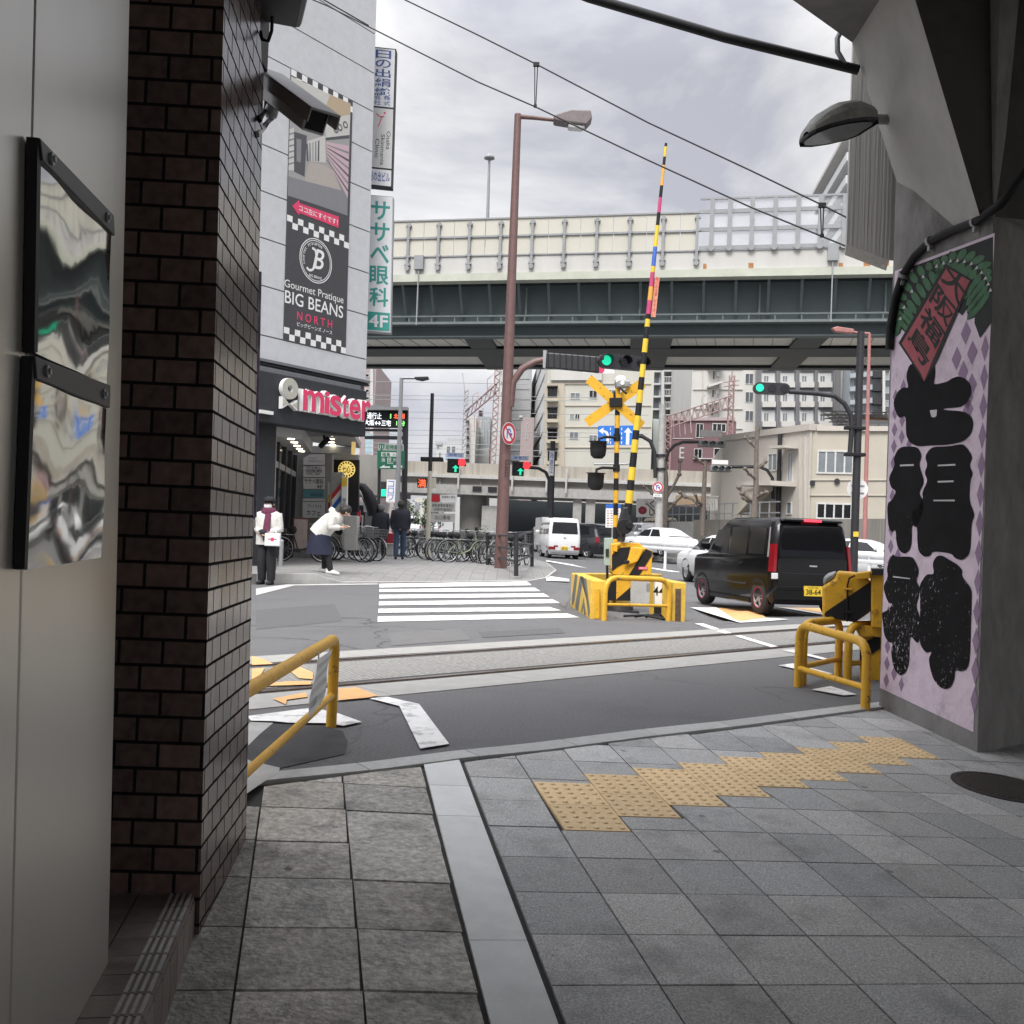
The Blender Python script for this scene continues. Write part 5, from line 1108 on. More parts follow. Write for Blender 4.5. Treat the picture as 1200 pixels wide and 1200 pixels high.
# blue lane sign with its arm, grey utility pole
YU = 55.0
q0, q1 = A(771.5, 640, YU), A(776.5, 474, YU); q0.z = zr(q0.x, YU)
upl = thing('utility_pole', tuple(q0), 'grey concrete utility pole right of the crossbuck carrying the blue lane sign arm', 'pole')
b = MB(); b.cyl(q0, q1, .24, .17, n=12); b.build('shaft', M['concrete'], upl)
b = MB(); b.tube([A(x, y, YU-.2) for x, y in ((742, 511), (752, 511), (762, 517), (767, 530), (768, 560))], .11); b.build('sign_arm', M['dark_metal'], upl)
b = MB(); 
for yy in (534, 550): b.cyl(A(774, yy+1.5, YU), A(774, yy-1.5, YU), .28, n=12)
b.build('band', M['dark_metal'], upl)
f = face(722, 510, YU-.6); t_ = thing('direction_sign', tuple(f.o), 'blue lane sign with white arrows behind the striped crossing post', 'road sign')
b = MB(); ppoly(b, f, [(701, 499), (745, 498.5), (744, 521.5), (700.5, 521.5)], -.04, 0); b.build('board', mat('lane_blue', (.02, .17, .62), .45, .05), t_)
k = YU/F; b = MB()
x, y = loc(f, 706, 505); b.poly(f, [(x-4.5*k, y), (x+1*k, y+4*k), (x+1*k, y+1.5*k), (x+6*k, y-.5*k), (x+8*k, y-5*k), (x+8*k, y-14*k), (x+5*k, y-14*k), (x+5*k, y-5*k), (x+3*k, y-2*k), (x+1*k, y-1.5*k), (x+1*k, y-4*k)], .002, .006)
x, y = loc(f, 736, 503); b.poly(f, [(x, y+2*k), (x+5*k, y-4*k), (x+2*k, y-4*k), (x+2*k, y-18*k), (x-2*k, y-18*k), (x-2*k, y-4*k), (x-5*k, y-4*k)], .002, .006)
for cx in (715.5, 728.5):
    for i in range(4): x, y = loc(f, cx, 501+i*5.4); b.poly(f, [(x-.5*k, y), (x+.5*k, y), (x+.5*k, y-3.2*k), (x-.5*k, y-3.2*k)], .002, .006)
b.build('arrow', M['white_plain'], t_)
# two signals seen from above on bent arms (right)
mk('sig_grey', (.2, .21, .21), .6, .2, 6)
for (cx, cy, w, Y, px0, lab) in ((834, 520, 31, 58, 780, 'grey signal on the bent arm left of the bare pollarded tree'), (844.5, 549, 25, 54, None, 'grey signal with a white name plate above the retaining wall')):
    k = Y/F; f = face(cx, cy, Y); t_ = thing('traffic_signal', tuple(f.o), lab, 'traffic signal')
    b = MB(); b.fbox(f, -w*k/2, w*k/2, -4*k, 3*k, -.3, .15); b.build('housing', M['sig_grey'], t_, bevel=.05)
    b = MB()
    for dx in (-.3, 0, .3): b.ring(f, dx*w*k, -.5*k, 2.6*k, 3.1*k, .15, .45, 0, 12, 0, math.pi)
    b.build('visor', M['dark_metal'], t_)
    b = MB(); b.fbox(f, -w*k/2+2*k, w*k/2-4*k, 8*k if px0 else 5*k, 16*k if px0 else 10*k, -.05, 0); b.build('name_plate', M['concrete_pale'] if px0 else M['white_plain'], t_)
    b = MB(); b.tube([A(x, y, Y+.1) for x, y in (((820, 518), (800, 518), (790, 522), (783, 530), (779, 545), (778, 620)) if px0 else ((856, 547), (890, 547), (899, 551), (905, 560), (906, 585)))], .09); b.build('arm', M['dark_metal'], t_)
q0, q1 = A(911, 640, 54), A(914, 509, 54); q0.z = -.2
t_ = thing('utility_pole', tuple(q0), 'slim dark pole in front of the cream building', 'pole'); b = MB(); b.cyl(q0, q1, .13, .11, n=10); b.build('shaft', M['dark_metal'], t_)
# bus stop style timetable board behind the machine
f = face(718, 605, 19.0, math.radians(-6)); t_ = thing('notice_board', tuple(V((f.o.x, 19, zr(f.o.x, 19)))), 'white timetable board with a blue header standing behind the gate machine', 'notice board')
b = MB(); ppoly(b, f, [(710, 591), (727.5, 591), (727, 619), (709.5, 618)], -.02, 0); b.build('board', M['white_plain'], t_)
b = MB(); ppoly(b, f, [(710, 591), (727.5, 591), (727.5, 595.5), (710, 595.5)], .002, .004); b.build('header', M['sign_blue'], t_)
b = MB(); rr2 = random.Random(4)
for i in range(7):
    for j in range(4):
        x, y = 711.3+j*4, 598+i*2.9; ppoly(b, f, [(x, y), (x+rr2.uniform(1.5, 3.2), y), (x+2.4, y+1.2), (x, y+1.2)], .002, .003, rr2.choice((0, 0, 1)))
b.build('lettering', [mat('print_grey', (.3, .3, .32), .6), M['sign_red']], t_)
b = MB(); q = A(718, 618, 19.02); b.cyl(q, V((q.x, 19.02, zr(q.x, 19))), .02); b.build('post', M['grey_metal'], t_)
# small CCTV arm across the post
wire('bracket_arm', [A(696, 544, 20), A(735, 544, 20), A(741, 541, 20), A(746, 536, 20)], .02, 'thin grey bracket arm crossing behind the striped post', 'bracket', m='grey_metal')
# ================================================================== left corner building and its signs
def text3d(b, fr, t, x0, x1, y0, y1, z0, z1, bold=0.0, mi_front=0, mi_side=1, slant=0):
    vs, fs = textgeo(t, bold)
    ax, bx = min(v.x for v in vs), max(v.x for v in vs); ay, by = min(v.y for v in vs), max(v.y for v in vs)
    P2 = [(x0+(v.x-ax)/(bx-ax)*(x1-x0)+slant*(v.y-ay), y0+(v.y-ay)/(by-ay)*(y1-y0)) for v in vs]
    key = {}; idx = []
    for p in P2: idx.append(key.setdefault((round(p[0], 4), round(p[1], 4)), len(key)))
    pts = list(key)
    F2 = [tuple(idx[i] for i in f) for f in fs]; F2 = [f for f in F2 if len(set(f)) == len(f)]
    b.add([fr.p(x, y, z1) for x, y in pts], F2, mi_front)
    cnt = {}
    for f in F2:
        for i in range(len(f)): e = (f[i], f[(i+1) % len(f)]); cnt[e] = 1
    edges = [e for e in cnt if (e[1], e[0]) not in cnt]
    n = len(pts); b.add([fr.p(x, y, z0) for x, y in pts]+[fr.p(x, y, z1) for x, y in pts], [(e[0], e[1], n+e[1], n+e[0]) for e in edges], mi_side)
BO = A(424.5, 620, 26.0); BO.z = 0
bu = V((math.sin(math.radians(35)), math.cos(math.radians(35)), 0))
tp1 = ON(437, 0, BO, bu.cross(ZA)); bt1 = ON(424.5, 445, BO, bu.cross(ZA))
bv = (tp1-bt1); bv = (bv-bu*(bv.dot(bu)-bv.dot(bu)*1.0)).normalized()
BF = Fr(BO, bu, bv)
mk('panel_wall', (.52, .53, .555), .7, .06, 5, bump=.5, bscale=26, dirt=.15, dirtcol=(.42, .43, .45), dscale=.8)
mk('charcoal', (.034, .036, .041), .6, .1, 6, spec=.25); mk('charcoal_mid', (.14, .145, .16), .5, .1, 6)
lbg = thing('corner_building', tuple(BO), 'pale grey panelled corner building with a charcoal shop fascia and a long vertical poster', 'building')
def bl(px, py, z=0.0): q = ON(px, py, BF.o+BF.w*z, BF.w)-(BF.o+BF.w*z); c = BF.u.dot(BF.v); a, d = q.dot(BF.u), q.dot(BF.v); return ((a-c*d)/(1-c*c), (d-c*a)/(1-c*c))
gy_l = [-60, -14, 33, 80, 126, 174, 221, 270, 319, 369, 421]
vs_ = [bl(428, y)[1] for y in gy_l]
vs_ = [vs_[0]+9, vs_[0]+6, vs_[0]+4, vs_[0]+2]+vs_
b = MB()
for va, vb in zip(vs_, vs_[1:]): b.fbox(BF, -14, 0, vb+.015, va-.015, -.4, 0)
vfb = bl(423, 452)[1]
b.fbox(BF, -14, 0, vfb, vs_[-1]-.015, -.4, 0)
b.build('wall_panel', M['panel_wall'], lbg)
b = MB(); b.fbox(BF, -14, -.02, 3.4, vs_[0]-.2, -12, -.03); b.build('wall', M['charcoal_mid'], lbg)
b = MB(); b.fbox(BF, -14, 0, bl(423, 448.5)[1], bl(423, 445.6)[1], 0, .16); b.fbox(BF, -14, 0.02, bl(423, 451.8)[1], bl(423, 449.5)[1], 0, .1, 1); b.build('cornice', [M['charcoal_mid'], M['charcoal']], lbg)
Z2 = .4; B2 = BF.at(0, 0, Z2)
def b2(px, py): return bl(px, py, Z2)
ft, fb2 = b2(428, 458)[1], b2(429.5, 512)[1]; fr1 = b2(429.3, 485)[0]
b = MB(); b.fbox(BF, -14, fr1, fb2, ft, -.1, Z2); b.build('fascia', M['charcoal'], lbg, bevel=.02)
b = MB(); b.fbox(BF, -14, fr1-.1, ft-.02, ft+.12, -.1, Z2-.12); b.build('fascia_cap', M['charcoal_mid'], lbg)
# pink letters and emblem
zf = lambda x, y: (300+x*.116667, 400+y*.116667)
def seg(fn, xl, yl0, yl1, xr, yr0, yr1, mapf):           # a slanted box in the photo -> an upright box on the wall
    a0, a1, c0, c1 = fn(*mapf(xl, yl0)), fn(*mapf(xl, yl1)), fn(*mapf(xr, yr0)), fn(*mapf(xr, yr1))
    return a0[0], c0[0], (a1[1]+c1[1])/2, (a0[1]+c0[1])/2
ms = thing('shop_sign', tuple(B2.p(-1.5, fb2)), 'pink three dimensional mister letters with white sides on the charcoal fascia', 'sign')
x0, x1, y0, y1 = seg(b2, 440, 462, 690, 1118, 600, 805, zf)
lw = [(0, .295, 'm', 0), (.30, .375, 'i', .01), (.38, .55, 's', -.03), (.555, .665, 't', -.02), (.67, .845, 'e', -.04), (.86, 1.0, 'r', -.02)]
for fa_, fb_, ch, dy in lw:
    b = MB(); hh = (y1-y0); hh2 = {'i': 1.02, 't': 1.0}.get(ch, .95)
    text3d(b, B2, ch, x0+(x1-x0)*fa_, x0+(x1-x0)*fb_, y0+dy*hh, y0+dy*hh+hh*hh2, .06, .12, .02, 0, 1)
    xw = .035*(x1-x0)*.4; text3d(b, B2, ch, x0+(x1-x0)*fa_-xw*1.6, x0+(x1-x0)*fb_+xw, y0+dy*hh-.05*hh, y0+dy*hh+hh*(hh2+.05), .005, .06, .075, 1, 1)
    b.build('letter', [M['pink'], M['white_plain']], ms)
mk('emblem_beige', (.42, .42, .36), .5, .1, 20)
em = thing('emblem', tuple(B2.p(-2.6, fb2)), 'beige ring over a bow tie shaped emblem on the charcoal fascia', 'emblem')
cx, cy = b2(*zf(303, 478)); rx = (b2(*zf(375, 478))[0]-b2(*zf(235, 478))[0])/2; ry = (b2(*zf(303, 345))[1]-b2(*zf(303, 605))[1])/2; r_ = (rx+ry)/2*.95
b = MB(); b.ring(B2, cx, cy, r_*.32, r_, .02, .14, 1, 32, k=1.0); b.ring(B2, cx, cy, r_*.33, r_*.99, .141, .145, 0, 32, k=1.0); b.build('ring', [M['emblem_beige'], M['white_plain']], em)
kt, kb = cy-r_*.96, cy-r_*2.0; km = (kt+kb)/2
b = MB(); b.poly(B2, [(cx-r_*.95, kt+.03), (cx-r_*.95, kb), (cx-.02, km)], .02, .14, 1); b.poly(B2, [(cx-r_*.9, kt+.0), (cx-r_*.9, kb+.05), (cx-.04, km)], .141, .145, 0)
b.poly(B2, [(cx+r_*.95, kt), (cx+r_*.95, kb), (cx+.02, km)], .02, .14, 1); b.poly(B2, [(cx+r_*.92, kt-.05), (cx+r_*.92, kb+.05), (cx+.06, km)], .141, .145, 0); b.build('bow', [M['emblem_beige'], M['white_plain']], em)
b = MB(); x0, x1, y0, y1 = seg(b2, 20, 688, 722, 146, 706, 740, zf); b.fbox(B2, x0, x1, y0, y1, .0, .1); tag(b.build('sign_bar', M['white_plain']), 'short white bar sign at the left end of the charcoal fascia', 'sign')
# --- the long poster
zp1 = lambda x, y: (320+x*.15833, 80+y*.15833)
zp2 = lambda x, y: (320+x*.16667, 220+y*.16667)
pu0, pu1 = bl(331.5, 400)[0], bl(404.5, 412)[0]
pv0 = (bl(330, 397.5)[1]+bl(403.3, 414)[1])/2; pv1 = (bl(336.6, 80)[1]+bl(409.5, 115.6)[1])/2
po = thing('poster', tuple(BF.p(pu0, pv0)), 'tall dark shop poster with checkered borders and a store photo on the grey wall', 'poster')
mk('poster_dark', (.05, .05, .056), .5, .08, 6)
b = MB(); b.fbox(BF, pu0, pu1, pv0, pv1, .001, .02); b.build('sheet', M['poster_dark'], po)
b = MB(); nC = 12; cw = (pu1-pu0)/nC
def checks(vt):
    for i in range(nC):
        for j in range(2):
            if (i+j) % 2 == 0: b.poly(BF, [(pu0+i*cw, vt-(j+1)*cw*.85), (pu0+(i+1)*cw, vt-(j+1)*cw*.85), (pu0+(i+1)*cw, vt-j*cw*.85), (pu0+i*cw, vt-j*cw*.85)], .023)
x0, x1, y0, y1 = seg(bl, 72, 205, 260, 515, 320, 372, zp2)
for vt_ in (pv1, y1, pv0+2*cw*.85): b = MB(); checks(vt_); b.build('check_border', M['white_plain'], po)
PH = [mat('print_'+n, c, .5, .06, 20) for n, c in (('pale', (.5, .49, .46)), ('tan', (.42, .33, .22)), ('grey', (.2, .2, .215)), ('dark', (.07, .07, .08)), ('pinkish', (.5, .36, .4)), ('wood', (.38, .34, .31)), ('mid', (.3, .3, .3)))]
b = MB()
def pp(pts, mi, z, mapf=zp1):
    q = [bl(*mapf(*p)) for p in pts]; q = [(max(pu0, min(pu1, x)), y) for x, y in q]; b.poly(BF, q, z, None, mi)
pp([(98, 45), (570, 262), (545, 1090), (80, 930)], 6, .0225)
pp([(98, 45), (415, 195), (380, 310), (330, 420), (95, 260)], 0, .0235); pp([(415, 195), (570, 265), (566, 345), (380, 375), (385, 300)], 1, .024)
pp([(380, 375), (566, 335), (560, 510), (385, 520)], 0, .0235); pp([(385, 515), (560, 495), (560, 520), (385, 535)], 3, .0245)
pp([(388, 545), (558, 575), (548, 960), (440, 760), (395, 650)], 4, .024)
for k in range(6): pp([(395, 565+22*k), (556, 620+58*k), (554, 636+58*k), (395, 572+22*k)], 3 if k % 2 else 2, .0248)
pp([(88, 440), (150, 440), (150, 760), (86, 745)], 0, .0235)
for k in range(6): pp([(88, 470+45*k), (150, 475+44*k), (150, 486+44*k), (88, 484+45*k)], 2, .0242)
pp([(150, 470), (245, 500), (228, 805), (150, 765)], 3, .024); pp([(168, 520), (205, 530), (200, 700), (168, 690)], 2, .0246)
pp([(250, 540), (380, 500), (385, 700), (270, 690)], 0, .0238)
for k in range(5): pp([(240+22*k, 560-6*k), (250+22*k, 560-6*k), (256+20*k, 690), (244+20*k, 690)], (3, 2, 6, 2, 3)[k], .0244)
pp([(262, 690), (385, 720), (440, 760), (500, 905), (228, 835)], 5, .0246)
pp([(84, 790), (228, 835), (500, 905), (440, 760), (548, 965), (545, 1085), (82, 935)], 2, .0243)
for (x, y) in ((460, 455), (490, 440), (530, 420)): c = bl(*zp1(x, y)); b.ring(BF, c[0], c[1], .05, .085, .025, .027, 3, 14); b.disc(BF, c[0], c[1], .05, .0265, None, 0, 14)
b.build('photo', PH, po)
b = MB(); q = [bl(*zp2(*p)) for p in [(130, 130), (178, 88), (180, 110), (457, 205), (455, 283), (180, 178), (178, 196)]]; b.poly(BF, q, .022, .027); b.build('arrow', M['pink'], po)
b = MB()
def ptxt(s, xl, yl0, yl1, xr, yr0, yr1, mi=0, bold=0.0, z=.0225): x0, x1, y0, y1 = seg(bl, xl, yl0, yl1, xr, yr0, yr1, zp2); b.text(BF, s, x0, x1, y0, y1, z, mi, bold)
ptxt('ココ左にすぐです！', 178, 122, 165, 450, 222, 262, 0, .012, .0285)
ptxt('Gourmet Pratique', 76, 662, 730, 492, 745, 815); ptxt('BIG BEANS', 80, 728, 812, 490, 825, 918, 0, .006); ptxt('N O R T H', 165, 872, 935, 412, 930, 985, 1, .008); ptxt('ビッグビーンズ ノース', 165, 948, 978, 412, 1000, 1030, 0, .01)
cx, cy = bl(*zp2(297, 515)); R_ = (bl(*zp2(410, 540))[0]-bl(*zp2(182, 490))[0])/2
for ra, rb2 in ((.96, 1.0), (.88, .91)): b.ring(BF, cx, cy, R_*ra, R_*rb2, .022, .024, 0, 40)
b.text(BF, 'B', cx-.08*R_, cx+.52*R_, cy-.35*R_, cy+.55*R_, .0225, 0, .01, slant=.25)
st = [(-.55, -.42), (-.4, -.52), (-.2, -.45), (-.02, -.2), (.02, .1), (-.02, .4), (-.12, .52), (-.25, .5)]
for a, c in zip(st, st[1:]): 
    dx, dy = c[0]-a[0], c[1]-a[1]; l_ = math.hypot(dx, dy); nx, ny = -dy/l_*.055, dx/l_*.055
    b.poly(BF, [(cx+R_*(a[0]+nx), cy+R_*(a[1]+ny)), (cx+R_*(a[0]-nx), cy+R_*(a[1]-ny)), (cx+R_*(c[0]-nx), cy+R_*(c[1]-ny)), (cx+R_*(c[0]+nx), cy+R_*(c[1]+ny))], .0228)
b.text(BF, 'BIG BEANS', cx-.38*R_, cx+.38*R_, cy-.78*R_, cy-.66*R_, .0225, 0, .01)
for i, ch in enumerate('Gourmet Pratique'):
    an = math.radians(200-i*9); fr_l = Fr(BF.p(cx+.76*R_*math.cos(an), cy+.76*R_*math.sin(an), .0225), BF.u*math.sin(an)-BF.v*math.cos(an), BF.u*math.cos(an)+BF.v*math.sin(an))
    if ch != ' ': b.text(fr_l, ch, -.045*R_, .045*R_, -.06*R_, .06*R_, 0, 0)
b.build('lettering', [M['white_plain'], M['pink']], po)
# --- two upright projecting signs
zs = lambda x, y: (430+x*.3, 40+y*.3)
def upsign(corners, label, group=None):
    c = [zs(*q) for q in corners]; o_ = A(*c[3], 26.7); f = Fr(o_, A(*c[2], 26.7)-o_, A(*c[0], 26.7)-o_); w = (A(*c[2], 26.7)-o_).length; h = (A(*c[0], 26.7)-o_).length
    return thing('projecting_sign', tuple(o_), label, 'sign'), f, w, h
mk('sign_white', (.6, .61, .63), .4, .04, 6); mk('text_navy', (.04, .075, .24), .5, .05, 6); mk('text_green', (.03, .25, .22), .5, .05, 6)
t_, f, w, h = upsign([(17, 48), (116, 57), (98, 600), (0, 590)], 'upper projecting sign with blue Japanese characters and a clinic panel')
b = MB(); b.fbox(f, 0, w, 0, h, -.28, 0); b.build('frame', M['charcoal'], t_)
b = MB(); b.fbox(f, .03, w-.03, h*.575, h-.03, 0, .008); b.fbox(f, .03, w-.03, h*.135, h*.562, 0, .008, 1); b.fbox(f, .03, w-.03, .03, h*.122, 0, .008); b.build('face', [M['sign_white'], mat('sign_pale', (.5, .5, .5), .4, .04, 6)], t_)
b = MB(); b.vtext(f, '日の出絹織', w*.5, h-.06, w*.62, h*.068, .011, 0, .012)
b.vtext(f, '株式', w*.7, h*.655, w*.28, h*.037, .011, 0, .01); b.vtext(f, '会社', w*.32, h*.655, w*.28, h*.037, .011, 0, .01)
b.text(f, '日の出ビル', w*.1, w*.9, h*.035, h*.105, .011, 0, .02)
for i, (s_, y0, y1) in enumerate((('Osaka', .27, .40), ('Skinmania', .155, .375), ('Clinic', .2, .34))): b.text(f, s_, w*(.72-.22*i), w*(.88-.22*i), h*y0, h*y1, .011, 1, 0, rot=1)
b.build('lettering', [M['text_navy'], M['dark_metal']], t_)
b = MB(); b.disc(f, w*.62, h*.53, w*.045, .009, .013, 0, 12); b.tube([f.p(w*.3, h*.52, .012), f.p(w*.45, h*.5, .012), f.p(w*.6, h*.505, .012)], .012, 6); b.tube([f.p(w*.52, h*.505, .012), f.p(w*.45, h*.46, .012), f.p(w*.38, h*.43, .012)], .012, 6); b.build('emblem', M['pink'], t_)
b = MB(); b.cyl(f.p(-.25, h*.8, -.14), f.p(0, h*.8, -.14), .05); b.cyl(f.p(-.3, h*.28, -.14), f.p(0, h*.28, -.14), .05); b.build('bracket', M['charcoal'], t_)
t_, f, w, h = upsign([(5, 627), (100, 632), (93, 1168), (-5, 1160)], 'lower projecting sign with green Japanese characters and 4F at its foot')
b = MB(); b.fbox(f, 0, w, 0, h, -.28, 0); b.build('frame', M['grey_metal'], t_)
b = MB(); b.fbox(f, .02, w-.02, .02, h-.02, 0, .008); b.build('face', M['sign_white'], t_)
b = MB(); b.fbox(f, .03, w-.03, .04, h*.145, .008, .012); b.vtext(f, 'ササベ眼科', w*.5, h*.965, w*.76, h*.158, .011, 0, .02); b.text(f, '4F', w*.12, w*.88, h*.035, h*.125, .015, 1, .02); b.build('lettering', [M['text_green'], M['sign_white']], t_)
b = MB(); b.cyl(f.p(-.2, h*.7, -.14), f.p(0, h*.7, -.14), .05); b.cyl(f.p(-.2, h*.2, -.14), f.p(0, h*.2, -.14), .05); b.build('bracket', M['charcoal'], t_)
# --- ground floor: recessed entrance
YBk = 30.0
mk('plaster_grey', (.3, .3, .3), .75, .08, 4); mk('ceiling_grey', (.36, .36, .36), .7, .05, 4)
u_c = bl(322, 560)[0]; u_r = bl(415, 560)[0]
b = MB(); b.fbox(BF, bl(303, 560)[0]-4, u_c, -.2, fb2+.05, -.8, .02); b.build('pier', M['charcoal'], lbg, bevel=.02)
b = MB(); b.fbox(BF, u_c, u_c+.12, .1, 3.1, -.35, -.1); b.build('column', mat('column_beige', (.33, .29, .26), .6, .3, 8), lbg)
q = lambda x, y, Z: G(x, y, Z)
b = MB(); lo_c = [BF.p(u_c-.3, 0, -.12), BF.p(bl(356, 503)[0], 0, -.12)]
c1_, c2_ = q(366, 531.5, 3.1), q(343, 531.5, 3.1)
def at_z(p, z): return V((p.x, p.y, z))
b.hexa([at_z(lo_c[0], 3.1), at_z(lo_c[1], 3.1), c1_, at_z(c2_+V((-3, 0, 0)), 3.1)], [at_z(lo_c[0], 3.6), at_z(lo_c[1], 3.6), at_z(c1_, 3.6), at_z(c2_+V((-3, 0, 0)), 3.6)]); b.build('entrance_soffit', M['ceiling_grey'], lbg)
b = MB(); b.hexa([at_z(lo_c[1], 3.42), at_z(BF.p(fr1, 0, -.1), 3.42), V((-4.6, 30.6, 3.42)), at_z(c1_, 3.42)], [at_z(lo_c[1], 3.6), at_z(BF.p(fr1, 0, -.1), 3.6), V((-4.6, 30.6, 3.6)), at_z(c1_, 3.6)]); b.build('canopy_ceiling', M['ceiling_grey'], lbg)
f = face(370, 600, YBk)
b = MB(); ppoly(b, f, [(322, 522), (389, 531), (389, 660), (322, 660)], -.3, 0); ppoly(b, f, [(366, 523.5), (416, 524.5), (414, 532.5), (366, 531.5)], -.2, .3, 1); b.build('back_wall', [M['plaster_grey'], M['ceiling_grey']], lbg)
# downlights
for (x, y), Zc in [((341, 514), 3.1), ((345, 518), 3.1), ((348, 522), 3.1), ((351, 525.5), 3.1), ((353.5, 528.5), 3.1), ((387, 510), 3.42), ((388, 514), 3.42), ((388.5, 518), 3.42), ((390, 521.3), 3.42)]:
    p = G(x, y, Zc); b = MB(); b.cyl(p-V((0, 0, .02)), p+V((0, 0, .01)), .085, n=14); b.build('downlight', M['warm_lamp'], lbg)
sp0 = G(380, 509, 3.42); t_ = thing('spotlight', tuple(sp0), 'small black spotlight under the shop canopy', 'spotlight')
b = MB(); b.cyl(sp0, sp0-V((0, 0, .12)), .03); b.build('stem', M['black'], t_)
b = MB(); b.cyl(sp0+V((.12, -.1, -.12)), sp0+V((-.1, .1, -.3)), .075, n=12); b.build('head', M['black'], t_)
b = MB(); e_ = sp0+V((-.1, .1, -.3)); b.cyl(e_, e_+V((-.006, .006, -.006)), .06, n=12); b.build('lens', M['warm_lamp'], t_)
# glazed side wall of the entrance
ga_, gb_ = BF.p(u_c+.13, 0, -.4), A(343, 600, YBk-.1); gb_.z = 0; ga_.z = 0
gf = Fr(ga_, gb_-ga_, ZA); gl_n = (gb_-ga_).length
b = MB(); b.fbox(gf, 0, gl_n, .1, 3.1, -.06, 0); b.build('glass_wall', M['glass_dark'], lbg)
for i in range(5):
    b = MB(); x_ = gl_n*i/4.0; b.fbox(gf, x_-.05, x_+.05, .1, 3.1, .0, .06); b.build('mullion', M['charcoal'], lbg)
b = MB(); b.fbox(gf, 0, gl_n, 2.45, 2.6, 0, .05); b.build('transom', M['plaster_grey'], lbg)
# tenant board
zt4 = lambda x, y: (300+x*.116667, 490+y*.116667)
f = face(367, 570, YBk-.35); tb = thing('tenant_board', tuple(V((f.o.x, f.o.y, 0.1))), 'stack of white tenant name plates on the grey entrance wall', 'sign board')
tw = [([(475, 400), (545, 362), (688, 362), (688, 470), (475, 470)], 0), ([(475, 485), (688, 482), (688, 590), (475, 592)], 0), ([(475, 603), (688, 603), (685, 712), (475, 712)], 0), ([(475, 722), (685, 722), (685, 800), (475, 800)], 1), ([(470, 808), (685, 808), (685, 832), (470, 832)], 0), ([(468, 842), (685, 842), (685, 1000), (468, 1000)], 0)]
mk('teal', (.1, .27, .31), .5, .1, 8)
for pl, mi in tw: b = MB(); ppoly(b, f, pl, -.05, 0, 0, zt4); b.build('name_plate', M['teal'] if mi else M['sign_white'], tb)
b = MB()
def tt(s, x0, y0, x1, y1, mi=0, bold=.004): (a, c), (d, e) = loc(f, *zt4(x0, y1)), loc(f, *zt4(x1, y0)); b.text(f, s, a, d, c, e, .004, mi, bold)
tt('クリニック', 530, 392, 600, 410); tt('ひのでビルクリニック', 530, 425, 675, 440); tt('中央司法書士事務所', 500, 515, 665, 545, 0, .012); tt('TEL 06', 500, 552, 640, 566); tt('司法書士', 510, 492, 660, 506); tt('ササベ眼科', 485, 612, 680, 660, 0, .01); tt('4F', 610, 672, 670, 705); tt('日の出', 550, 750, 665, 782); tt('アートライト', 520, 870, 660, 900, 0, .012); tt('カフェ', 505, 930, 650, 975, 0, .012)
b.build('lettering', M['charcoal'], tb)
# dark shop panel with a round lit emblem, barber pole, narrow signs
f = face(403, 556, 30.6); t_ = thing('shop_facade', tuple(f.o), 'black shop front panel with a pale beam above it beside the tenant board', 'shop front')
b = MB(); ppoly(b, f, [(385, 538), (420.5, 539), (420, 600), (385, 600)], -.2, 0); b.build('panel', M['black'], t_)
b = MB(); ppoly(b, f, [(384, 532), (421, 534), (421, 538.5), (384, 537.5)], -.1, .2); b.build('beam', M['plaster_grey'], t_)
f = face(406, 550, 30.1); t_ = thing('round_sign', tuple(f.o), 'round yellow lit emblem on the black shop front', 'sign')
k = 30.1/F; mk('emblem_yellow', (.75, .55, .15), .4, .1, 6, emit=.5)
b = MB(); b.disc(f, 0, 0, 9.8*k, -.08, 0, 0, 28); b.build('disc', M['emblem_yellow'], t_)
b = MB()
for i in range(16): a = 2*math.pi*i/16; b.ring(f, 0, 0, 6.8*k, 9*k, .001, .006, 0, 3, a, a+.2)
b.text(f, '七心', -4.8*k, 4.8*k, -4.2*k, 4.2*k, .006, 0, .02); b.build('lettering', M['black'], t_)
f = face(395, 572, 29.2); t_ = thing('barber_pole', tuple(V((f.o.x, 29.2, .15))), 'barber sign with red white and blue diagonal stripes', 'barber sign')
b = MB(); ppoly(b, f, [(387.5, 554), (401.5, 553), (400.5, 640), (387, 640)], -.25, 0); b.build('case', M['grey_metal'], t_, bevel=.02)
b = MB()
for i, (ya, c) in enumerate(((578, 0), (585, 1), (592, 2), (600, 1))): ppoly(b, f, [(389, ya+1), (399.5, ya-12), (399.5, ya-5), (389, ya+8)], .002+.001*i, .012, c)
b.build('stripe', [M['red'], M['white_plain'], M['sign_blue']], t_)
f = face(403, 580, 29.0); t_ = thing('sign_post', tuple(V((f.o.x, 29, .15))), 'narrow white and yellow upright sign below the round emblem', 'sign')
b = MB(); ppoly(b, f, [(400.5, 558), (407, 559), (406, 650), (400, 650)], -.15, 0); b.build('board', M['white_plain'], t_)
b = MB(); ppoly(b, f, [(400.8, 559), (406.6, 560), (406.4, 570), (400.6, 570)], .002, .006); b.build('band', M['arm_yellow'], t_)
b = MB(); x_, y_ = loc(f, 403.2, 588); b.vtext(f, '理容', x_, y_+.1, .1, .12, .005); b.build('lettering', M['charcoal'], t_)
f = face(386, 580, 29.4); t_ = thing('sign_post', tuple(V((f.o.x, 29.4, .15))), 'slim yellow and red upright sign left of the barber stripes', 'sign')
b = MB(); ppoly(b, f, [(384.3, 565), (387.2, 565), (386.6, 650), (384, 650)], -.1, 0); ppoly(b, f, [(384.4, 580), (387, 580), (386.9, 589), (384.4, 589)], .002, .006, 1); ppoly(b, f, [(384.4, 589), (386.9, 589), (386.8, 597), (384.4, 597)], .002, .006, 2); b.build('board', [M['white_plain'], M['arm_yellow'], M['red']], t_)
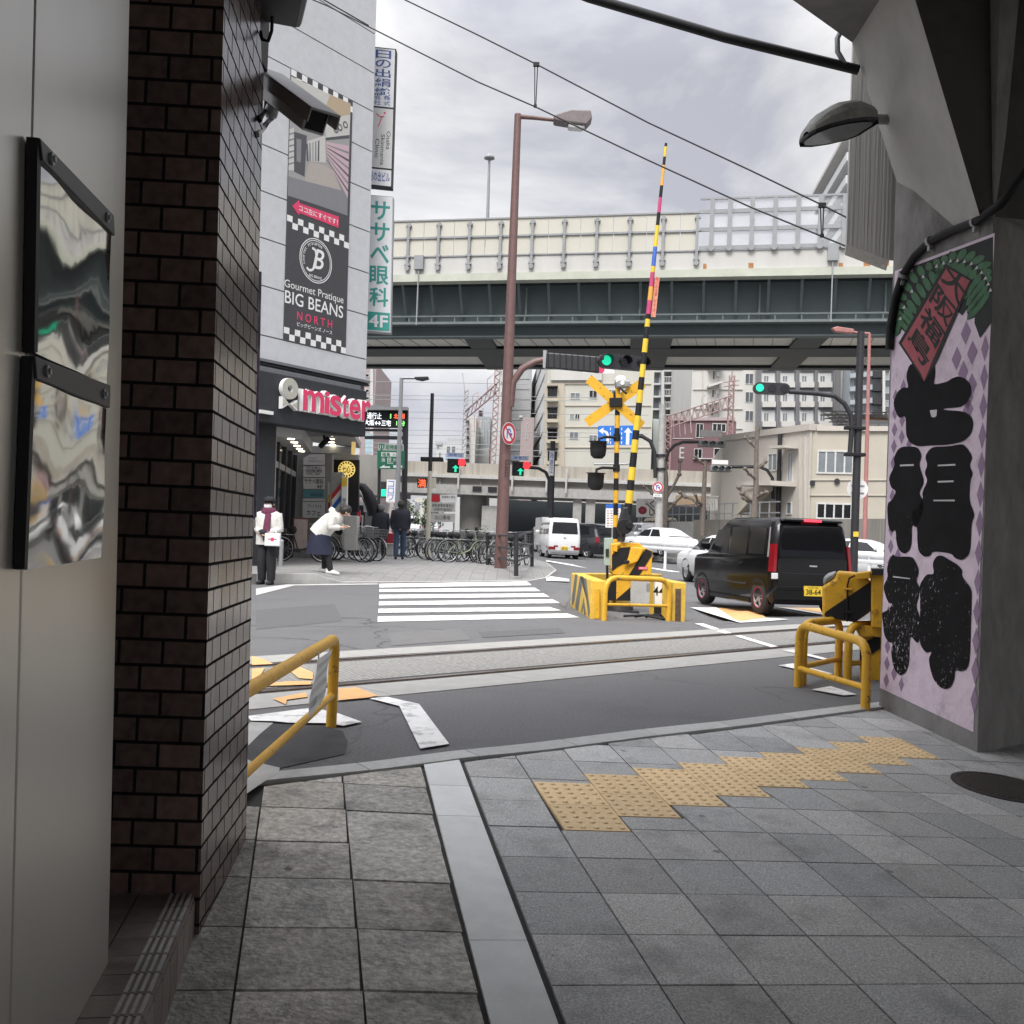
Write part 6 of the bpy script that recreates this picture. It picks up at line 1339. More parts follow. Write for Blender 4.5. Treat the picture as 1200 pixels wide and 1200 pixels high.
f = face(414, 522, 28.3); t_ = thing('hanging_sign', tuple(f.o), 'small yellow lit sign hanging under the right end of the fascia', 'sign')
b = MB(); ppoly(b, f, [(412, 512), (416.3, 512.5), (415.8, 533), (411.7, 532.5)], -.1, 0); b.build('box', mat('warm_sign', (.7, .5, .2), .5, emit=.35), t_)
# menu board on the pavement, bollards
f = face(352, 632, 27.2, math.radians(8)); t_ = thing('menu_board', tuple(V((f.o.x, 27.2, .12))), 'framed menu board leaning by the shop door behind the bicycles', 'menu board')
b = MB(); ppoly(b, f, [(343.5, 606), (362, 607), (361, 645), (343, 644)], -.04, 0); b.build('frame', mat('wood_red', (.12, .05, .035), .5), t_)
b = MB(); ppoly(b, f, [(345, 608), (360.5, 609), (359.8, 643.5), (344.7, 642.5)], .001, .006); b.build('sheet', mat('menu_sheet', (.42, .34, .32), .6, .3, 9, dirt=.6, dirtcol=(.12, .06, .06), dscale=9), t_)
for px, Y, py0 in ((330, 23.3, 634), (322, 21.8, 655)):
    p = A(px, py0, Y); b = MB(); b.cyl(V((p.x, Y, zr(p.x, Y)+.1)), p, .05, n=12); b.lathe([(.05, 0), (.035, .03), (0, .04)], p, (0, 0, 1), 12)
    tag(b.build('bollard', M['grey_metal']), 'grey steel bollard at the pavement edge, ' + ('by the shop door' if px == 330 else 'just behind the masked person'), 'bollard', 'bollards by the shop')
# grey box planter behind the bicycles
f = face(410, 615, 28.2); t_ = thing('utility_box', tuple(V((f.o.x, 28.2, .12))), 'grey box behind the bent woman and the parked bicycles', 'box')
b = MB(); ppoly(b, f, [(403, 604), (418.5, 604.5), (418, 645), (402.5, 645)], -.5, 0); b.build('cabinet', M['concrete'], t_, bevel=.02)
# ================================================================== vehicles, bicycles, people
def rrect(y0, y1, hw, r, n=5):
    r = min(r, hw*.9, (y1-y0)*.45); pts = []
    for cx, cy, a0 in ((hw-r, y1-r, 0), (-hw+r, y1-r, 90), (-hw+r, y0+r, 180), (hw-r, y0+r, 270)):
        for i in range(n+1): a = math.radians(a0+90*i/n); pts.append((cx+r*math.cos(a), cy+r*math.sin(a)))
    return pts
def lerp_l(L_, z, k):
    if z <= L_[0][0]: return L_[0][k]
    for a, c in zip(L_, L_[1:]):
        if z <= c[0]: return a[k]+(c[k]-a[k])*(z-a[0])/(c[0]-a[0])
    return L_[-1][k]
def wheel(root, x, y, r, w, side, rimcol, ring=None, spokes=5):
    b = MB(); b.lathe([(r*.62, -w/2), (r*.93, -w/2), (r, -w*.32), (r, w*.32), (r*.93, w/2), (r*.62, w/2)], (x, y, r), (side, 0, 0), 28, caps=False)
    t = b.build('wheel', M['tyre'], root)
    b = MB(); b.lathe([(r*.64, w*.1), (r*.64, w*.44), (r*.58, w*.46), (r*.54, w*.3)], (x, y, r), (side, 0, 0), 28, caps=False); b.disc(Fr((x+side*w*.1, y, r), (0, side, 0), (0, 0, 1)), 0, 0, r*.6, 0, None, 1, 24)
    f = Fr((x+side*w*.3, y, r), (0, side, 0), (0, 0, 1))
    for i in range(spokes*2 if spokes > 5 else spokes):
        a = 2*math.pi*i/(spokes*2 if spokes > 5 else spokes); ca, sa = math.cos(a), math.sin(a); wd_ = r*(.07 if spokes <= 5 else .035)
        b.poly(f, [(ca*r*.1-sa*wd_*1.4, sa*r*.1+ca*wd_*1.4), (ca*r*.1+sa*wd_*1.4, sa*r*.1-ca*wd_*1.4), (ca*r*.58+sa*wd_, sa*r*.58-ca*wd_), (ca*r*.58-sa*wd_, sa*r*.58+ca*wd_)], 0, w*.1)
    b.disc(f, 0, 0, r*.15, 0, w*.12, 0, 14); b.build('rim', [rimcol, M['black']], t)
    if ring: b = MB(); b.ring(f, 0, 0, r*.58, r*.66, w*.12, w*.2, 0, 32); b.build('rim_stripe', ring, t)
def car(name, label, cat, Ls, paint, wy, wr, side_w, rear_w, front_w, extra=None, rim=None, ring=None, group=None, spokes=5, rr_=.16, arch=True, lampz=(.7, .95), lampw=.12, tall=False, bumper=None):
    """Ls: layers (z, y_rear, y_front, half width)"""
    root = thing(name, (0, 0, 0), label, cat, group)
    b = MB(); n_ = 24; rings = []
    for z, y0, y1, hw in Ls: rings.append([V((x, y, z)) for x, y in rrect(y0, y1, hw, rr_)])
    vs = [v for R_ in rings for v in R_]
    b.add(vs, [(i*n_+k, i*n_+(k+1) % n_, (i+1)*n_+(k+1) % n_, (i+1)*n_+k) for i in range(len(rings)-1) for k in range(n_)], 0, True)
    b.add(rings[-1], [tuple(range(n_))], 0, True); b.add(rings[0], [tuple(range(n_-1, -1, -1))]); body = b.build('body', paint, root)
    hw = lambda z: lerp_l(Ls, z, 3)
    for s in (-1, 1):
        for pl in side_w:
            b = MB(); c = (sum(p[0] for p in pl)/len(pl), sum(p[1] for p in pl)/len(pl))
            b.add([V((s*(hw(z)+.006), y, z)) for y, z in pl], [tuple(range(len(pl)))[::s]]); b.build('side_window', M['glass_dark'], root)
        for y in wy:
            if arch:
                b = MB(); pts = [(y+(wr*1.14)*math.cos(math.pi*i/14), wr+(wr*1.14)*math.sin(math.pi*i/14)) for i in range(15)]; pts = [(y+wr*1.14, .16)]+pts+[(y-wr*1.14, .16)]
                b.add([V((s*(hw(z)+.003), yy, z)) for yy, z in pts], [tuple(range(len(pts)))]); b.build('wheel_arch', M['black'], root)
            wheel(root, s*(hw(wr)-.075), y, wr, .19, s, rim or M['silver'], ring, spokes)
        b = MB(); z0, z1 = lampz
        w_ = max(hw(z0), .1); yr = lambda z: lerp_l(Ls, z, 1)
        b.hexa([V((s*(w_-lampw), yr(z0)-.012, z0)), V((s*(w_-.02), yr(z0)-.005, z0)), V((s*(w_+.008), yr(z0)+.13, z0)), V((s*(w_-lampw), yr(z0)+.13, z0))][::1 if s > 0 else -1],
               [V((s*(hw(z1)-lampw), yr(z1)-.012, z1)), V((s*(hw(z1)-.02), yr(z1)-.005, z1)), V((s*(hw(z1)+.008), yr(z1)+.11, z1)), V((s*(hw(z1)-lampw), yr(z1)+.11, z1))][::1 if s > 0 else -1]); b.build('tail_light', M['tail_red'], root)
        yf = lambda z: lerp_l(Ls, z, 2); zf_ = .62
        b = MB(); b.box(s*w_*.93-.13 if s > 0 else -w_*.93-.02, s*w_*.93+.02 if s > 0 else -w_*.93+.13, yf(zf_)-.16, yf(zf_)+.004, zf_-.07, zf_+.09); b.build('headlight', M['silver'], root, bevel=.03)
        zb = Ls[0][0]
        mz, my = side_w[0][0][1]+.05, max(p[0] for p in side_w[0])-.04
        b = MB(); b.box(s*(hw(mz)+.02) if s > 0 else -hw(mz)-.2, s*(hw(mz)+.2) if s > 0 else -hw(mz)-.02, my-.03, my+.07, mz, mz+.13); b.build('mirror', paint, root, bevel=.03)
    b = MB(); b.add([V((x, lerp_l(Ls, z, 1)-.006, z)) for x, z in rear_w], [tuple(range(len(rear_w)))]); b.build('rear_window', M['glass_dark'], root)
    b = MB(); b.add([V((x, lerp_l(Ls, z, 2)+.006, z)) for x, z in front_w], [tuple(range(len(front_w)))]); b.build('windscreen', M['glass_dark'], root)
    if extra: extra(root, Ls, hw)
    return root
def plate(root, Ls, z, txt, yellow, w=.33, x=0.0, front=False):
    y = lerp_l(Ls, z, 1)-.02; f = Fr((x, y, z), XA, ZA)
    b = MB(); b.fbox(f, -w/2, w/2, -.0825, .0825, -.02, .004); p_ = b.build('number_plate', M['arm_yellow'] if yellow else M['white_plain'], root)
    b = MB(); b.text(f, txt, -w*.4, w*.42, -.06, .03, .006, 0, .02); b.text(f, '大阪 580', -w*.28, w*.28, .042, .072, .006); b.build('plate_number', M['black'] if yellow else M['text_green'], p_)
def place(o, p, rz, sc=1.0): o.location = p; o.rotation_euler = (0, 0, rz); o.scale = (sc, sc, sc)
# --- black van-like wagon in front of us
KW = [(.2, .08, 3.3, .68), (.3, .0, 3.38, .72), (.5, -.01, 3.4, .735), (.85, .01, 3.37, .7375), (.93, .015, 3.28, .735), (.985, .02, 2.78, .73), (1.28, .06, 2.5, .695), (1.5, .11, 2.22, .66), (1.6, .16, 2.08, .62), (1.645, .26, 1.95, .56), (1.655, .5, 1.7, .42)]
def kw_extra(root, Ls, hw):
    plate(root, Ls, .44, '38-64', True)
    b = MB(); b.box(-.16, .16, .06, .2, 1.585, 1.625); b.build('brake_light', M['brake_red'], root)
    b = MB(); b.hexa([V((-.56, .06, 1.58)), V((.56, .06, 1.58)), V((.53, .3, 1.61)), V((-.53, .3, 1.61))], [V((-.54, .07, 1.62)), V((.54, .07, 1.62)), V((.5, .32, 1.65)), V((-.5, .32, 1.65))]); b.build('spoiler', M['black_gloss'], root, bevel=.01)
    b = MB(); b.box(-.07, .07, -.006, .0, .84, .865); b.build('emblem', M['silver'], root)
    b = MB(); b.box(-.55, .55, -.004, .006, .72, .728); b.box(-.66, .66, -.014, -.004, .5, .506); b.build('tailgate_seam', M['dark_metal'], root)
    b = MB(); b.box(-.71, .71, -.03, .02, .27, .46); b.build('rear_bumper', M['black_gloss'], root, bevel=.03)
    for s in (-1, 1):
        b = MB()
        for y in (.98, 1.72, 2.62): b.add([V((s*(hw(z)+.004), yy, z)) for yy, z in ((y-.004, .34), (y+.004, .34), (y+.004, .97), (y-.004, .97))], [(0, 1, 2, 3)])
        b.build('door_seam', M['rubber'], root)
        b = MB(); b.box(s*.74-.008, s*.74+.008, .95, 2.55, .48, .51); b.build('side_moulding', M['dark_metal'], root, bevel=.006)
        for y in (1.1, 1.85): b = MB(); b.box(s*.742-.012, s*.742+.012, y, y+.16, .83, .86); b.build('door_handle', M['black_gloss'], root, bevel=.008)
        b = MB(); b.add([V((s*(hw(z)+.006), y, z)) for y, z in ((.14, .98), (.2, .98), (.27, 1.48), (.22, 1.48))], [(0, 1, 2, 3)]); b.build('pillar_strip', M['grey_metal'], root)
        b = MB(); b.box(s*.70-.03, s*.70+.045, .85, 2.5, .17, .26); b.build('side_skirt', M['black_gloss'], root, bevel=.02)
        b = MB(); w_ = hw(1.0); b.box(s*(w_-.045)-.045, s*(w_-.045)+.055, -.006, .05, .62, .72); b.build('reverse_light', M['sign_white'], root, bevel=.01)
kw = car('black_van', 'glossy black boxy wagon with red edged wheels and a yellow plate at the crossing', 'van', KW, M['black_gloss'], (.5, 2.86), .285,
         [[(1.76, 1.0), (2.55, 1.0), (2.3, 1.42), (1.78, 1.47)], [(1.0, 1.0), (1.68, 1.0), (1.7, 1.47), (1.04, 1.48)], [(.33, 1.02), (.92, 1.02), (.94, 1.47), (.36, 1.46)]],
         [(-.6, .99), (.6, .99), (.57, 1.52), (.5, 1.55), (-.5, 1.55), (-.57, 1.52)], [(.6, 1.02), (-.6, 1.02), (-.55, 1.48), (.55, 1.48)], kw_extra, M['grey_metal'], mat('rim_red', (.35, .02, .07), .4), spokes=5, lampz=(.74, 1.2), lampw=.07)
kp = V((4.6, 16.75, 0)); kp = V((A(951, 722, 17.0).x, 17.0, 0)); kp.z = zr(kp.x, 17)-.01
place(kw, kp, .22, 1.0)
# sedans and vans
SED = [(.2, .1, 4.3, .74), (.35, .0, 4.42, .82), (.6, -.0, 4.44, .85), (.8, .03, 4.38, .845), (.9, .1, 4.1, .83), (.95, .45, 3.35, .80), (1.15, .85, 2.95, .70), (1.33, 1.25, 2.55, .62), (1.41, 1.55, 2.25, .55), (1.43, 1.8, 2.0, .4)]
HAT = [(.2, .1, 3.8, .74), (.35, .0, 3.95, .80), (.6, -.0, 3.98, .83), (.85, .03, 3.9, .83), (.95, .08, 3.5, .81), (1.0, .12, 3.05, .79), (1.25, .3, 2.7, .70), (1.45, .5, 2.3, .62), (1.5, .75, 2.0, .5)]
VAN = [(.22, .06, 3.3, .68), (.4, .0, 3.38, .72), (.8, .0, 3.38, .735), (1.05, .02, 3.3, .735), (1.1, .03, 3.22, .73), (1.5, .07, 2.95, .70), (1.75, .1, 2.7, .66), (1.85, .16, 2.5, .6), (1.875, .35, 2.3, .45)]
sw_s = [[(1.98, .98), (3.1, .98), (2.6, 1.3), (2.02, 1.34)], [(1.0, .98), (1.9, .98), (1.94, 1.34), (1.35, 1.32)]]
sw_h = [[(1.7, 1.02), (2.85, 1.02), (2.45, 1.38), (1.75, 1.42)], [(.6, 1.02), (1.62, 1.02), (1.66, 1.42), (.85, 1.38)]]
sw_v = [[(2.0, 1.12), (2.95, 1.12), (2.75, 1.6), (2.02, 1.65)], [(1.15, 1.12), (1.9, 1.12), (1.92, 1.65), (1.18, 1.65)], [(.2, 1.12), (1.07, 1.12), (1.1, 1.65), (.25, 1.65)]]
rw_s = [(-.6, .99), (.6, .99), (.5, 1.34), (-.5, 1.34)]; fw_s = [(.62, .99), (-.62, .99), (-.5, 1.34), (.5, 1.34)]
rw_h = [(-.62, 1.02), (.62, 1.02), (.52, 1.4), (-.52, 1.4)]; fw_h = [(.66, 1.03), (-.66, 1.03), (-.54, 1.4), (.54, 1.4)]
rw_v = [(-.6, 1.15), (.6, 1.15), (.55, 1.68), (-.55, 1.68)]; fw_v = [(.64, 1.13), (-.64, 1.13), (-.56, 1.68), (.56, 1.68)]
pl_w = lambda r, Ls, hw: plate(r, Ls, .55, '21-07', False)
def wc_extra(r, Ls, hw): plate(r, Ls, .55, '52-18', False)
M['car_silver'] = mat('car_silver', (.42, .43, .44), .3, .05, 4, metal=.5, coat=.5); M['car_beige'] = mat('car_beige', (.5, .43, .33), .35, .05, 4, coat=.4); M['car_dark'] = mat('car_dark', (.02, .021, .025), .2, .05, 4, coat=.6)
wcar = car('white_car', 'white car just ahead of the black wagon showing its front wheel and fender', 'car', SED, M['white_gloss'], (.85, 3.5), .33, sw_s, rw_s, fw_s, wc_extra, spokes=10)
q = GR(803, 682); place(wcar, V((q.x+1.42, q.y-3.05, zr(q.x, q.y))), .16)
def vn(r, Ls, hw):
    plate(r, Ls, .5, '64-12', True)
    b = MB(); b.box(-.5, -.3, -.012, .0, .55, .62); b.box(.3, .5, -.012, .0, .55, .62); b.build('reflector', M['tail_red'], r)
    b = MB(); b.box(-.68, .68, -.02, .02, .28, .42); b.build('rear_bumper', M['grey_metal'], r, bevel=.02)
    b = MB(); b.tube([(-.1, -.01, 1.2), (.18, -.015, 1.32)], .008, 5); b.build('wiper', M['black'], r)
    b = MB(); b.box(-.06, .06, -.01, 0, .95, 1.0); b.build('emblem', M['silver'], r)
wv = car('white_van', 'small white delivery van driving away on the road left of the crossbuck', 'van', VAN, M['white_gloss'], (.55, 2.6), .28, sw_v, rw_v, fw_v, vn, lampz=(.42, .56), lampw=.3)
q = GR(661, 655.5); place(wv, V((q.x, q.y, q.z)), .12, q.y*48.5/1200/1.875)
dk_ = car('dark_car', 'dark hatchback behind the gate machine turning away on the road', 'car', HAT, M['car_dark'], (.75, 3.1), .31, sw_h, rw_h, fw_h, pl_w)
q = GR(711, 656); place(dk_, V((q.x+.3, q.y, q.z)), .62, q.y*42/1200/1.5)
w2 = car('white_car', 'white sedan behind the white guard rail to the right of the crossbuck post', 'car', SED, M['white_gloss'], (.85, 3.5), .33, sw_s, rw_s, fw_s, pl_w)
q = A(803, 652, 50); place(w2, V((q.x, 50, zr(q.x, 50)+.35)), .45, 1.02)
s1 = car('silver_car', 'silver car facing us half hidden behind the gate machine', 'car', HAT, M['car_silver'], (.75, 3.1), .31, sw_h, rw_h, fw_h, pl_w)
q = A(752, 640, 56); place(s1, V((q.x-.1, 58, zr(q.x, 56)+.55)), math.pi+.25, 1.0)
be = car('beige_van', 'beige boxy van parked behind the white sedan by the retaining wall', 'van', VAN, M['car_beige'], (.55, 2.6), .28, sw_v, rw_v, fw_v, None)
q = A(783, 632, 64); place(be, V((q.x, 64, zr(q.x, 64)+.75)), .25, .95)
w3 = car('white_car', 'white car seen between the black wagon and the painted pillar', 'car', SED, M['white_gloss'], (.85, 3.5), .33, sw_s, rw_s, fw_s, pl_w)
q = A(1010, 662, 38); place(w3, V((q.x-1.2, 40.2, zr(q.x, 38)+.12)), math.pi+.75, 1.0)
s3 = car('silver_car', 'small silver car far down the street on the left', 'car', HAT, M['car_silver'], (.75, 3.1), .31, sw_h, rw_h, fw_h, None)
q = A(504, 633, 105); place(s3, V((q.x, 105, -.2+.004*60+.3)), .1, 1.1)
w4 = car('white_van', 'white van far down the street on the left under the rail bridge', 'van', VAN, M['white_gloss'], (.55, 2.6), .28, sw_v, rw_v, fw_v, None)
q = A(484, 623, 120); place(w4, V((q.x, 120, .35)), .05, 1.2)
# box truck behind the white van
tr = thing('box_truck', (0, 0, 0), 'white box truck ahead of the small white van', 'truck')
b = MB(); b.box(-1.0, 1.0, 0, 3.6, .85, 2.75); b.build('cargo_box', M['white_gloss'], tr, bevel=.04)
b = MB(); b.box(-.95, .95, 3.75, 5.2, .5, 2.15); b.build('cab', M['white_gloss'], tr, bevel=.12)
b = MB(); b.box(-.98, .98, .05, .08, .6, .8); b.box(-.4, .4, .2, 5.0, .5, .7); b.build('chassis', M['dark_metal'], tr)
for s in (-1, 1):
    for y in (.9, 4.5): wheel(tr, s*.85, y, .38, .24, s, M['grey_metal'])
q = A(650, 640, 62); place(tr, V((q.x+.1, 62, zr(q.x, 62)-.35)), .1, .92)
# --- white guard rail in the road
g0, g1 = A(744, 638, 44), A(1045, 656.5, 31.5)
gd_ = thing('road_guardrail', tuple((g0+g1)/2), 'long white steel guard rail in the middle of the road behind the cars', 'guard rail')
b = MB(); dgr = (g1-g0).normalized(); fgr = Fr(g0, V((dgr.x, dgr.y, 0)), ZA); n_ = 2; ln_ = math.hypot(g1.x-g0.x, g1.y-g0.y)
prof = [(-.17, 0), (-.13, .05), (-.07, .05), (-.03, 0), (.03, 0), (.07, .05), (.13, .05), (.17, 0)]
vs = []
for k in (0, 1):
    for y, z in prof: p = fgr.p(ln_*k, y, -z if fgr.w.dot(CAM-g0) < 0 else z); p.z += (g1.z-g0.z)*k; vs.append(p)
b.add(vs, [(i, i+1, 8+i+1, 8+i) for i in range(7)]); b.add([v+V((0, .02, 0)) for v in vs], [(i, 8+i, 8+i+1, i+1) for i in range(7)]); b.build('beam', M['white_gloss'], gd_)
for i in range(9):
    p = g0.lerp(g1, (i+.45)/9); b = MB(); b.cyl(V((p.x, p.y+.06, zr(p.x, p.y)-.1)), V((p.x, p.y+.06, p.z+.1)), .06, n=10); b.build('post', M['white_gloss'], gd_)
# ------------------------------------------------------------------ bicycles
mk('bike_black', (.02, .02, .022), .35, .1, 8); mk('basket_grey', (.16, .16, .165), .4, .1, 8, metal=.3); mk('bike_silver', (.3, .3, .3), .35, .1, 8, metal=.5); mk('bike_green', (.3, .36, .22), .4, .1, 8); mk('bike_blue', (.04, .08, .25), .4, .1, 8)
def bicycle(col, basket=True, child=False):
    r = thing('bicycle', (0, 0, 0), None, 'bicycle')
    R = .33; cf, cr = V((1.1, 0, R)), V((0, 0, R))
    for c in (cr, cf):
        b = MB(); n_ = 28; b.tube([c+V((R*math.cos(2*math.pi*i/n_), 0, R*math.sin(2*math.pi*i/n_))) for i in range(n_)], .021, 6, closed=True); w = b.build('wheel', M['tyre'], r)
        b = MB(); b.tube([c+V((R*.925*math.cos(2*math.pi*i/n_), 0, R*.925*math.sin(2*math.pi*i/n_))) for i in range(n_)], .013, 5, closed=True)
        for i in range(16): a = 2*math.pi*i/16; b.tube([c+V((0, .03*(-1)**i, 0)), c+V((R*.92*math.cos(a), 0, R*.92*math.sin(a)))], .0022, 3, caps=False)
        b.cyl(c+V((0, -.045, 0)), c+V((0, .045, 0)), .022, n=8); b.build('rim', M['silver'], w)
    bb_, st, hd, ht = V((.45, 0, .28)), V((.3, 0, .72)), V((.93, 0, .62)), V((.9, 0, .8))
    b = MB(); b.tube([bb_, st], .017, 6); b.tube([hd, V((.7, 0, .38)), bb_], .02, 6); b.tube([bb_, cr+V((0, .05, 0))], .01, 5); b.tube([bb_, cr+V((0, -.05, 0))], .01, 5); b.tube([st-V((-.01, 0, .1)), cr+V((0, .05, 0))], .009, 5); b.tube([st-V((-.01, 0, .1)), cr+V((0, -.05, 0))], .009, 5)
    b.tube([ht, hd], .02, 6); b.tube([hd, V((.97, .045, .5)), cf+V((0, .05, 0))], .012, 5); b.tube([hd, V((.97, -.045, .5)), cf+V((0, -.05, 0))], .012, 5); b.build('frame', col, r)
    b = MB(); b.tube([ht, V((.87, 0, .98))], .014, 6); b.tube([V((.72, .28, .98)), V((.85, .24, 1.0)), V((.88, 0, .98)), V((.85, -.24, 1.0)), V((.72, -.28, .98))], .012, 6); b.build('handlebar', M['silver'], r)
    b = MB(); b.lathe([(.0, -.12), (.06, -.1), (.1, 0), (.095, .06), (0, .1)], (.29, 0, .83), (1, 0, .05), 12); b.cyl(st, V((.29, 0, .8)), .013, n=8); b.build('saddle', M['rubber'], r)
    for c, a0, a1 in ((cr, 20, 200), (cf, 10, 165)):
        b = MB(); vs = []
        for i in range(13):
            a = math.radians(a0+(a1-a0)*i/12)
            for y in (-.03, .03): vs.append(c+V(((R+.035)*math.cos(a), y, (R+.035)*math.sin(a))))
        b.add(vs, [(2*i, 2*i+1, 2*i+3, 2*i+2) for i in range(12)], 0, True); b.build('mudguard', col, r)
    b = MB(); b.tube([st-V((0, -.04, .02)), V((-.15, .04, .71))], .007, 5); b.tube([st-V((0, .04, .02)), V((-.15, -.04, .71))], .007, 5); b.tube([V((-.1, .04, .71)), cr+V((0, .06, 0))], .006, 5); b.tube([V((-.1, -.04, .71)), cr+V((0, -.06, 0))], .006, 5)
    for x in (-.15, -.02, .1): b.tube([V((x, -.045, .712)), V((x, .045, .712))], .006, 5)
    b.build('rear_rack', M['silver'], r)
    b = MB(); b.tube([cr+V((-.0, .07, .02)), V((-.1, .16, .0)), V((-.1, -.16, 0)), cr+V((0, -.07, .02))], .009, 5); b.build('kickstand', M['silver'], r)
    b = MB(); b.fbox(Fr((0, .035, R), V((1, 0, -.1)), ZA), -.05, .5, -.05, .05, 0, .02); b.build('chain_case', M['bike_black'], r, bevel=.01)
    if basket:
        b = MB(); x0, x1 = .95, 1.28
        for z in (.68, .76, .84, .92):
            e = (z-.68)*.15; b.tube([V((x0-e, -.17-e, z)), V((x1+e, -.17-e, z)), V((x1+e, .17+e, z)), V((x0-e, .17+e, z))], .006, 4, closed=True)
        for i in range(6):
            t = i/5; 
            for s in (-1, 1): b.tube([V((x0+(x1-x0)*t, s*.17, .68)), V((x0+(x1-x0)*t, s*.206, .92))], .005, 4)
            b.tube([V((x1, -.17+.34*t, .68)), V((x1+.036, -.2+.4*t, .92))], .005, 4); b.tube([V((x0, -.17+.34*t, .68)), V((x1, -.17+.34*t, .68))], .005, 4)
        b.build('basket', M['basket_grey'], r)
    if child:
        b = MB(); b.box(-.2, .12, -.15, .15, .72, .86); b.box(-.25, -.17, -.17, .17, .72, 1.15); b.build('child_seat', M['bike_black'], r, bevel=.05)
    return r
protos = {'black': bicycle(M['bike_black']), 'silver': bicycle(M['bike_silver']), 'green': bicycle(M['bike_green']), 'child': bicycle(M['bike_black'], True, True)}
spots = [('child', 352, 27.0, 20, 'black bicycle with a child seat beside the menu board'), ('silver', 404, 28.6, -22, 'silver bicycle nearest the bent woman'), ('black', 411, 29.3, -28, 'black bicycle just behind the silver one by the bent woman'), ('silver', 424, 30.2, -35, 'second silver bicycle at the right end of the shop row'),
         ('black', 466, 36.5, 62, 'leftmost black bicycle of the row right of the walking man'), ('black', 474, 36.0, 60, 'second black bicycle right of the walking man'), ('silver', 482, 35.6, 58, 'silver bicycle right of the walking man'), ('black', 490, 35.2, 60, 'black bicycle just left of the pale pole'),
         ('black', 511, 34.0, 48, 'black bicycle just right of the pale pole'), ('black', 519, 33.4, 50, 'second black bicycle right of the pale pole'), ('silver', 526, 32.4, 42, 'silver bicycle left of the pale green one'), ('green', 543, 31.6, 25, 'pale green bicycle in front of the low boards'),
         ('black', 575, 31.8, 66, 'black bicycle behind the left end of the dark fence'), ('silver', 585, 31.0, 70, 'silver bicycle at the foot of the brown pole behind the fence'), ('black', 601, 30.6, 72, 'black bicycle behind the middle of the dark fence'), ('silver', 612, 31.2, 75, 'silver bicycle behind the right end of the dark fence'),
         ('black', 397, 29.8, -15, 'black bicycle leaning behind the bent woman'), ('black', 418, 31.0, -40, 'black bicycle deep in the shop row behind the grey box'), ('black', 478, 37.5, 66, 'black bicycle at the back of the row right of the walking man'), ('black', 515, 35.2, 60, 'black bicycle at the back right of the pale pole'), ('black', 534, 33.0, 46, 'black bicycle between the silver and the pale green ones'), ('black', 557, 32.6, 30, 'black bicycle behind the grey planter'), ('black', 568, 32.8, 58, 'black bicycle just right of the planter bush'), ('black', 593, 32.2, 68, 'black bicycle right behind the brown pole')]
used = set()
for kind, px, Y, rz, lab in spots:
    o_ = protos[kind] if kind not in used else copy_tree(protos[kind]); used.add(kind)
    q = A(px, 640, Y); a = math.radians(rz); o_.location = (q.x-.5*math.cos(a), Y-.5*math.sin(a), zr(q.x, Y)+.15); o_.rotation_euler = (math.radians(rr.uniform(-4, 4)), 0, a)
    o_['label'] = lab; o_['group'] = 'bicycles parked on the far pavement'
for s_ in (0, 1):                                        # two scooters under covers behind the fence
    pass
# --- dark fence, posts, planter, boards
def fpt(px, py): return FP(px, py)
fn = thing('railing', tuple(fpt(605, 672)), 'dark steel pedestrian railing at the corner of the far pavement', 'railing')
PA, PB, PC = fpt(571.5, 662), fpt(605, 672.5), fpt(623.5, 664)
tops = {0: A(571.5, 624.5, PA.y), 1: A(605, 624.5, PB.y), 2: A(623.5, 620, PC.y)}
for p, k in ((PA, 0), (PB, 1), (PC, 2)): b = MB(); b.cyl(p-V((0, 0, .05)), tops[k], .055, n=12); b.build('post', M['dark_metal'], fn)
for k0, k1, a0, a1 in ((0, 1, PA, PB), (1, 2, PB, PC), (0, 2, PA, PC)):
    for fr__ in (.93, .6, .3): b = MB(); b.tube([a0.lerp(tops[k0], fr__), a1.lerp(tops[k1], fr__)], .028, 8); b.build('rail', M['dark_metal'], fn)
for px, pt__, pb__ in ((547.5, 620, 657), (558.5, 618, 658)):
    p = fpt(px, pb__); b = MB(); b.cyl(p-V((0, 0, .05)), A(px, pt__, p.y), .06, n=12); tag(b.build('bollard', M['dark_metal']), ('left' if px < 550 else 'right') + ' of the two dark posts beside the grey planter', 'bollard', 'dark posts by the planter')
p = fpt(565, 657); pn = thing('planter', tuple(p), 'grey concrete planter with a small bush beside the dark railing', 'planter')
b = MB(); b.box(p.x-.14, p.x+.16, p.y, p.y+.4, p.z, p.z+.55); b.build('pot', M['concrete'], pn, bevel=.015)
b = MB()
for i in range(170):
    c = V((p.x+rr.gauss(0, .14), p.y+.2+rr.gauss(0, .14), p.z+.72+rr.gauss(0, .17))); d = V((rr.uniform(-1, 1), rr.uniform(-1, 1), rr.uniform(-.2, 1))).normalized()*.07; e = d.orthogonal().normalized()*.03
    b.add([c-d, c+e, c+d, c-e], [(0, 1, 2, 3)])
mk('leaf', (.06, .09, .035), .6, .5, 3); b.build('bush', M['leaf'], pn)
f = face(519, 595, 37); nb_ = thing('notice_board', tuple(V((f.o.x, 37, .15))), 'three low white and grey information boards behind the parked bicycles', 'notice board')
z3b = lambda x, y: (460+x*.15, 560+y*.15)
for k_, (pl, m_) in enumerate((([(300, 132), (370, 132), (370, 185), (300, 185)], 'red'), ([(372, 130), (505, 128), (500, 186), (372, 186)], 'white_plain'), ([(298, 192), (492, 190), (490, 266), (298, 268)], 'concrete_pale'), ([(295, 276), (490, 278), (488, 345), (295, 345)], 'concrete_pale'))):
    b = MB(); ppoly(b, f, pl, -.04, 0, 0, z3b); b.build('board', M[m_], nb_)
b = MB()
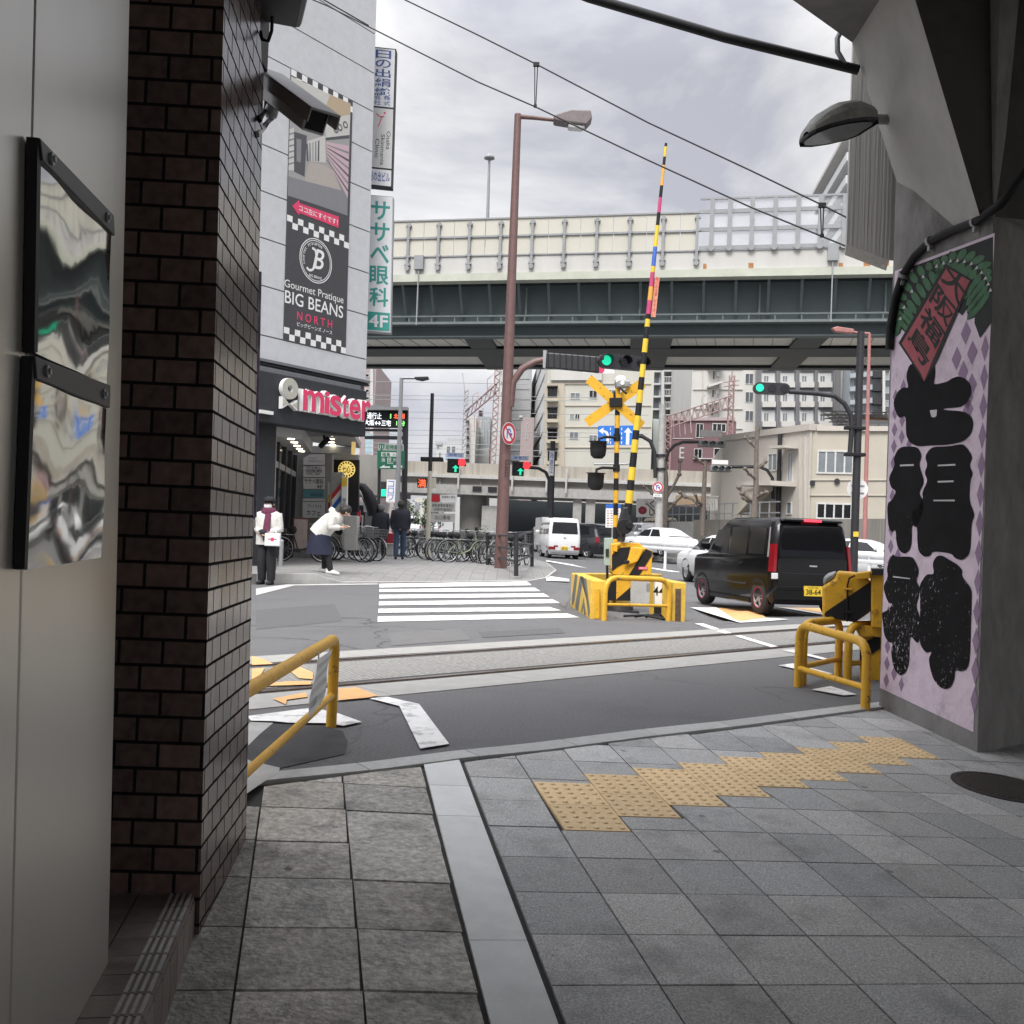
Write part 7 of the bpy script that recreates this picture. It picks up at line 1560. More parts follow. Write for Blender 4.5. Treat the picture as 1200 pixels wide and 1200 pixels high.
def nbt_(s, x0, y0, x1, y1): (a, c), (d, e) = loc(f, *z3b(x0, y1)), loc(f, *z3b(x1, y0)); b.text(f, s, a, d, c, e, .005)
nbt_('自転車等放置禁止', 310, 205, 480, 225); nbt_('大阪市福島区', 320, 238, 470, 256); nbt_('駐車場ご案内', 385, 142, 490, 158); nbt_('出口専用', 330, 295, 450, 325); b.build('lettering', M['dark_metal'], nb_)
b = MB(); 
for x_ in (508, 532): q = A(x_, 612, 37.03); b.cyl(q, V((q.x, 37.03, .1)), .03); 
b.build('post', M['grey_metal'], nb_)
# ------------------------------------------------------------------ people
def loft(b, rings, mi=0, n=14, cap=True):                # rings: (centre, rx, ry, axis) ellipses
    R_ = []
    for c, rx_, ry_, ax in rings:
        ax = V(ax).normalized(); a = V((1, 0, 0)) if abs(ax.x) < .9 else V((0, 1, 0)); a = (a-ax*a.dot(ax)).normalized(); d = ax.cross(a)
        R_.append([V(c)+a*(rx_*math.cos(2*math.pi*i/n))+d*(ry_*math.sin(2*math.pi*i/n)) for i in range(n)])
    vs = [v for r in R_ for v in r]; b.add(vs, [(i*n+k, i*n+(k+1) % n, (i+1)*n+(k+1) % n, (i+1)*n+k) for i in range(len(R_)-1) for k in range(n)], mi, True)
    if cap: b.add(R_[0], [tuple(range(n-1, -1, -1))], mi, True); b.add(R_[-1], [tuple(range(n))], mi, True)
def limb(b, pts, rs, mi=0, n=10):
    pts = [V(p) for p in pts]; out = []
    for i in range(len(pts)-1):
        for k in range(4): t = k/4; out.append((pts[i].lerp(pts[i+1], t), rs[i]+(rs[i+1]-rs[i])*t))
    out.append((pts[-1], rs[-1])); b.tube([p for p, r in out], [r for p, r in out], n, mi)
def skin_body(root, J):
    """one continuous skinned figure from a joint dictionary"""
    names = list(J); idx = {k: i for i, k in enumerate(names)}
    ed = [('pelvis', 'spine'), ('spine', 'chest'), ('chest', 'neck'), ('neck', 'head'), ('head', 'crown')]
    for s in 'lr': ed += [('chest', s+'sh'), (s+'sh', s+'el'), (s+'el', s+'wr'), (s+'wr', s+'ha'), ('pelvis', s+'hip'), (s+'hip', s+'kn'), (s+'kn', s+'an'), (s+'an', s+'toe')]
    me = bpy.data.meshes.new('body'); me.from_pydata([J[k] for k in names], [(idx[a], idx[c]) for a, c in ed], [])
    ob = bpy.data.objects.new('body', me); COL.objects.link(ob); me.materials.append(M['skin'])
    md = ob.modifiers.new('skin', 'SKIN'); md.use_smooth_shade = True
    rad = dict(pelvis=.12, spine=.11, chest=.11, neck=.045, head=.085, crown=.07, sh=.05, el=.04, wr=.03, ha=.035, hip=.085, kn=.05, an=.035, toe=.022)
    for k, i in idx.items():
        r = rad.get(k) or rad[k[1:]]; me.skin_vertices[0].data[i].radius = (r, r); me.skin_vertices[0].data[i].use_root = (k == 'pelvis')
    md2 = ob.modifiers.new('sub', 'SUBSURF'); md2.levels = 1; md2.render_levels = 2
    ob.parent = root; return ob
def hand(root, p, d, side):
    b = MB(); p = V(p); d = V(d).normalized(); s = d.cross(V((0, 0, 1))).normalized() if abs(d.z) < .9 else V((1, 0, 0))
    loft(b, [(p, .03, .018, d), (p+d*.05, .04, .018, d), (p+d*.085, .038, .015, d)], n=8)
    for i, l_ in enumerate((.06, .072, .068, .052)): q0 = p+d*.08+s*(.027-.018*i); nrm = s.cross(d)*.02; b.tube([q0, q0+d*l_*.55-nrm*.4, q0+d*l_-nrm*1.6], [.009, .008, .006], 6)
    q0 = p+d*.025+s*.035; b.tube([q0, q0+d*.03+s*.02, q0+d*.055+s*.018], [.011, .009, .007], 6); b.build('hand', M['skin'], root)
def face_parts(root, c, fwd, mask=False):
    c, fwd = V(c), V(fwd).normalized(); s = fwd.cross(ZA).normalized(); u = s.cross(fwd)
    b = MB(); b.lathe([(0, -.012), (.014, 0), (.01, .018), (0, .026)], c+fwd*.088-u*.0, fwd, 8); b.build('nose', M['skin'], root)
    for k in (-1, 1):
        b = MB(); b.lathe([(0, -.004), (.012, 0), (0, .006)], c+fwd*.084+s*.034*k+u*.03, fwd, 8); b.build('eye', M['hair'], root)
        b = MB(); b.lathe([(0, -.01), (.022, 0), (0, .012)], c+s*.092*k, s*k, 8); b.build('ear', M['skin'], root)
    if not mask: b = MB(); b.lathe([(0, -.004), (.018, 0), (0, .005)], c+fwd*.083-u*.045, fwd, 8); b.build('mouth', mat('lips', (.3, .12, .1), .6), root)
mk('coat_white', (.62, .61, .58), .8, .1, 14, bump=.5, bscale=22); mk('coat_navy', (.018, .02, .032), .75, .25, 14, bump=.5, bscale=22); mk('skirt_navy', (.012, .016, .038), .85, .2, 20); mk('leggings', (.015, .015, .018), .8, .2, 20)
mk('jeans', (.045, .075, .13), .85, .3, 18); mk('scarf', (.13, .03, .065), .9, .4, 40); mk('mask_white', (.72, .72, .72), .8, .05, 10); mk('grey_hair', (.13, .125, .12), .7, .3, 60); mk('bag_red', (.42, .03, .05), .6, .1, 10)
def stand_joints(h, lean=0, stride=.0, armf=.05):
    k = h/1.7
    J = {'pelvis': (0, 0, .95), 'spine': (0, .0+lean*.3, 1.12), 'chest': (0, lean*.6, 1.3), 'neck': (0, lean*.9, 1.46), 'head': (0, lean+.02, 1.58), 'crown': (0, lean+.015, 1.66)}
    for s, e in (('l', -1), ('r', 1)):
        st = stride*e
        J.update({s+'sh': (.17*e, lean*.7, 1.39), s+'el': (.23*e, -.02+lean*.5, 1.12), s+'wr': (.22*e, armf, .9), s+'ha': (.215*e, armf+.03, .82), s+'hip': (.09*e, 0, .9), s+'kn': (.1*e, .03+st*.5, .5), s+'an': (.1*e, st, .09), s+'toe': (.105*e, st+.1, .045)})
    return {a: V(p)*k for a, p in J.items()}
def dress(root, J, coat, legs, shoe, hem, k=1.0, legr=.075, coatfat=1.0, skirt=None):
    b = MB(); c = J['pelvis']; ax = (J['chest']-J['pelvis']).normalized(); f = coatfat*k
    sh_mid = (J['lsh']+J['rsh'])/2
    hemc = c+(c-J['spine'])*hem
    loft(b, [(hemc, .2*f, .15*f, ax), (c, .2*f, .155*f, ax), (J['spine'], .195*f, .15*f, ax), (J['chest'], .215*f, .15*f, ax), (sh_mid+ax*.01*k, .2*f, .12*f, ax), (sh_mid+ax*.07*k, .1*f, .085*f, ax), (J['neck']+ax*.02, .075*f, .07*f, ax)], n=18)
    b.build('jacket', coat, root)
    for s in 'lr':
        b = MB(); limb(b, [J[s+'sh'].lerp(J['chest'], .15), J[s+'sh'], J[s+'el'], J[s+'wr']], [.08*f, .082*f, .066*f, .05*f]); b.build('sleeve', coat, root)
        b = MB(); limb(b, [J[s+'hip']+V((0, 0, .02)), J[s+'kn'], J[s+'an']], [.098*k, legr*k, legr*.78*k]); b.build('trouser_leg', legs, root)
        b = MB(); a, t = J[s+'an'], J[s+'toe']; d = (t-a); d.z = 0; d.normalize(); g = V((a.x, a.y, 0))
        loft(b, [(g-d*.075*k+V((0, 0, .03)), .03, .035, d), (g-d*.04*k+V((0, 0, .05)), .042, .05, d), (g+d*.05*k+V((0, 0, .045)), .045, .045, d), (g+d*.14*k+V((0, 0, .03)), .045, .03, d), (g+d*.19*k+V((0, 0, .025)), .025, .02, d)], n=10); b.build('shoe', shoe, root)
def headmesh(root, c, fwd, hair, long=False, k=1.0, cap=None):
    c, fwd = V(c), V(fwd).normalized(); s = fwd.cross(ZA).normalized(); u = s.cross(fwd)
    b = MB(); rings = []
    for t in range(9):
        th = math.radians(-35+125*t/8 if not long else -75+165*t/8); r = .118*k*math.cos(th); z = .118*k*1.12*math.sin(th); back = -.022 if th < .4 else -.012*math.cos(th)
        rings.append((c+fwd*back+u*z-fwd*(.025 if th < 0 else 0), max(r*.93, .003), max(r, .003), u))
    loft(b, rings, n=16)
    b.build('hair', hair, root)
# man in a dark jacket, seen from behind
p = FP(467.5, 655.5); H = 68.5/F*p.y; man = thing('person', tuple(p), 'man walking away in a dark padded jacket and blue jeans', 'person'); man['_o'] = (0, 0, 0)
J = stand_joints(H/1.0, 0, .1, .08); kk = H/1.7; skin_body(man, J); dress(man, J, M['coat_navy'], M['jeans'], M['leggings'], .35, kk, .085, 1.3); headmesh(man, J['head']+V((0, 0, .02)), (0, 1, 0), M['hair'], False, kk); face_parts(man, J['head'], (0, 1, 0))
b = MB(); loft(b, [(J['neck']-V((0, 0, .03)), .1*kk, .095*kk, ZA), (J['neck']+V((0, 0, .05)), .085*kk, .085*kk, ZA)]); b.build('collar', M['coat_navy'], man)
for s in 'lr': hand(man, J[s+'wr'], J[s+'ha']-J[s+'wr'], s)
man.rotation_euler = (0, 0, .12)
# woman in a dark coat beside him
p = FP(444.5, 653.5); H = 62/F*p.y; wm = thing('person', tuple(p), 'grey haired person in a long dark coat walking left of the man', 'person'); wm['_o'] = (0, 0, 0)
J = stand_joints(H, 0, .08, .06); kk = H/1.7; skin_body(wm, J); dress(wm, J, M['coat_navy'], M['leggings'], M['leggings'], 2.0, kk, .07, 1.15); headmesh(wm, J['head']+V((0, 0, .01)), (0, 1, 0), M['grey_hair'], True, kk); face_parts(wm, J['head'], (0, 1, 0))
for s in 'lr': hand(wm, J[s+'wr'], J[s+'ha']-J[s+'wr'], s)
wm.rotation_euler = (0, 0, .1)
hp = V(wm.location)+J['rha']+V((.1, .05, 0))
bg_ = thing('handbag', tuple(hp), 'red bag held between the two walking people', 'bag'); b = MB(); b.box(hp.x-.13, hp.x+.13, hp.y-.08, hp.y+.08, hp.z-.35, hp.z-.02); b.build('body', M['bag_red'], bg_, bevel=.03)
b = MB(); b.tube([hp+V((-.08, 0, -.04)), hp+V((-.06, 0, .06)), hp+V((.06, 0, .06)), hp+V((.08, 0, -.04))], .01, 6); b.build('strap', M['bag_red'], bg_)
hp = hp+V((.02, .12, -.36)); bg_ = thing('tote_bag', tuple(hp), 'white tote bag hanging below the red bag between the walking people', 'bag'); b = MB(); b.box(hp.x-.14, hp.x+.14, hp.y-.05, hp.y+.05, hp.z-.4, hp.z); b.build('body', M['coat_white'], bg_, bevel=.03)
# woman bending over a bicycle
p = FP(385, 671); S_ = p.y/F; bw_ = thing('person', tuple(p), 'woman in a white padded jacket and navy skirt bending over a bicycle', 'person'); bw_['_o'] = (0, 0, 0)
def bj(px, py, d=0.0): return V(((px-385)*S_, d, (671-py)*S_))
J = {'pelvis': bj(373, 627), 'spine': bj(377, 618), 'chest': bj(388, 608), 'neck': bj(396, 602), 'head': bj(403.5, 600), 'crown': bj(406, 596.5)}
J.update({'lsh': bj(390, 606, .15), 'lel': bj(391, 616, .2), 'lwr': bj(399.5, 617, .13), 'lha': bj(403, 616, .1), 'rsh': bj(388, 606, -.15), 'rel': bj(387, 618, -.2), 'rwr': bj(397, 618, -.14), 'rha': bj(401, 617, -.1),
          'lhip': bj(374, 630, .08), 'lkn': bj(379, 650, .09), 'lan': bj(379, 667, .09), 'ltoe': bj(386, 671, .09), 'rhip': bj(374, 630, -.08), 'rkn': bj(384, 650, -.09), 'ran': bj(388, 668.5, -.07), 'rtoe': bj(394, 672, -.07)})
skin_body(bw_, J)
b = MB(); a0 = (J['chest']-J['pelvis']).normalized()
loft(b, [(bj(371, 628), .22, .2, a0), (bj(375, 622), .215, .205, a0), (bj(381, 615), .2, .2, a0), (bj(387, 609), .19, .2, a0), (bj(392, 605), .15, .17, a0), (bj(395, 602.5), .1, .11, a0)], n=18); b.build('jacket', M['coat_white'], bw_)
b = MB(); loft(b, [(bj(391, 603.5), .13, .14, (1, 0, .25)), (bj(387, 600.5), .1, .13, (1, 0, .3)), (bj(383, 600), .04, .06, (1, 0, .3))], n=12); b.build('hood', M['coat_white'], bw_)
for s in 'lr': b = MB(); limb(b, [J[s+'sh'], J[s+'el'], J[s+'wr']], [.1, .085, .055]); b.build('sleeve', M['coat_white'], bw_)
for s in 'lr': hand(bw_, J[s+'wr'], J[s+'ha']-J[s+'wr'], s)
b = MB(); loft(b, [(bj(374, 624), .19, .19, ZA), (bj(373, 632), .23, .22, ZA), (bj(373, 641), .26, .24, ZA), (bj(374, 650), .29, .26, ZA)], n=20, cap=False); b.build('skirt', M['skirt_navy'], bw_)
for s in 'lr':
    b = MB(); limb(b, [J[s+'hip'], J[s+'kn'], J[s+'an']], [.1, .075, .055]); b.build('trouser_leg', M['leggings'], bw_)
    b = MB(); a = J[s+'an']; d = V((.95, -.3, 0)).normalized(); g = V((a.x, a.y, a.z-.08))
    loft(b, [(g-d*.09+V((0, 0, .05)), .04, .04, d), (g-d*.04+V((0, 0, .06)), .05, .06, d), (g+d*.06+V((0, 0, .05)), .05, .05, d), (g+d*.15+V((0, 0, .035)), .045, .035, d), (g+d*.2+V((0, 0, .03)), .02, .02, d)], n=10); b.build('shoe', M['white_plain'], bw_)
headmesh(bw_, J['head']+V((-.01, 0, .03)), V((.75, 0, -.66)), M['hair'], True, .98); face_parts(bw_, J['head'], V((.75, 0, -.66)))
# masked person at the kerb
q = GR(312, 685); H = 100.5/F*q.y; mp2 = thing('person', tuple(q), 'person in a black cap and white mask with a maroon scarf and white coat', 'person'); mp2['_o'] = (0, 0, 0)
J = stand_joints(H, 0, .0, -.0); kk = H/1.7
for s, e in (('l', -1), ('r', 1)): J[s+'el'] = V((.24*e, .0, 1.1))*kk; J[s+'wr'] = V((.07*e, .2, 1.03))*kk; J[s+'ha'] = V((.03*e, .23, 1.02))*kk
skin_body(mp2, J); dress(mp2, J, M['coat_white'], M['leggings'], M['leggings'], .95, kk, .105, 1.25); headmesh(mp2, J['head']-V((0, .02, 0)), (0, 1, 0), M['hair'], True, kk*.98); face_parts(mp2, J['head'], (0, 1, 0), True)
c = J['head']
b = MB(); loft(b, [(c+V((0, .03, -.09)), .06, .05, ZA), (c+V((0, .05, -.05)), .075, .06, ZA), (c+V((0, .055, -.01)), .075, .055, ZA), (c+V((0, .05, .012)), .06, .045, ZA)], n=14); b.build('mask', M['mask_white'], mp2)
b = MB(); loft(b, [(c+V((0, -.012, .06)), .112, .118, ZA), (c+V((0, -.012, .1)), .112, .116, ZA), (c+V((0, -.01, .135)), .09, .095, ZA), (c+V((0, -.01, .15)), .05, .05, ZA)], n=16); loft(b, [(c+V((0, .06, .066)), .1, .1, ZA), (c+V((0, .06, .078)), .1, .1, ZA)], n=16); b.build('cap', M['leggings'], mp2)
b = MB(); n_ = J['neck']; loft(b, [(n_+V((0, .02, -.08)), .13, .12, ZA), (n_+V((0, .02, -.03)), .145, .135, ZA), (n_+V((0, .02, .03)), .13, .12, ZA), (n_+V((0, .02, .06)), .1, .1, ZA)], n=16); loft(b, [(n_+V((-.05, .14, -.05)), .06, .03, ZA), (n_+V((-.06, .2, -.3)), .07, .03, ZA), (n_+V((-.07, .19, -.55)), .075, .025, ZA)], n=10); b.build('scarf', M['scarf'], mp2)
for s in 'lr': hand(mp2, J[s+'wr'], J[s+'ha']-J[s+'wr'], s)
b = MB(); loft(b, [(J['lwr']+V((0, -.02, 0)), .06, .055, V((1, .3, 0))), ((J['lha']+J['rha'])/2+V((0, .02, 0)), .075, .07, (1, 0, 0)), (J['rwr']+V((0, -.02, 0)), .06, .055, V((1, -.3, 0)))], n=10); b.build('gloves', M['leggings'], mp2)
mp2.rotation_euler = (0, 0, math.pi-.25)
hb_ = A(319, 632, q.y-.32); pb_ = thing('shopping_bag', tuple(hb_), 'white shopping bag with a red mark held by the masked person', 'bag')
f = Fr(hb_, V((1, .05, 0)), ZA); k = hb_.y/F
b = MB(); b.fbox(f, -9*k, 9*k, -8*k, 7*k, -.12, 0); b.build('body', M['white_plain'], pb_, bevel=.015)
b = MB(); b.disc(f, 0, 0, 2.2*k, .001, .004, 0, 14); b.fbox(f, -5*k, 5*k, -.3*k, .5*k, .001, .003, 1); b.build('mark', [M['pink'], M['scarf']], pb_)
b = MB(); b.tube([f.p(-4*k, 7*k, -.06), f.p(-2.5*k, 11*k, -.04), f.p(2.5*k, 11*k, -.04), f.p(4*k, 7*k, -.06)], .012, 6); b.build('strap', M['white_plain'], pb_)
# ================================================================== the background: overpass, rail bridge
def quadpx(b, f, x0, x1, y0, y1, z0, z1=None, mi=0): ppoly(b, f, [(x0, y0), (x1, y0), (x1, y1), (x0, y1)], z0, z1, mi)
# --- expressway overpass
mk('girder_teal', (.085, .11, .115), .6, .1, .6); mk('girder_dark', (.03, .038, .043), .6, .1, .6); mk('soffit_panel', (.62, .62, .58), .7, .06, .5, dirt=.2, dirtcol=(.2, .2, .19), dscale=.6)
mk('parapet', (.5, .495, .475), .8, .06, .8, dirt=.3, dirtcol=(.42, .4, .34), dscale=.5, stretch=(1, 1, .3)); mk('barrier_cream', (.5, .485, .42), .6, .04, .4); mk('ledge_green', (.45, .47, .4), .7, .1, 1.0, dirt=.4, dirtcol=(.3, .27, .2), dscale=.6)
mk('post_grey', (.26, .27, .28), .5, .1, 3); mk('walkway_grey', (.14, .165, .165), .6, .1, 3); mk('rust_stain', (.36, .17, .07), .85, .4, 6)
od = V((.975, -.222, 0)).normalized(); OF = Fr((0, 53.6, 0), od, ZA)
ov = lambda y: loc(OF, 600, y)[1]
v_top, v_mid, v_bb, v_pb, v_lb, v_g = ov(255.5), ov(276.5), ov(298.7), ov(320), ov(328.8), ov(388)
oc = V((.10, .995, 0)).normalized()
op = thing('expressway_overpass', (0, 53.6, v_g), 'elevated expressway with dark teal girders and a pale parapet crossing the whole view', 'overpass')
u_sp = loc(OF, 828, 300)[0]
def obox(nm, m, *bs):
    b = MB()
    for q in bs: b.fbox(OF, *q)
    return b.build(nm, M[m], op)
Yof = lambda y: (v_g-1.065)*1200/(624.6-y)
w2, w3 = -(Yof(411)-53.6)/1.02, -(Yof(429)-53.6)/1.02
obox('parapet', 'parapet', (-70, 60, v_pb, v_bb, -.35, 0))
obox('deck_edge', 'ledge_green', (-70, 60, v_lb, v_pb-.003, -.6, .12))
obox('deck_slab', 'girder_dark', (-70, 60, v_lb+.1, v_pb-.2, -14.5, -.6))
obox('girder', 'girder_teal', (-70, 60, v_g, v_lb+.1, -1.55, -1.5), (-70, 60, v_g-.06, v_g, -1.85, -1.2))
obox('girder', 'girder_dark', (-70, 60, v_g-.02, v_lb, w2-.1, w2+.1), (-70, 60, v_g-.06, v_g-.02, w2-1.3, w2+1.2))
obox('girder', 'girder_dark', (-70, 60, v_g-.02, v_lb, w3-.1, w3+.1), (-70, 60, v_g-.06, v_g-.02, w3-.4, w3+.3))
for za, zb in ((w2+1.2, -1.9), (w3+.3, w2-1.3), (w3-1.6, w3-.4)): obox('soffit_panel', 'soffit_panel', (-70, 60, v_g+.12, v_g+.2, za, zb))
for k, px in enumerate((250, 533, 735, 938, 1150)):
    u0_ = loc(OF, px, 390)[0]; p0_ = OF.p(u0_, v_g-.03, -1.85); du = 2.2 if k == 2 else 1.5
    b = MB(); c_ = [p0_, p0_+od*du, p0_+od*du+oc*(-w3-1.0), p0_+oc*(-w3-1.0)]
    b.hexa([V((p.x, p.y, v_g-.045)) for p in c_], [V((p.x, p.y, v_g+.3)) for p in c_]); b.build('cross_girder', M['girder_dark'], op)
u = -36; mk('bracket_teal', (.105, .13, .135), .6, .1, 2)
while u < 30:
    b = MB(); b.add([OF.p(u, v_lb-.02, -.6), OF.p(u+.14, v_lb-.02, -.6), OF.p(u+.14, v_lb-1.9, -1.49), OF.p(u, v_lb-1.9, -1.49)], [(0, 1, 2, 3)]); b.build('bracket', M['bracket_teal'], op); u += 1.62
vr = ov(365)
bs = [(-60, 50, vr+dv-.05, vr+dv+.04, -1.1, -1.0) for dv in (0, -.35)]+[(-60, 50, ov(374)-.08, ov(374)+.05, -1.45, -.75)]
bs += [(u*1.3, u*1.3+.07, ov(374), vr+.05, -1.08, -1.02) for u in range(-30, 30)]+[(u*6.1, u*6.1+.09, ov(374), ov(331), -1.3, -1.2) for u in range(-6, 7)]
obox('inspection_walkway', 'walkway_grey', *bs)
obox('panel_seam', 'girder_dark', *[(u, u+.02, v_g+.1, v_g+.16, w2+1.3, -2.0) for u in range(-44, 34)])
nb2 = thing('noise_barrier', tuple(OF.p(-10, v_bb, 0)), 'cream panelled noise barrier on the expressway parapet', 'noise barrier')
pw = loc(OF, 767, 290)[0]-loc(OF, 728, 290)[0]; posts = []; x_ = u_sp-.5
while x_ > -60: posts.append(x_); x_ -= pw
b = MB()
for x_ in posts:
    for k in (0, .5): b.fbox(OF, x_-pw*(1-k)+.02, x_-pw*(.5-k)-.02, v_mid+.03, v_top-.04, -.06, .02); b.fbox(OF, x_-pw*(1-k)+.02, x_-pw*(.5-k)-.02, v_bb+.02, v_mid-.05, -.06, .02)
b.build('panel', M['barrier_cream'], nb2)
for va, vb, za, zb in ((v_mid-.06, v_mid+.04, .02, .1), (v_top-.05, v_top+.03, -.1, .08), (v_bb-.04, v_bb+.03, -.03, .06)): b = MB(); b.fbox(OF, -60, u_sp-.3, va, vb, za, zb); b.build('rail', M['post_grey'], nb2)
vp_ = ov(313)
for x_ in posts[:26]:
    b = MB(); b.fbox(OF, x_-.07, x_+.07, vp_, v_top-.15, .025, .16); b.disc(OF, x_, vp_, .13, .02, .19, 0, 12)
    for vv in (v_top-.3, v_mid, v_bb, v_bb-.45): b.fbox(OF, x_-.15, x_+.15, vv-.05, vv+.05, .02, .17)
    b.build('post', M['post_grey'], nb2)
M['clear'] = mat('clear_panel', (.75, .78, .8), .15, .02, 3); M['clear'].node_tree.nodes['Principled BSDF'].inputs['Alpha'].default_value = .18
cb_ = thing('noise_barrier', tuple(OF.p(u_sp+4, v_bb, 0)), 'taller clear noise barrier of grey posts and rails at the right of the expressway', 'noise barrier')
v_t2, v_r1, v_r2, v_r3 = [loc(OF, 830, y)[1] for y in (233.5, 248.5, 269.5, 291)]
us = [loc(OF, x, 270)[0] for x in (834, 855, 881, 908, 935, 961, 989, 1016, 1044, 1072)]
for a, c in zip(us, us[1:]): b = MB(); b.fbox(OF, a+.08, c-.08, v_r3, v_t2, -.02, 0); b.build('pane', M['clear'], cb_)
for x_ in us: b = MB(); b.fbox(OF, x_-.11, x_+.11, ov(305)+.3, v_t2, .02, .16); b.disc(OF, x_, ov(303)+.3, .18, .02, .2, 0, 12); b.build('post', M['post_grey'], cb_)
for vv, h in ((v_t2, .05), (v_r1, .1), (v_r2, .1), (v_r3, .1)): b = MB(); b.fbox(OF, us[0]-.6, us[-1], vv-h, vv+h, .02, .1); b.build('rail', M['post_grey'], cb_)
b = MB()
for q in ((824, 828, 309, 317), (877, 883, 308, 316), (983, 988, 308, 317), (1012, 1020, 307, 316), (1030, 1042, 306, 318)): quadpx(b, OF.at(0, 0, .004), *q, 0)
b.build('rust_stain', M['rust_stain'], op)
for px, py in ((492, 308), (976, 297)):
    b = MB(); c = loc(OF, px, py); b.fbox(OF, c[0]-.25, c[0]+.25, c[1]-.4, c[1]+.35, .0, .25); b.fbox(OF, c[0]-.03, c[0]+.03, c[1]-3.4, c[1]-.4, .13, .18); b.build('drain_box', M['post_grey'], op)
q0, q1 = A(571.5, 262, 60), A(573.5, 186, 60)
t_ = thing('light_mast', tuple(q0), 'thin light mast rising behind the cream noise barrier', 'light mast')
b = MB(); b.cyl(q0-V((0, 0, 1.4)), q1, .11, .07, n=10); b.build('pole', M['post_grey'], t_)
b = MB(); b.lathe([(.05, -.1), (.32, 0), (.3, .12), (.1, .3), (0, .34)], q1, (0, 0, 1), 12); b.build('head', M['post_grey'], t_)
# --- rail bridge
mk('bridge_concrete', (.3, .29, .27), .85, .12, .5, dirt=.5, dirtcol=(.15, .145, .135), dscale=.35, stretch=(1, 1, .4))
mk('bridge_parapet', (.4, .37, .32), .85, .18, 1.2, dirt=.6, dirtcol=(.18, .15, .12), dscale=.9, stretch=(2.5, 2.5, .12))
BFm = Fr((0, 80, 0), V((.992, -.07, 0)), ZA); bvv = lambda y: loc(BFm, 560, y)[1]; bu_ = lambda x: loc(BFm, x, 580)[0]
rb = thing('rail_bridge', (0, 80, bvv(580)), 'grey concrete rail bridge with weathered parapet beneath the expressway', 'bridge')
gnd = zr(0, 80)
def rbox(nm, m, *q): b = MB(); b.fbox(BFm, *q); return b.build(nm, M[m], rb)
rbox('parapet', 'bridge_parapet', -9.2, 40, bvv(557), bvv(543), -.3, 0); rbox('deck_edge', 'concrete_pale', -9.2, 40, bvv(561), bvv(557)-.002, -7, .25)
rbox('upper_girder', 'bridge_concrete', -9.2, 40, bvv(569), bvv(561)-.002, -6.5, -.15); rbox('girder', 'concrete', -9.2, 40, bvv(580), bvv(569)-.002, -6.6, .12)
rbox('abutment', 'bridge_concrete', -30, -9.22, bvv(585), bvv(538), -7, .5)
for px in (464, 515, 563, 592, 648, 700): rbox('stiffener', 'bridge_concrete', bu_(px)-.05, bu_(px)+.05, bvv(569)+.002, bvv(562), -.148, .0)
for px in (537, 600, 640, 663): rbox('drain_pipe', 'concrete_pale', bu_(px)-.07, bu_(px)+.07, bvv(574), bvv(546), .26, .4)
for px in (559, 577): rbox('bearing_plate', 'dark_metal', bu_(px)-.35, bu_(px)+.35, bvv(576), bvv(570), .122, .2)
b = MB(); pc = BFm.p(bu_(551), 0, -2.5); b.cyl(V((pc.x, pc.y, gnd-.3)), V((pc.x, pc.y, bvv(580))), 1.0, 1.1, n=20); b.build('pier', M['bridge_concrete'], rb)
rbox('pier_wall', 'concrete_pale', bu_(572)-.5, bu_(572)+.75, gnd-.3, bvv(592), -4, -.6)
for x0, x1 in ((672, 682), (687, 698)): rbox('pier', 'concrete', bu_(x0), bu_(x1), gnd-.3, bvv(580), -2, -.2)
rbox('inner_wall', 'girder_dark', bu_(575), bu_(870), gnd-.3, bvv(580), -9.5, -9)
M['tan_beam'] = mat('tan_beam', (.3, .22, .15), .8); rbox('height_beam', 'tan_beam', bu_(792), bu_(842), bvv(582)-.1, bvv(572), .13, .4)
# lattice gantries and wires
mk('lattice_pink', (.33, .22, .21), .6, .2, 4); mk('lattice_grey', (.38, .36, .36), .6, .2, 4)
def lattice(b, p0, p1, w, n, side=V((1, 0, 0)), r=.03, dpt=.3):
    p0, p1 = V(p0), V(p1); s = side*w/2; t = V((0, dpt/2, 0))
    ch = [(p0+a*s+c*t, p1+a*s+c*t) for a in (-1, 1) for c in (-1, 1)]
    for a, c in ch: b.tube([a, c], r*1.5, 4)
    for (i, j) in ((0, 2), (1, 3), (0, 1), (2, 3)):
        for k in range(n): a = ch[i if k % 2 else j]; c = ch[j if k % 2 else i]; b.tube([a[0].lerp(a[1], k/n), c[0].lerp(c[1], (k+1)/n)], r, 3, caps=False)
YG = 81.5
ga1 = thing('rail_gantry', tuple(A(578, 545, YG)), 'pinkish lattice catenary gantry on the rail bridge left of the brown lamp pole', 'gantry')
b = MB(); lattice(b, A(575.5, 580, YG), A(584, 418, YG), .42, 34); b.build('column', M['lattice_pink'], ga1)
b = MB(); lattice(b, A(543, 545, YG+14), A(546.5, 457, YG+14), .35, 22); b.tube([A(545, 460, YG+14), A(542, 437, YG+14)], .05, 4); b.build('column', M['lattice_grey'], ga1)
b = MB(); lattice(b, A(545, 487, YG+14), A(582, 455, YG), .75, 14, ZA, .03, .4); b.build('beam', M['lattice_pink'], ga1)
for pts in (((554, 478), (554, 464), (560, 459), (560, 473)), ((571, 460), (571, 445), (580, 437), (580, 452)), ((572, 470), (572, 455), (577, 451)), ((550, 490), (550, 512)), ((556, 486), (556, 508)), ((561, 480), (561, 502)), ((566, 478), (566, 500))): b = MB(); b.tube([A(x, y, YG+6) for x, y in pts], .04, 4); b.build('hanger', M['lattice_pink'], ga1)
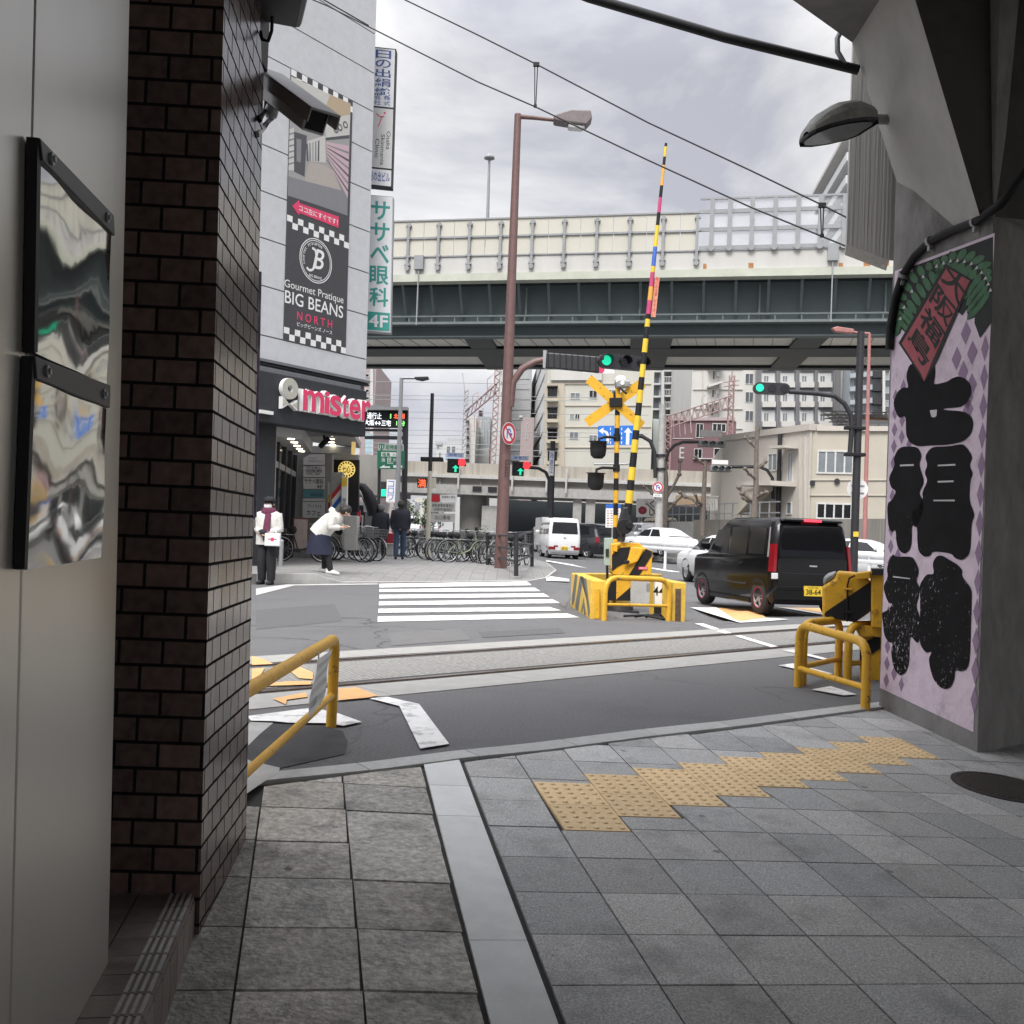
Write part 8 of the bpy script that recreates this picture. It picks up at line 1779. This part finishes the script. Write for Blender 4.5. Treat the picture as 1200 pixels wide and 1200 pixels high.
ga2 = thing('rail_gantry', tuple(A(783, 550, 83)), 'pinkish lattice catenary gantry in front of the purple brown building', 'gantry')
b = MB(); lattice(b, A(781, 560, 83), A(783.5, 488, 83), .45, 18); b.build('column', M['lattice_pink'], ga2)
b = MB(); lattice(b, A(855, 515, 88), A(858, 440, 88), .42, 18); b.tube([A(857.5, 445, 88), A(858.5, 424, 88)], .05, 4)
for dy in (447, 452): b.tube([A(848, dy+1, 88), A(866, dy-1, 88)], .06, 4)
b.build('column', M['lattice_pink'], ga2)
b = MB(); lattice(b, A(784, 494, 83), A(857, 470, 88), .95, 20, ZA, .035, .5); b.build('beam', M['lattice_pink'], ga2)
for pts in [((x, y), (x+1, y+20)) for x, y in ((789, 493), (796, 491), (802, 489), (809, 487))]+[((x, 482), (x-3, 468), (x+2, 462)) for x in (825, 832, 838, 845)]: b = MB(); b.tube([A(x, y, 84) for x, y in pts], .04, 4); b.build('hanger', M['lattice_grey'], ga2)
ga3 = thing('rail_gantry', tuple(A(990, 490, 62)), 'tangled grey rail gantry above the louvre wall at the right', 'gantry')
for k in range(5): b = MB(); lattice(b, A(962+5*k, 484+4*k, 62), A(1040, 486+3*k, 60), .25, 10, ZA, .025, .2); b.build('beam', M['lattice_grey'], ga3)
b = MB(); b.tube([A(1000, 491, 60), A(1045, 493, 60)], .14, 8); b.build('pipe', mat('rust_pipe', (.3, .16, .09), .7, .3, 5), ga3)
for i, (ya, yb, xr) in enumerate([(447, 452, 620), (463, 466, 700), (468, 470, 700), (482, 486, 760), (489, 493, 620), (503, 508, 760), (509, 513, 760), (519, 523, 620), (524, 530, 760), (530, 537, 640)]): wire('rail_wire', [A(426, ya, 84+i*.3), A(xr, ya+(yb-ya)*(xr-426)/300, 80+i*.3)], .022, 'one of the thin catenary wires strung level above the rail bridge', 'wire', 'wires above the rail bridge', 'post_grey')
# --- buildings behind, walls, billboard, trees
def building(name, label, corners, ztop, m, zb=-.5):
    c0_ = V(corners[0]); r = thing(name, (c0_.x, c0_.y, zb), label, 'building')
    b = MB(); n = len(corners); lo = [V((p[0], p[1], zb)) for p in corners]; hi = [V((p[0], p[1], ztop)) for p in corners]
    b.add(lo+hi, [(i, (i+1) % n, n+(i+1) % n, n+i) for i in range(n)]+[tuple(range(n, 2*n))]); b.build('wall', m, r); return r
def facebox(name, label, x0, x1, ytop, Y, m, yaw=0.0, dep=12, zb=-.5, cat='building'):
    f = face((x0+x1)/2, 600, Y, yaw); f.o.z = 0
    ua, ub = loc(f, x0, (ytop+600)/2)[0], loc(f, x1, (ytop+600)/2)[0]; vt = loc(f, (x0+x1)/2, ytop)[1]
    r = thing(name, tuple(f.p((ua+ub)/2, 0)), label, cat); b = MB(); b.fbox(f, ua, ub, zb, vt, -dep, 0); b.build('wall', m, r); return r, f
M['win_frame'] = mat('win_frame', (.55, .55, .54), .5); M['win_grey'] = mat('win_grey', (.16, .18, .19), .15, .2, 2, spec=.8)
def win(r, f, x0, x1, y0, y1, pane='glass_blue', fm='win_frame', split=1, fr_=None):
    a, c = loc(f, x0, y1); d, e = loc(f, x1, y0); t = fr_ or max(.05, (d-a)*.05)
    b = MB(); b.fbox(f, a, d, c, c+t, 0, .06); b.fbox(f, a, d, e-t, e, 0, .06); b.fbox(f, a, a+t, c+t, e-t, 0, .06); b.fbox(f, d-t, d, c+t, e-t, 0, .06)
    for i in range(1, split): x = a+(d-a)*i/split; b.fbox(f, x-t*.5, x+t*.5, c+t, e-t, 0, .05)
    w = b.build('window', M[fm], r); b = MB(); b.fbox(f, a+t, d-t, c+t, e-t, .005, .02); b.build('pane', M[pane], w)
def bq(r, f, nm, m, *qs):
    for q in qs: b = MB(); quadpx(b, f, *q); b.build(nm, M[m] if isinstance(m, str) else m, r)
for k_, c_ in dict(apt_beige=(.52, .47, .37), apt_cream=(.57, .56, .5), apt_white=(.6, .59, .56), apt_grey=(.2, .2, .21), tower_grey=(.46, .47, .48), tower_light=(.58, .59, .59), pinkish_wall=(.42, .34, .34), purple_brown=(.2, .115, .125), blue_grey=(.36, .4, .43), mint=(.6, .66, .63)).items():
    mk(k_, tuple(x*.84 for x in c_), .8, .05, .5, dirt=.22, dirtcol=tuple(x*.62 for x in c_), dscale=.35, stretch=(1, 1, .35))
YD = 98
r, f = facebox('apartment_block', 'beige apartment block with dark bay windows behind the crossbuck', 639, 764, 421, YD, M['apt_cream'], 0, 18)
bq(r, f, 'front_wall', 'apt_beige', (638.6, 661.5, 449, 560, .0, .12)); bq(r, f, 'roof_wall', 'apt_white', (645, 705, 418, 446, .13, .3))
f1 = f.at(0, 0, .12)
for i, (y0, y1) in enumerate(((454.5, 467.5), (479, 492), (503, 516), (527, 541))):
    win(r, f1, 641.5, 653, y0, y1, 'glass_dark', 'dark_metal', 2); bq(r, f1, 'bay_sill', 'apt_beige', (640.5, 653.8, y1-.5, y1+3.5, 0, .5)); bq(r, f1, 'awning', 'dark_metal', (641, 653.5, y0-1.6, y0, 0, .6))
for (x0, x1, y0, y1, p_) in ((668, 680, 460.5, 467.5, 'win_grey'), (690, 700, 457.5, 467, 'glass_dark'), (667.5, 673, 485, 491.5, 'win_grey'), (673.5, 679.5, 485, 491.5, 'glass_dark'), (667, 678, 506, 514.5, 'win_grey'), (711, 722, 457, 466, 'win_grey'), (739, 748, 484, 492, 'win_grey'), (690, 700, 510, 517, 'win_grey'), (730, 742, 510, 518, 'win_grey')): win(r, f, x0, x1, y0, y1, p_, split=2)
bq(r, f, 'band', 'apt_beige', *[(662, 763, y, y+.9, 0, .1) for y in (449.5, 475, 500, 524)])
cA, cB = A(638.5, 600, YD), A(619, 600, YD+36); fl_ = Fr((cB.x, cB.y, 0), V((cA.x-cB.x, cA.y-cB.y, 0)), ZA); Lf = math.hypot(cA.x-cB.x, cA.y-cB.y)
lw = thing('apartment_block', tuple(cB), 'grey white balcony wing of an apartment block beside the brown lamp pole', 'building')
b = MB(); b.fbox(fl_, -10, Lf-.3, -.5, 26, -2, -1.3); b.build('wall', M['tower_light'], lw)
zf1 = loc(face(639, 600, YD), 639, 541)[1]+A(639, 600, YD).z; dz = (loc(face(639, 600, YD), 639, 454.5)[1]+A(639, 600, YD).z-zf1)/3.45
for i in range(-2, 7):
    z = zf1+dz*i
    b = MB(); b.fbox(fl_, -8, Lf-.3, z-.3, z+1.25, -.2, .0); b.fbox(fl_, -8, Lf-.3, z-.3, z-.1, -1.3, -.202); b.build('balcony', M['tower_light'], lw)
    for k in range(6): x = Lf-.8-k*6.2; b = MB(); b.fbox(fl_, x-2.6, x-.4, z-.1, z+2.1, -1.28, -1.2); b.build('window', M['glass_dark'], lw)
    for k in range(6): x = Lf-.5-k*6.2; b = MB(); b.fbox(fl_, x-.2, x+.2, z-.1, z+dz-.3, -1.3, -.21); b.build('divider', M['tower_light'], lw)
r, f = facebox('tower_block', 'tall white narrow tower left of the brown lamp pole', 577, 590, 405, 120, M['tower_light'])
for i in range(9): win(r, f, 586.5, 588.5, 434+12.5*i, 438+12.5*i, 'win_grey')
r, f = facebox('tower_block', 'tall plain grey tower just right of the brown lamp pole', 588.5, 621, 400, 126, M['tower_grey'])
bq(r, f, 'panel_joint', mat('joint_grey', (.3, .31, .32), .8), *[(589, 621, y, y+.4, 0, .06) for y in range(432, 545, 12)])
r, f = facebox('office_building', 'pinkish low block in front of the grey tower', 609, 624, 489, 112, M['pinkish_wall'])
bq(r, f, 'parapet', 'tower_light', (608.5, 612, 487, 489.5, -3, .3)); win(r, f, 616, 619, 496, 515, 'win_grey')
r, f = facebox('office_building', 'grey glass block with a roof tank between the lattice columns', 557, 573, 488, 130, M['blue_grey'])
bq(r, f, 'roof_tank', 'dark_metal', (561, 565, 481, 488, -2, 0)); bq(r, f, 'base_wall', 'tower_light', (557, 573, 525, 545, 0, .1))
for x in range(558, 572, 4): win(r, f, x, x+3, 493, 522, 'win_grey')
r, f = facebox('apartment_block', 'slim cream apartment block with stacked balconies beside the left lattice column', 546, 556, 488, 118, M['apt_white'])
bq(r, f, 'balcony', 'dark_metal', *[(546, 550, 493+9*i, 496+9*i, 0, .5) for i in range(6)])
r, f = facebox('office_building', 'small white flat roofed block above the rail bridge parapet', 519, 545, 520, 140, M['tower_light'])
bq(r, f, 'penthouse', 'tower_grey', (524, 541, 513.5, 520, -6, -.5)); bq(r, f, 'sign_band', mat('band_blue', (.3, .38, .5), .5), (522, 543, 531.5, 538, .0, .1))
for x in (523, 529): win(r, f, x, x+5, 523, 531, 'win_grey')
r, f = facebox('office_building', 'small grey block left of the white flat roofed block', 510, 519.5, 517, 145, M['tower_light'])
bq(r, f, 'roof_wall', 'tower_grey', (510, 518.5, 517, 521.5, .0, .2)); win(r, f, 512, 515, 523, 526, 'win_grey'); win(r, f, 514, 517, 530, 537, 'win_grey')
r, f = facebox('apartment_block', 'thin pinkish tower seen just right of the corner building', 422, 437.5, 425, 95, M['pinkish_wall'])
for i in range(7): win(r, f, 428, 433, 438+9*i, 442+9*i, 'glass_dark')
bq(r, f, 'side_wall', 'tower_light', (434, 437.6, 430, 560, 0, .2))
f = face(431, 521, 92); t_ = thing('shop_sign', tuple(f.o), 'pale blue upright sign behind the corner building', 'sign'); bq(t_, f, 'board', mat('sign_cyan', (.35, .5, .56), .5), (428, 434.5, 508, 532, -.2, 0))
r, f = facebox('apartment_block', 'grey apartment block with white balcony rails right of the crossbuck', 758, 812, 405, 135, M['tower_grey'], 0, 14)
bq(r, f, 'cream_wall', 'apt_white', (757.5, 772, 405, 432, .0, .4))
for i in range(6):
    y = 422+14.7*i
    bq(r, f, 'balcony_slab', 'tower_light', (776.5, 809.5, y+13, y+15, 0, 1.2), (764, 776, y+13, y+15, 0, .6))
    b = MB()
    for k in range(17): x = 777+2*k; quadpx(b, f, x, x+.5, y+6.5, y+13, 1.1, 1.2)
    quadpx(b, f, 776.5, 809.5, y+6, y+6.8, 1.08, 1.22); b.build('balcony_rail', M['win_frame'], r)
    for x0 in (779, 796): win(r, f, x0, x0+5, y+2.5, y+12.5, 'glass_blue')
    bq(r, f, 'recess', 'glass_blue', (764, 772, y+1, y+12, .0, .03))
bq(r, f, 'column', 'tower_light', (808.5, 810.5, 405, 490, .6, 1.4), (773.5, 776.5, 405, 500, .6, 1.4))
r, f = facebox('apartment_block', 'large white and dark grey apartment block behind the green signal on the right', 809, 999, 395, 118, M['apt_white'], 0, 16)
bq(r, f, 'grey_wall', 'apt_grey', (886.5, 984, 395, 530, 0, .35)); fg = f.at(0, 0, .35)
for i, (y0, y1) in enumerate(((416, 431), (437.5, 454.5), (459, 477.5), (481, 500.5))):
    for (x0, x1) in ((892.5, 908), (914.5, 930.5), (937, 953), (958.5, 974)):
        bq(r, fg, 'recess', 'tower_light', (x0, x1, y0, y1, .001, .02)); win(r, fg.at(0, 0, .02), x0+2, x0+8.5, y0+3, y1-4, 'win_grey', split=2); bq(r, fg, 'balcony', 'apt_white', (x0, x1, y1-6.5, y1, .03, .5))
    win(r, f, 873, 883, y0+.5, y0+12.5, 'glass_blue', split=2)
bq(r, fg, 'pilaster', 'apt_grey', *[(x, x+2, 395, 530, .0, .2) for x in (885.5, 909.5, 932, 954.5, 976)])
bq(r, f, 'band', mat('apt_band', (.48, .46, .42), .8), *([(812, 870, y, y+.8, 0, .15) for y in (432, 456, 479, 502)]+[(x, x+.5, 400, 520, 0, .1) for x in (823, 842, 858)]))
for (x, y) in ((833, 431), (832, 452), (831, 473)):
    b = MB(); ppoly(b, f, [(x-4, y+1), (x+12, y-4), (x+12, y-1.5), (x-4, y+3.5)], 0, 1.4); b.build('canopy', M['apt_white'], r); win(r, f, x+2, x+5, y+3, y+14, 'glass_dark'); bq(r, f, 'air_unit', 'tower_light', (x+6, x+10, y+5, y+10, 0, .3))
r, f = facebox('apartment_block', 'blue grey balcony block between the dark pole and the painted pillar', 994, 1060, 400, 110, M['blue_grey'], math.radians(-12), 12)
for i in range(7):
    y = 418+15.5*i; b = MB(); ppoly(b, f, [(995, y+6), (1021, y+3), (1021, y+9), (995, y+11)], 0, 1.0); b.build('balcony', M['blue_grey'], r)
    bq(r, f, 'balcony_rail', 'dark_metal', (1021.5, 1032, y+2, y+10.5, 0, .9)); win(r, f, 1000, 1012, y-5, y+3, 'glass_blue'); win(r, f, 1036, 1043, y-4, y+5, 'glass_blue')
bq(r, f, 'column', 'apt_white', (1032.5, 1035.5, 400, 500, 0, 1.2))
tpt, tpt2 = A(962, 228, 150), A(1000, 208, 128)
r = building('apartment_tower', 'tall grey balcony tower rising above the overpass beside the concrete beam', [(tpt.x, tpt.y), (tpt2.x, tpt2.y), (tpt2.x+12, tpt2.y+6), (tpt.x+12, tpt.y+6)], tpt.z, M['tower_grey'])
ft_ = Fr((tpt.x, tpt.y, 0), V((tpt2.x-tpt.x, tpt2.y-tpt.y, 0)), ZA); lt_ = math.hypot(tpt2.x-tpt.x, tpt2.y-tpt.y)
for i in range(8): z = tpt.z-2.2-2.9*i; b = MB(); b.fbox(ft_, .3, lt_, z-.9, z+.15, 0, .9); b.build('balcony', M['tower_light'], r); b = MB(); b.fbox(ft_, .6, lt_-.4, z+.3, z+1.6, .0, .05); b.build('window', M['glass_blue'], r)
b = MB(); b.fbox(ft_, -.3, lt_, tpt.z, tpt.z+.5, -.5, 1.2); b.build('roof_slab', M['apt_white'], r)
r, f = facebox('office_building', 'purple brown office building with white framed windows behind the right gantry', 783, 861, 492, 104, M['purple_brown'], 0, 10)
bq(r, f, 'parapet', 'pinkish_wall', (783, 861, 489.5, 493, -10, .2))
for (x0, x1, y0, y1, s_) in ((815, 824.5, 496.5, 513, 2), (834.5, 851, 496.5, 506, 3), (813, 823, 526, 537, 2), (836, 852, 525.5, 537, 2)): win(r, f, x0, x1, y0, y1, 'glass_dark', split=s_)
bq(r, f, 'band', 'tower_light', (788, 812, 513.5, 514.3, 0, .08), (812, 850, 537.2, 538.2, 0, .3))
b = MB(); (a, c), (d, e) = loc(f, 796, 537), loc(f, 802, 524); b.text(f, 'E', a, d, c, e, .02); b.build('lettering', M['tower_light'], r)
r, f = facebox('office_building', 'narrow pale mint building strip beside the grey utility pole', 763, 779, 491, 108, M['mint'], 0, 8)
bq(r, f, 'side_strip', 'dark_metal', (761.5, 764.5, 491, 552, 0, .4))
# cream low building
YC = 52.0; cc0, cl0, cr0 = A(947, 600, YC), A(846, 600, 59.5), A(1062, 600, 50.5)
ztc = A(947, 505, YC).z
mk('cream_wall', (.45, .415, .35), .8, .05, 1.0, dirt=.25, dirtcol=(.4, .37, .31), dscale=.6); mk('cream_pale', (.5, .465, .42), .8, .05, 1.0, dirt=.2, dirtcol=(.46, .43, .38), dscale=.6)
r = building('low_building', 'cream two storey building with large windows behind the black wagon', [(cl0.x, cl0.y), (cc0.x, cc0.y), (cr0.x, cr0.y), (cr0.x+2, cr0.y+14), (cl0.x+2, cl0.y+14)], ztc, M['cream_wall'])
fr2 = Fr((cc0.x, cc0.y, 0), V((cr0.x-cc0.x, cr0.y-cc0.y, 0)), ZA); fl2 = Fr((cl0.x, cl0.y, 0), V((cc0.x-cl0.x, cc0.y-cl0.y, 0)), ZA); Ll2 = math.hypot(cc0.x-cl0.x, cc0.y-cl0.y)
b = MB(); b.fbox(fl2, 0, Ll2+.12, -.5, ztc+.02, .001, .12); b.build('side_wing', M['cream_pale'], r)
b = MB(); b.fbox(fl2, -.2, Ll2+.2, ztc+.022, ztc+.35, -6, .25); b.fbox(fr2, .3, 12, ztc+.005, ztc+.25, -8, .15); b.build('roof_edge', M['cream_pale'], r)
win(r, fr2, 957, 1001, 528, 555, 'win_grey', 'win_frame', 4, .08); win(r, fr2, 956, 999, 590, 608, 'glass_dark', 'win_frame', 4, .08)
bq(r, fr2, 'band', 'cream_pale', (948, 1062, 562, 563, 0, .06), (948, 1062, 580, 581, 0, .06))
f2 = fl2.at(0, 0, .12)
win(r, f2, 900, 917, 530, 552.5, 'win_grey', 'win_frame', 3); win(r, f2, 923, 930.5, 529, 565, 'blue_grey', 'win_frame', 2); win(r, f2, 922, 928.5, 588, 603, 'win_grey')
b = MB(); ppoly(b, f2, [(893, 566.5), (933, 565), (933, 570.5), (893, 571)], 0, 1.6); b.build('balcony_slab', M['cream_pale'], r)
b = MB(); ppoly(b, f2, [(898, 577), (917, 571), (917, 575), (890, 604), (884, 604)], .6, 1.4); b.build('stair', M['cream_wall'], r)
b = MB()
for k in range(9): quadpx(b, f2, 857+2*k, 857.5+2*k, 584+.3*k, 600, 1.8, 1.85)
quadpx(b, f2, 856.5, 874, 583, 584.2, 1.78, 1.87); b.build('stair_rail', M['win_frame'], r)
b = MB(); ppoly(b, f2, [(920, 524), (938, 523), (938, 526), (920, 527)], 0, 1.0); b.build('canopy', M['cream_pale'], r)
bq(r, f2, 'pipe', 'cream_pale', *[(px, px+.9, 512, 610, 0, .12) for px in (938, 944)])
for px, py in ((952, 566), (981, 564)): b = MB(); c = loc(fr2, px, py); b.disc(fr2, c[0], c[1], .14, 0, .12, 0, 12); b.build('vent', M['dark_metal'], r)
r, f = facebox('louvre_wall', 'pale slatted wall behind the round sign back at the right', 1008, 1040, 492, 56, M['tower_grey'], 0, 3, cat='wall')
bq(r, f, 'slat_panel', 'tower_light', *[q for i in range(6) for q in ((1009, 1028, 497+7*i, 502.8+7*i, 0, .12), (1029, 1040, 497+7*i, 502.8+7*i, 0, .12))])
# retaining walls, billboard, far street
mk('board_wall', (.24, .225, .2), .85, .25, 3, dirt=.5, dirtcol=(.1, .095, .085), dscale=1.2, stretch=(3, 3, .15))
rw0, rw1 = A(815, 630, 60), A(875, 630, 54); fw_ = Fr((rw0.x, rw0.y, 0), V((rw1.x-rw0.x, rw1.y-rw0.y, 0)), ZA); lw_ = math.hypot(rw1.x-rw0.x, rw1.y-rw0.y)
t_ = thing('retaining_wall', tuple(rw0), 'dark board marked retaining wall behind the parked cars on the right', 'wall')
zt_w = loc(fw_, 830, 609)[1]; b = MB(); b.fbox(fw_, -.3, lw_+12, -.6, zt_w, -.5, 0); b.build('face', M['board_wall'], t_)
b = MB(); b.fbox(fw_, -9, -.302, -.6, zt_w-.1, -.6, -.1); b.build('side_face', M['concrete'], t_)
b = MB()
for k in range(18): x = -9+k*1.0; b.fbox(fw_, x-.03, x+.03, zt_w-.1, zt_w+.95, -.3, -.24)
for dzz in (.35, .9): b.fbox(fw_, -9, 9, zt_w+dzz-.03, zt_w+dzz+.03, -.31, -.25)
b.build('fence', M['post_grey'], t_)
f = face(757, 594, 66); t_ = thing('billboard', tuple(f.o), 'white billboard with a red flower and black brush strokes under the viaduct', 'billboard')
bq(t_, f, 'board', 'white_plain', (746, 768, 584.5, 606, -.15, 0))
b = MB()
for k in range(9): a = 2*math.pi*k/9; c = loc(f, 753, 598); b.disc(f, c[0]+.16*math.cos(a), c[1]+.14*math.sin(a), .13, .002+.0005*k, None, 0, 10)
b.build('flower', mat('flower_red', (.3, .03, .06), .6), t_)
b = MB(); (a, c), (d, e) = loc(f, 760, 605), loc(f, 768, 586); b.vtext(f, 'くじ', (a+d)/2, e, (d-a)*.8, (e-c)*.5, .003, 0, .02); b.build('lettering', M['black'], t_)
for px in (749, 765): q = A(px, 606, 66.2); b = MB(); b.cyl(q, V((q.x, 66.2, 0)), .08, n=8); b.build('leg', M['post_grey'], t_)
for (x0, x1, yt, Y, m_, lab) in ((478, 486, 588, 190, 'tower_light', 'tiny white block at the far end of the street, left of the others'), (486, 497, 583, 210, 'apt_cream', 'tiny cream block at the far end of the street'), (505, 514, 584, 180, 'tower_grey', 'tiny grey block under the rail bridge by the pale pole'), (514, 538, 588, 150, 'apt_white', 'low white block under the rail bridge behind the notice boards'), (452, 472, 584, 150, 'pinkish_wall', 'tiny pinkish block at the far end of the street behind the man')):
    r, f = facebox('far_building', lab, x0, x1, yt, Y, M[m_], 0, 10)
    for k in range(3): win(r, f, x0+(x1-x0)*(.12+.3*k), x0+(x1-x0)*(.3+.3*k), yt+5, yt+11, 'win_grey')
labs = ['dark low shop just right of the corner building', 'grey low shop second along the left pavement', 'pinkish low shop third along the left pavement', 'white low shop furthest along the left pavement']
for (x0, x1, yt, Y, m_), lab in zip([(418, 428, 592, 34.5, 'dark_metal'), (424, 433, 588, 40, 'tower_grey'), (429, 438, 585, 47, 'pinkish_wall'), (434, 443, 586, 56, 'apt_white')], labs): r, f = facebox('small_shop', lab, x0-8, x1, yt, Y, M[m_], 0, 5); win(r, f, x0, x1-2, yt+12, yt+40, 'glass_dark')
for k, (x0, x1, y0, y1, Y, c, lab) in enumerate(((426, 429, 576, 600, 34, (.6, .6, .62), 'white upright shop sign right of the corner building'), (430, 436, 590, 596, 39, (.3, .5, .6), 'pale blue shop sign above the parked bicycles on the left'), (437, 440, 583, 603, 44, (.65, .1, .12), 'red upright shop sign on the left pavement'), (418.5, 422, 598, 612, 32, (.5, .04, .07), 'small red banner beside the narrow yellow sign'), (441, 446, 597, 602, 50, (.6, .55, .3), 'small yellow shop sign behind the walking people'))):
    f = face((x0+x1)/2, (y0+y1)/2, Y); t_ = thing('shop_sign', tuple(f.o), lab, 'sign'); bq(t_, f, 'board', mat('shop_sign_'+str(k), c, .5), (x0, x1, y0, y1, -.15, 0))
f = face(428, 590, 33.5); t_ = thing('awning_arm', tuple(f.o), 'dark curved awning arm right of the round yellow emblem', 'awning')
b = MB(); b.tube([A(x, y, 33.5) for x, y in ((418, 569), (424, 571), (430, 579), (436, 592), (438, 604))], [.1, .16, .2, .22, .2]); b.build('arm', M['black'], t_)
b = MB(); b.tube([A(x, y, 33.4) for x, y in ((418, 572), (424, 578), (430, 588), (434, 604))], .05); b.build('edge', M['white_plain'], t_)
# --- trees
mk('bark', (.16, .135, .115), .9, .3, 8, bump=.5, bscale=30)
def bare_tree(base, px_pts, limbs, Y, label):
    t_ = thing('bare_tree', tuple(base), label, 'tree')
    b = MB(); b.tube([A(x, y, Y) for x, y, r_ in px_pts], [r_*Y/F for x, y, r_ in px_pts], 10); b.build('trunk', M['bark'], t_)
    for L_ in limbs:
        dy = rr.uniform(-1.2, 1.2); b = MB(); n = len(L_); pts = [A(x, y, Y+dy*i/n) for i, (x, y, r_) in enumerate(L_)]; b.tube(pts, [r_*Y/F for x, y, r_ in L_], 8)
        for i, (x, y, r_) in enumerate(L_):
            if i >= n-2: b.lathe([(0, -r_*1.9*Y/F), (r_*1.5*Y/F, -r_*Y/F), (r_*1.9*Y/F, 0), (r_*1.4*Y/F, r_*Y/F), (0, r_*1.7*Y/F)], pts[i], (rr.uniform(-.3, .3), 0, 1), 8)
        for k in range(5):
            d = V((rr.uniform(-1, 1), rr.uniform(-.6, .6), rr.uniform(.1, 1))).normalized(); e = pts[-1]; ln_ = rr.uniform(3, 8)*Y/F; b.tube([e, e+d*ln_*.5, e+d*ln_+V((0, 0, ln_*.2))], [.3*Y/F, .22*Y/F, .1*Y/F], 4)
        b.build('limb', M['bark'], t_)
bare_tree(A(882, 620, 50), [(883, 622, 4.5), (884, 596, 4), (886, 575, 3.2), (886, 545, 2.8), (887, 515, 2.4), (888, 500, 3)],
          [[(885, 588, 2.5), (878, 584, 2), (870, 578, 2), (866, 571, 1.8)], [(886, 584, 2.5), (893, 579, 1.8), (898, 577, 1.6)], [(886, 562, 1.8), (878, 555, 1.5), (873, 549, 1.4)], [(886, 550, 1.8), (893, 545, 1.5), (897, 541, 1.5)], [(886, 525, 1.8), (879, 518, 1.4), (873, 513, 1.2)], [(885, 590, 2), (876, 586, 1.8), (872, 583, 2)]], 50, 'bare pollarded plane tree with knobbly limbs in front of the cream building')
bare_tree(A(822, 630, 56), [(823, 628, 3.8), (824, 600, 3.2), (825, 575, 2.8), (826, 552, 2.4), (826, 540, 2)],
          [[(822, 596, 2), (812, 585, 1.6), (803, 582, 1.5), (797, 577, 1.4)], [(824, 592, 1.8), (818, 588, 1.4), (815, 580, 1.2)], [(826, 545, 1.6), (820, 540, 1.2), (815, 536, 1.2)]], 56, 'bare tree with one long left limb before the dark viaduct opening')
bare_tree(A(779, 615, 58), [(779, 620, 3.6), (780, 590, 3.2), (781, 560, 2.4), (779, 540, 2)],
          [[(780, 585, 2), (788, 572, 1.6), (796, 556, 1.6), (797, 540, 1.6)], [(781, 600, 2), (790, 590, 1.5), (800, 581, 1.2)], [(780, 595, 2), (770, 585, 1.4), (764, 578, 1.2), (755, 570, 1)], [(780, 605, 1.6), (768, 600, 1.3), (758, 590, 1.1)]], 58, 'dark bare tree beside the grey utility pole and the billboard')
mk('foliage', (.055, .085, .04), .7, .5, 1.5); mk('foliage_dark', (.03, .05, .026), .7, .5, 1.5)
def green_tree(px, py, Y, rx_, rz_, label, n=420):
    c = A(px, py, Y); t_ = thing('green_tree', (c.x, Y, 0), label, 'tree')
    b = MB(); b.tube([V((c.x, Y, -.3)), V((c.x+.1, Y, c.z*.6)), c], [.16, .12, .06], 8); b.tube([V((c.x, Y, c.z*.6)), c+V((-rx_*.6, 0, rz_*.3))], [.07, .03], 6); b.tube([V((c.x, Y, c.z*.65)), c+V((rx_*.6, .2, rz_*.2))], [.07, .03], 6); b.build('trunk', M['bark'], t_)
    b = MB(); cl = [V((rr.uniform(-1, 1)*rx_*.7, rr.uniform(-1, 1)*rx_*.7, rr.uniform(-1, 1)*rz_*.7)) for _ in range(9)]
    for i in range(n):
        p = c+rr.choice(cl)+V((rr.gauss(0, rx_*.22), rr.gauss(0, rx_*.22), rr.gauss(0, rz_*.2))); d = V((rr.uniform(-1, 1), rr.uniform(-1, 1), rr.uniform(-1, 1))).normalized()*.16; e = d.orthogonal().normalized()*.09
        b.add([p-d, p+e, p+d, p-e], [(0, 1, 2, 3)], rr.choice((0, 0, 1)))
    b.build('crown', [M['foliage'], M['foliage_dark']], t_)
green_tree(497, 603, 95, 1.1, 1.6, 'green street tree left of the pale pole far down the street')
green_tree(511, 600, 110, 1.0, 1.8, 'green street tree behind the pale pole under the rail bridge')
green_tree(475, 596, 130, 1.6, 1.6, 'green street tree behind the walking man far down the street')
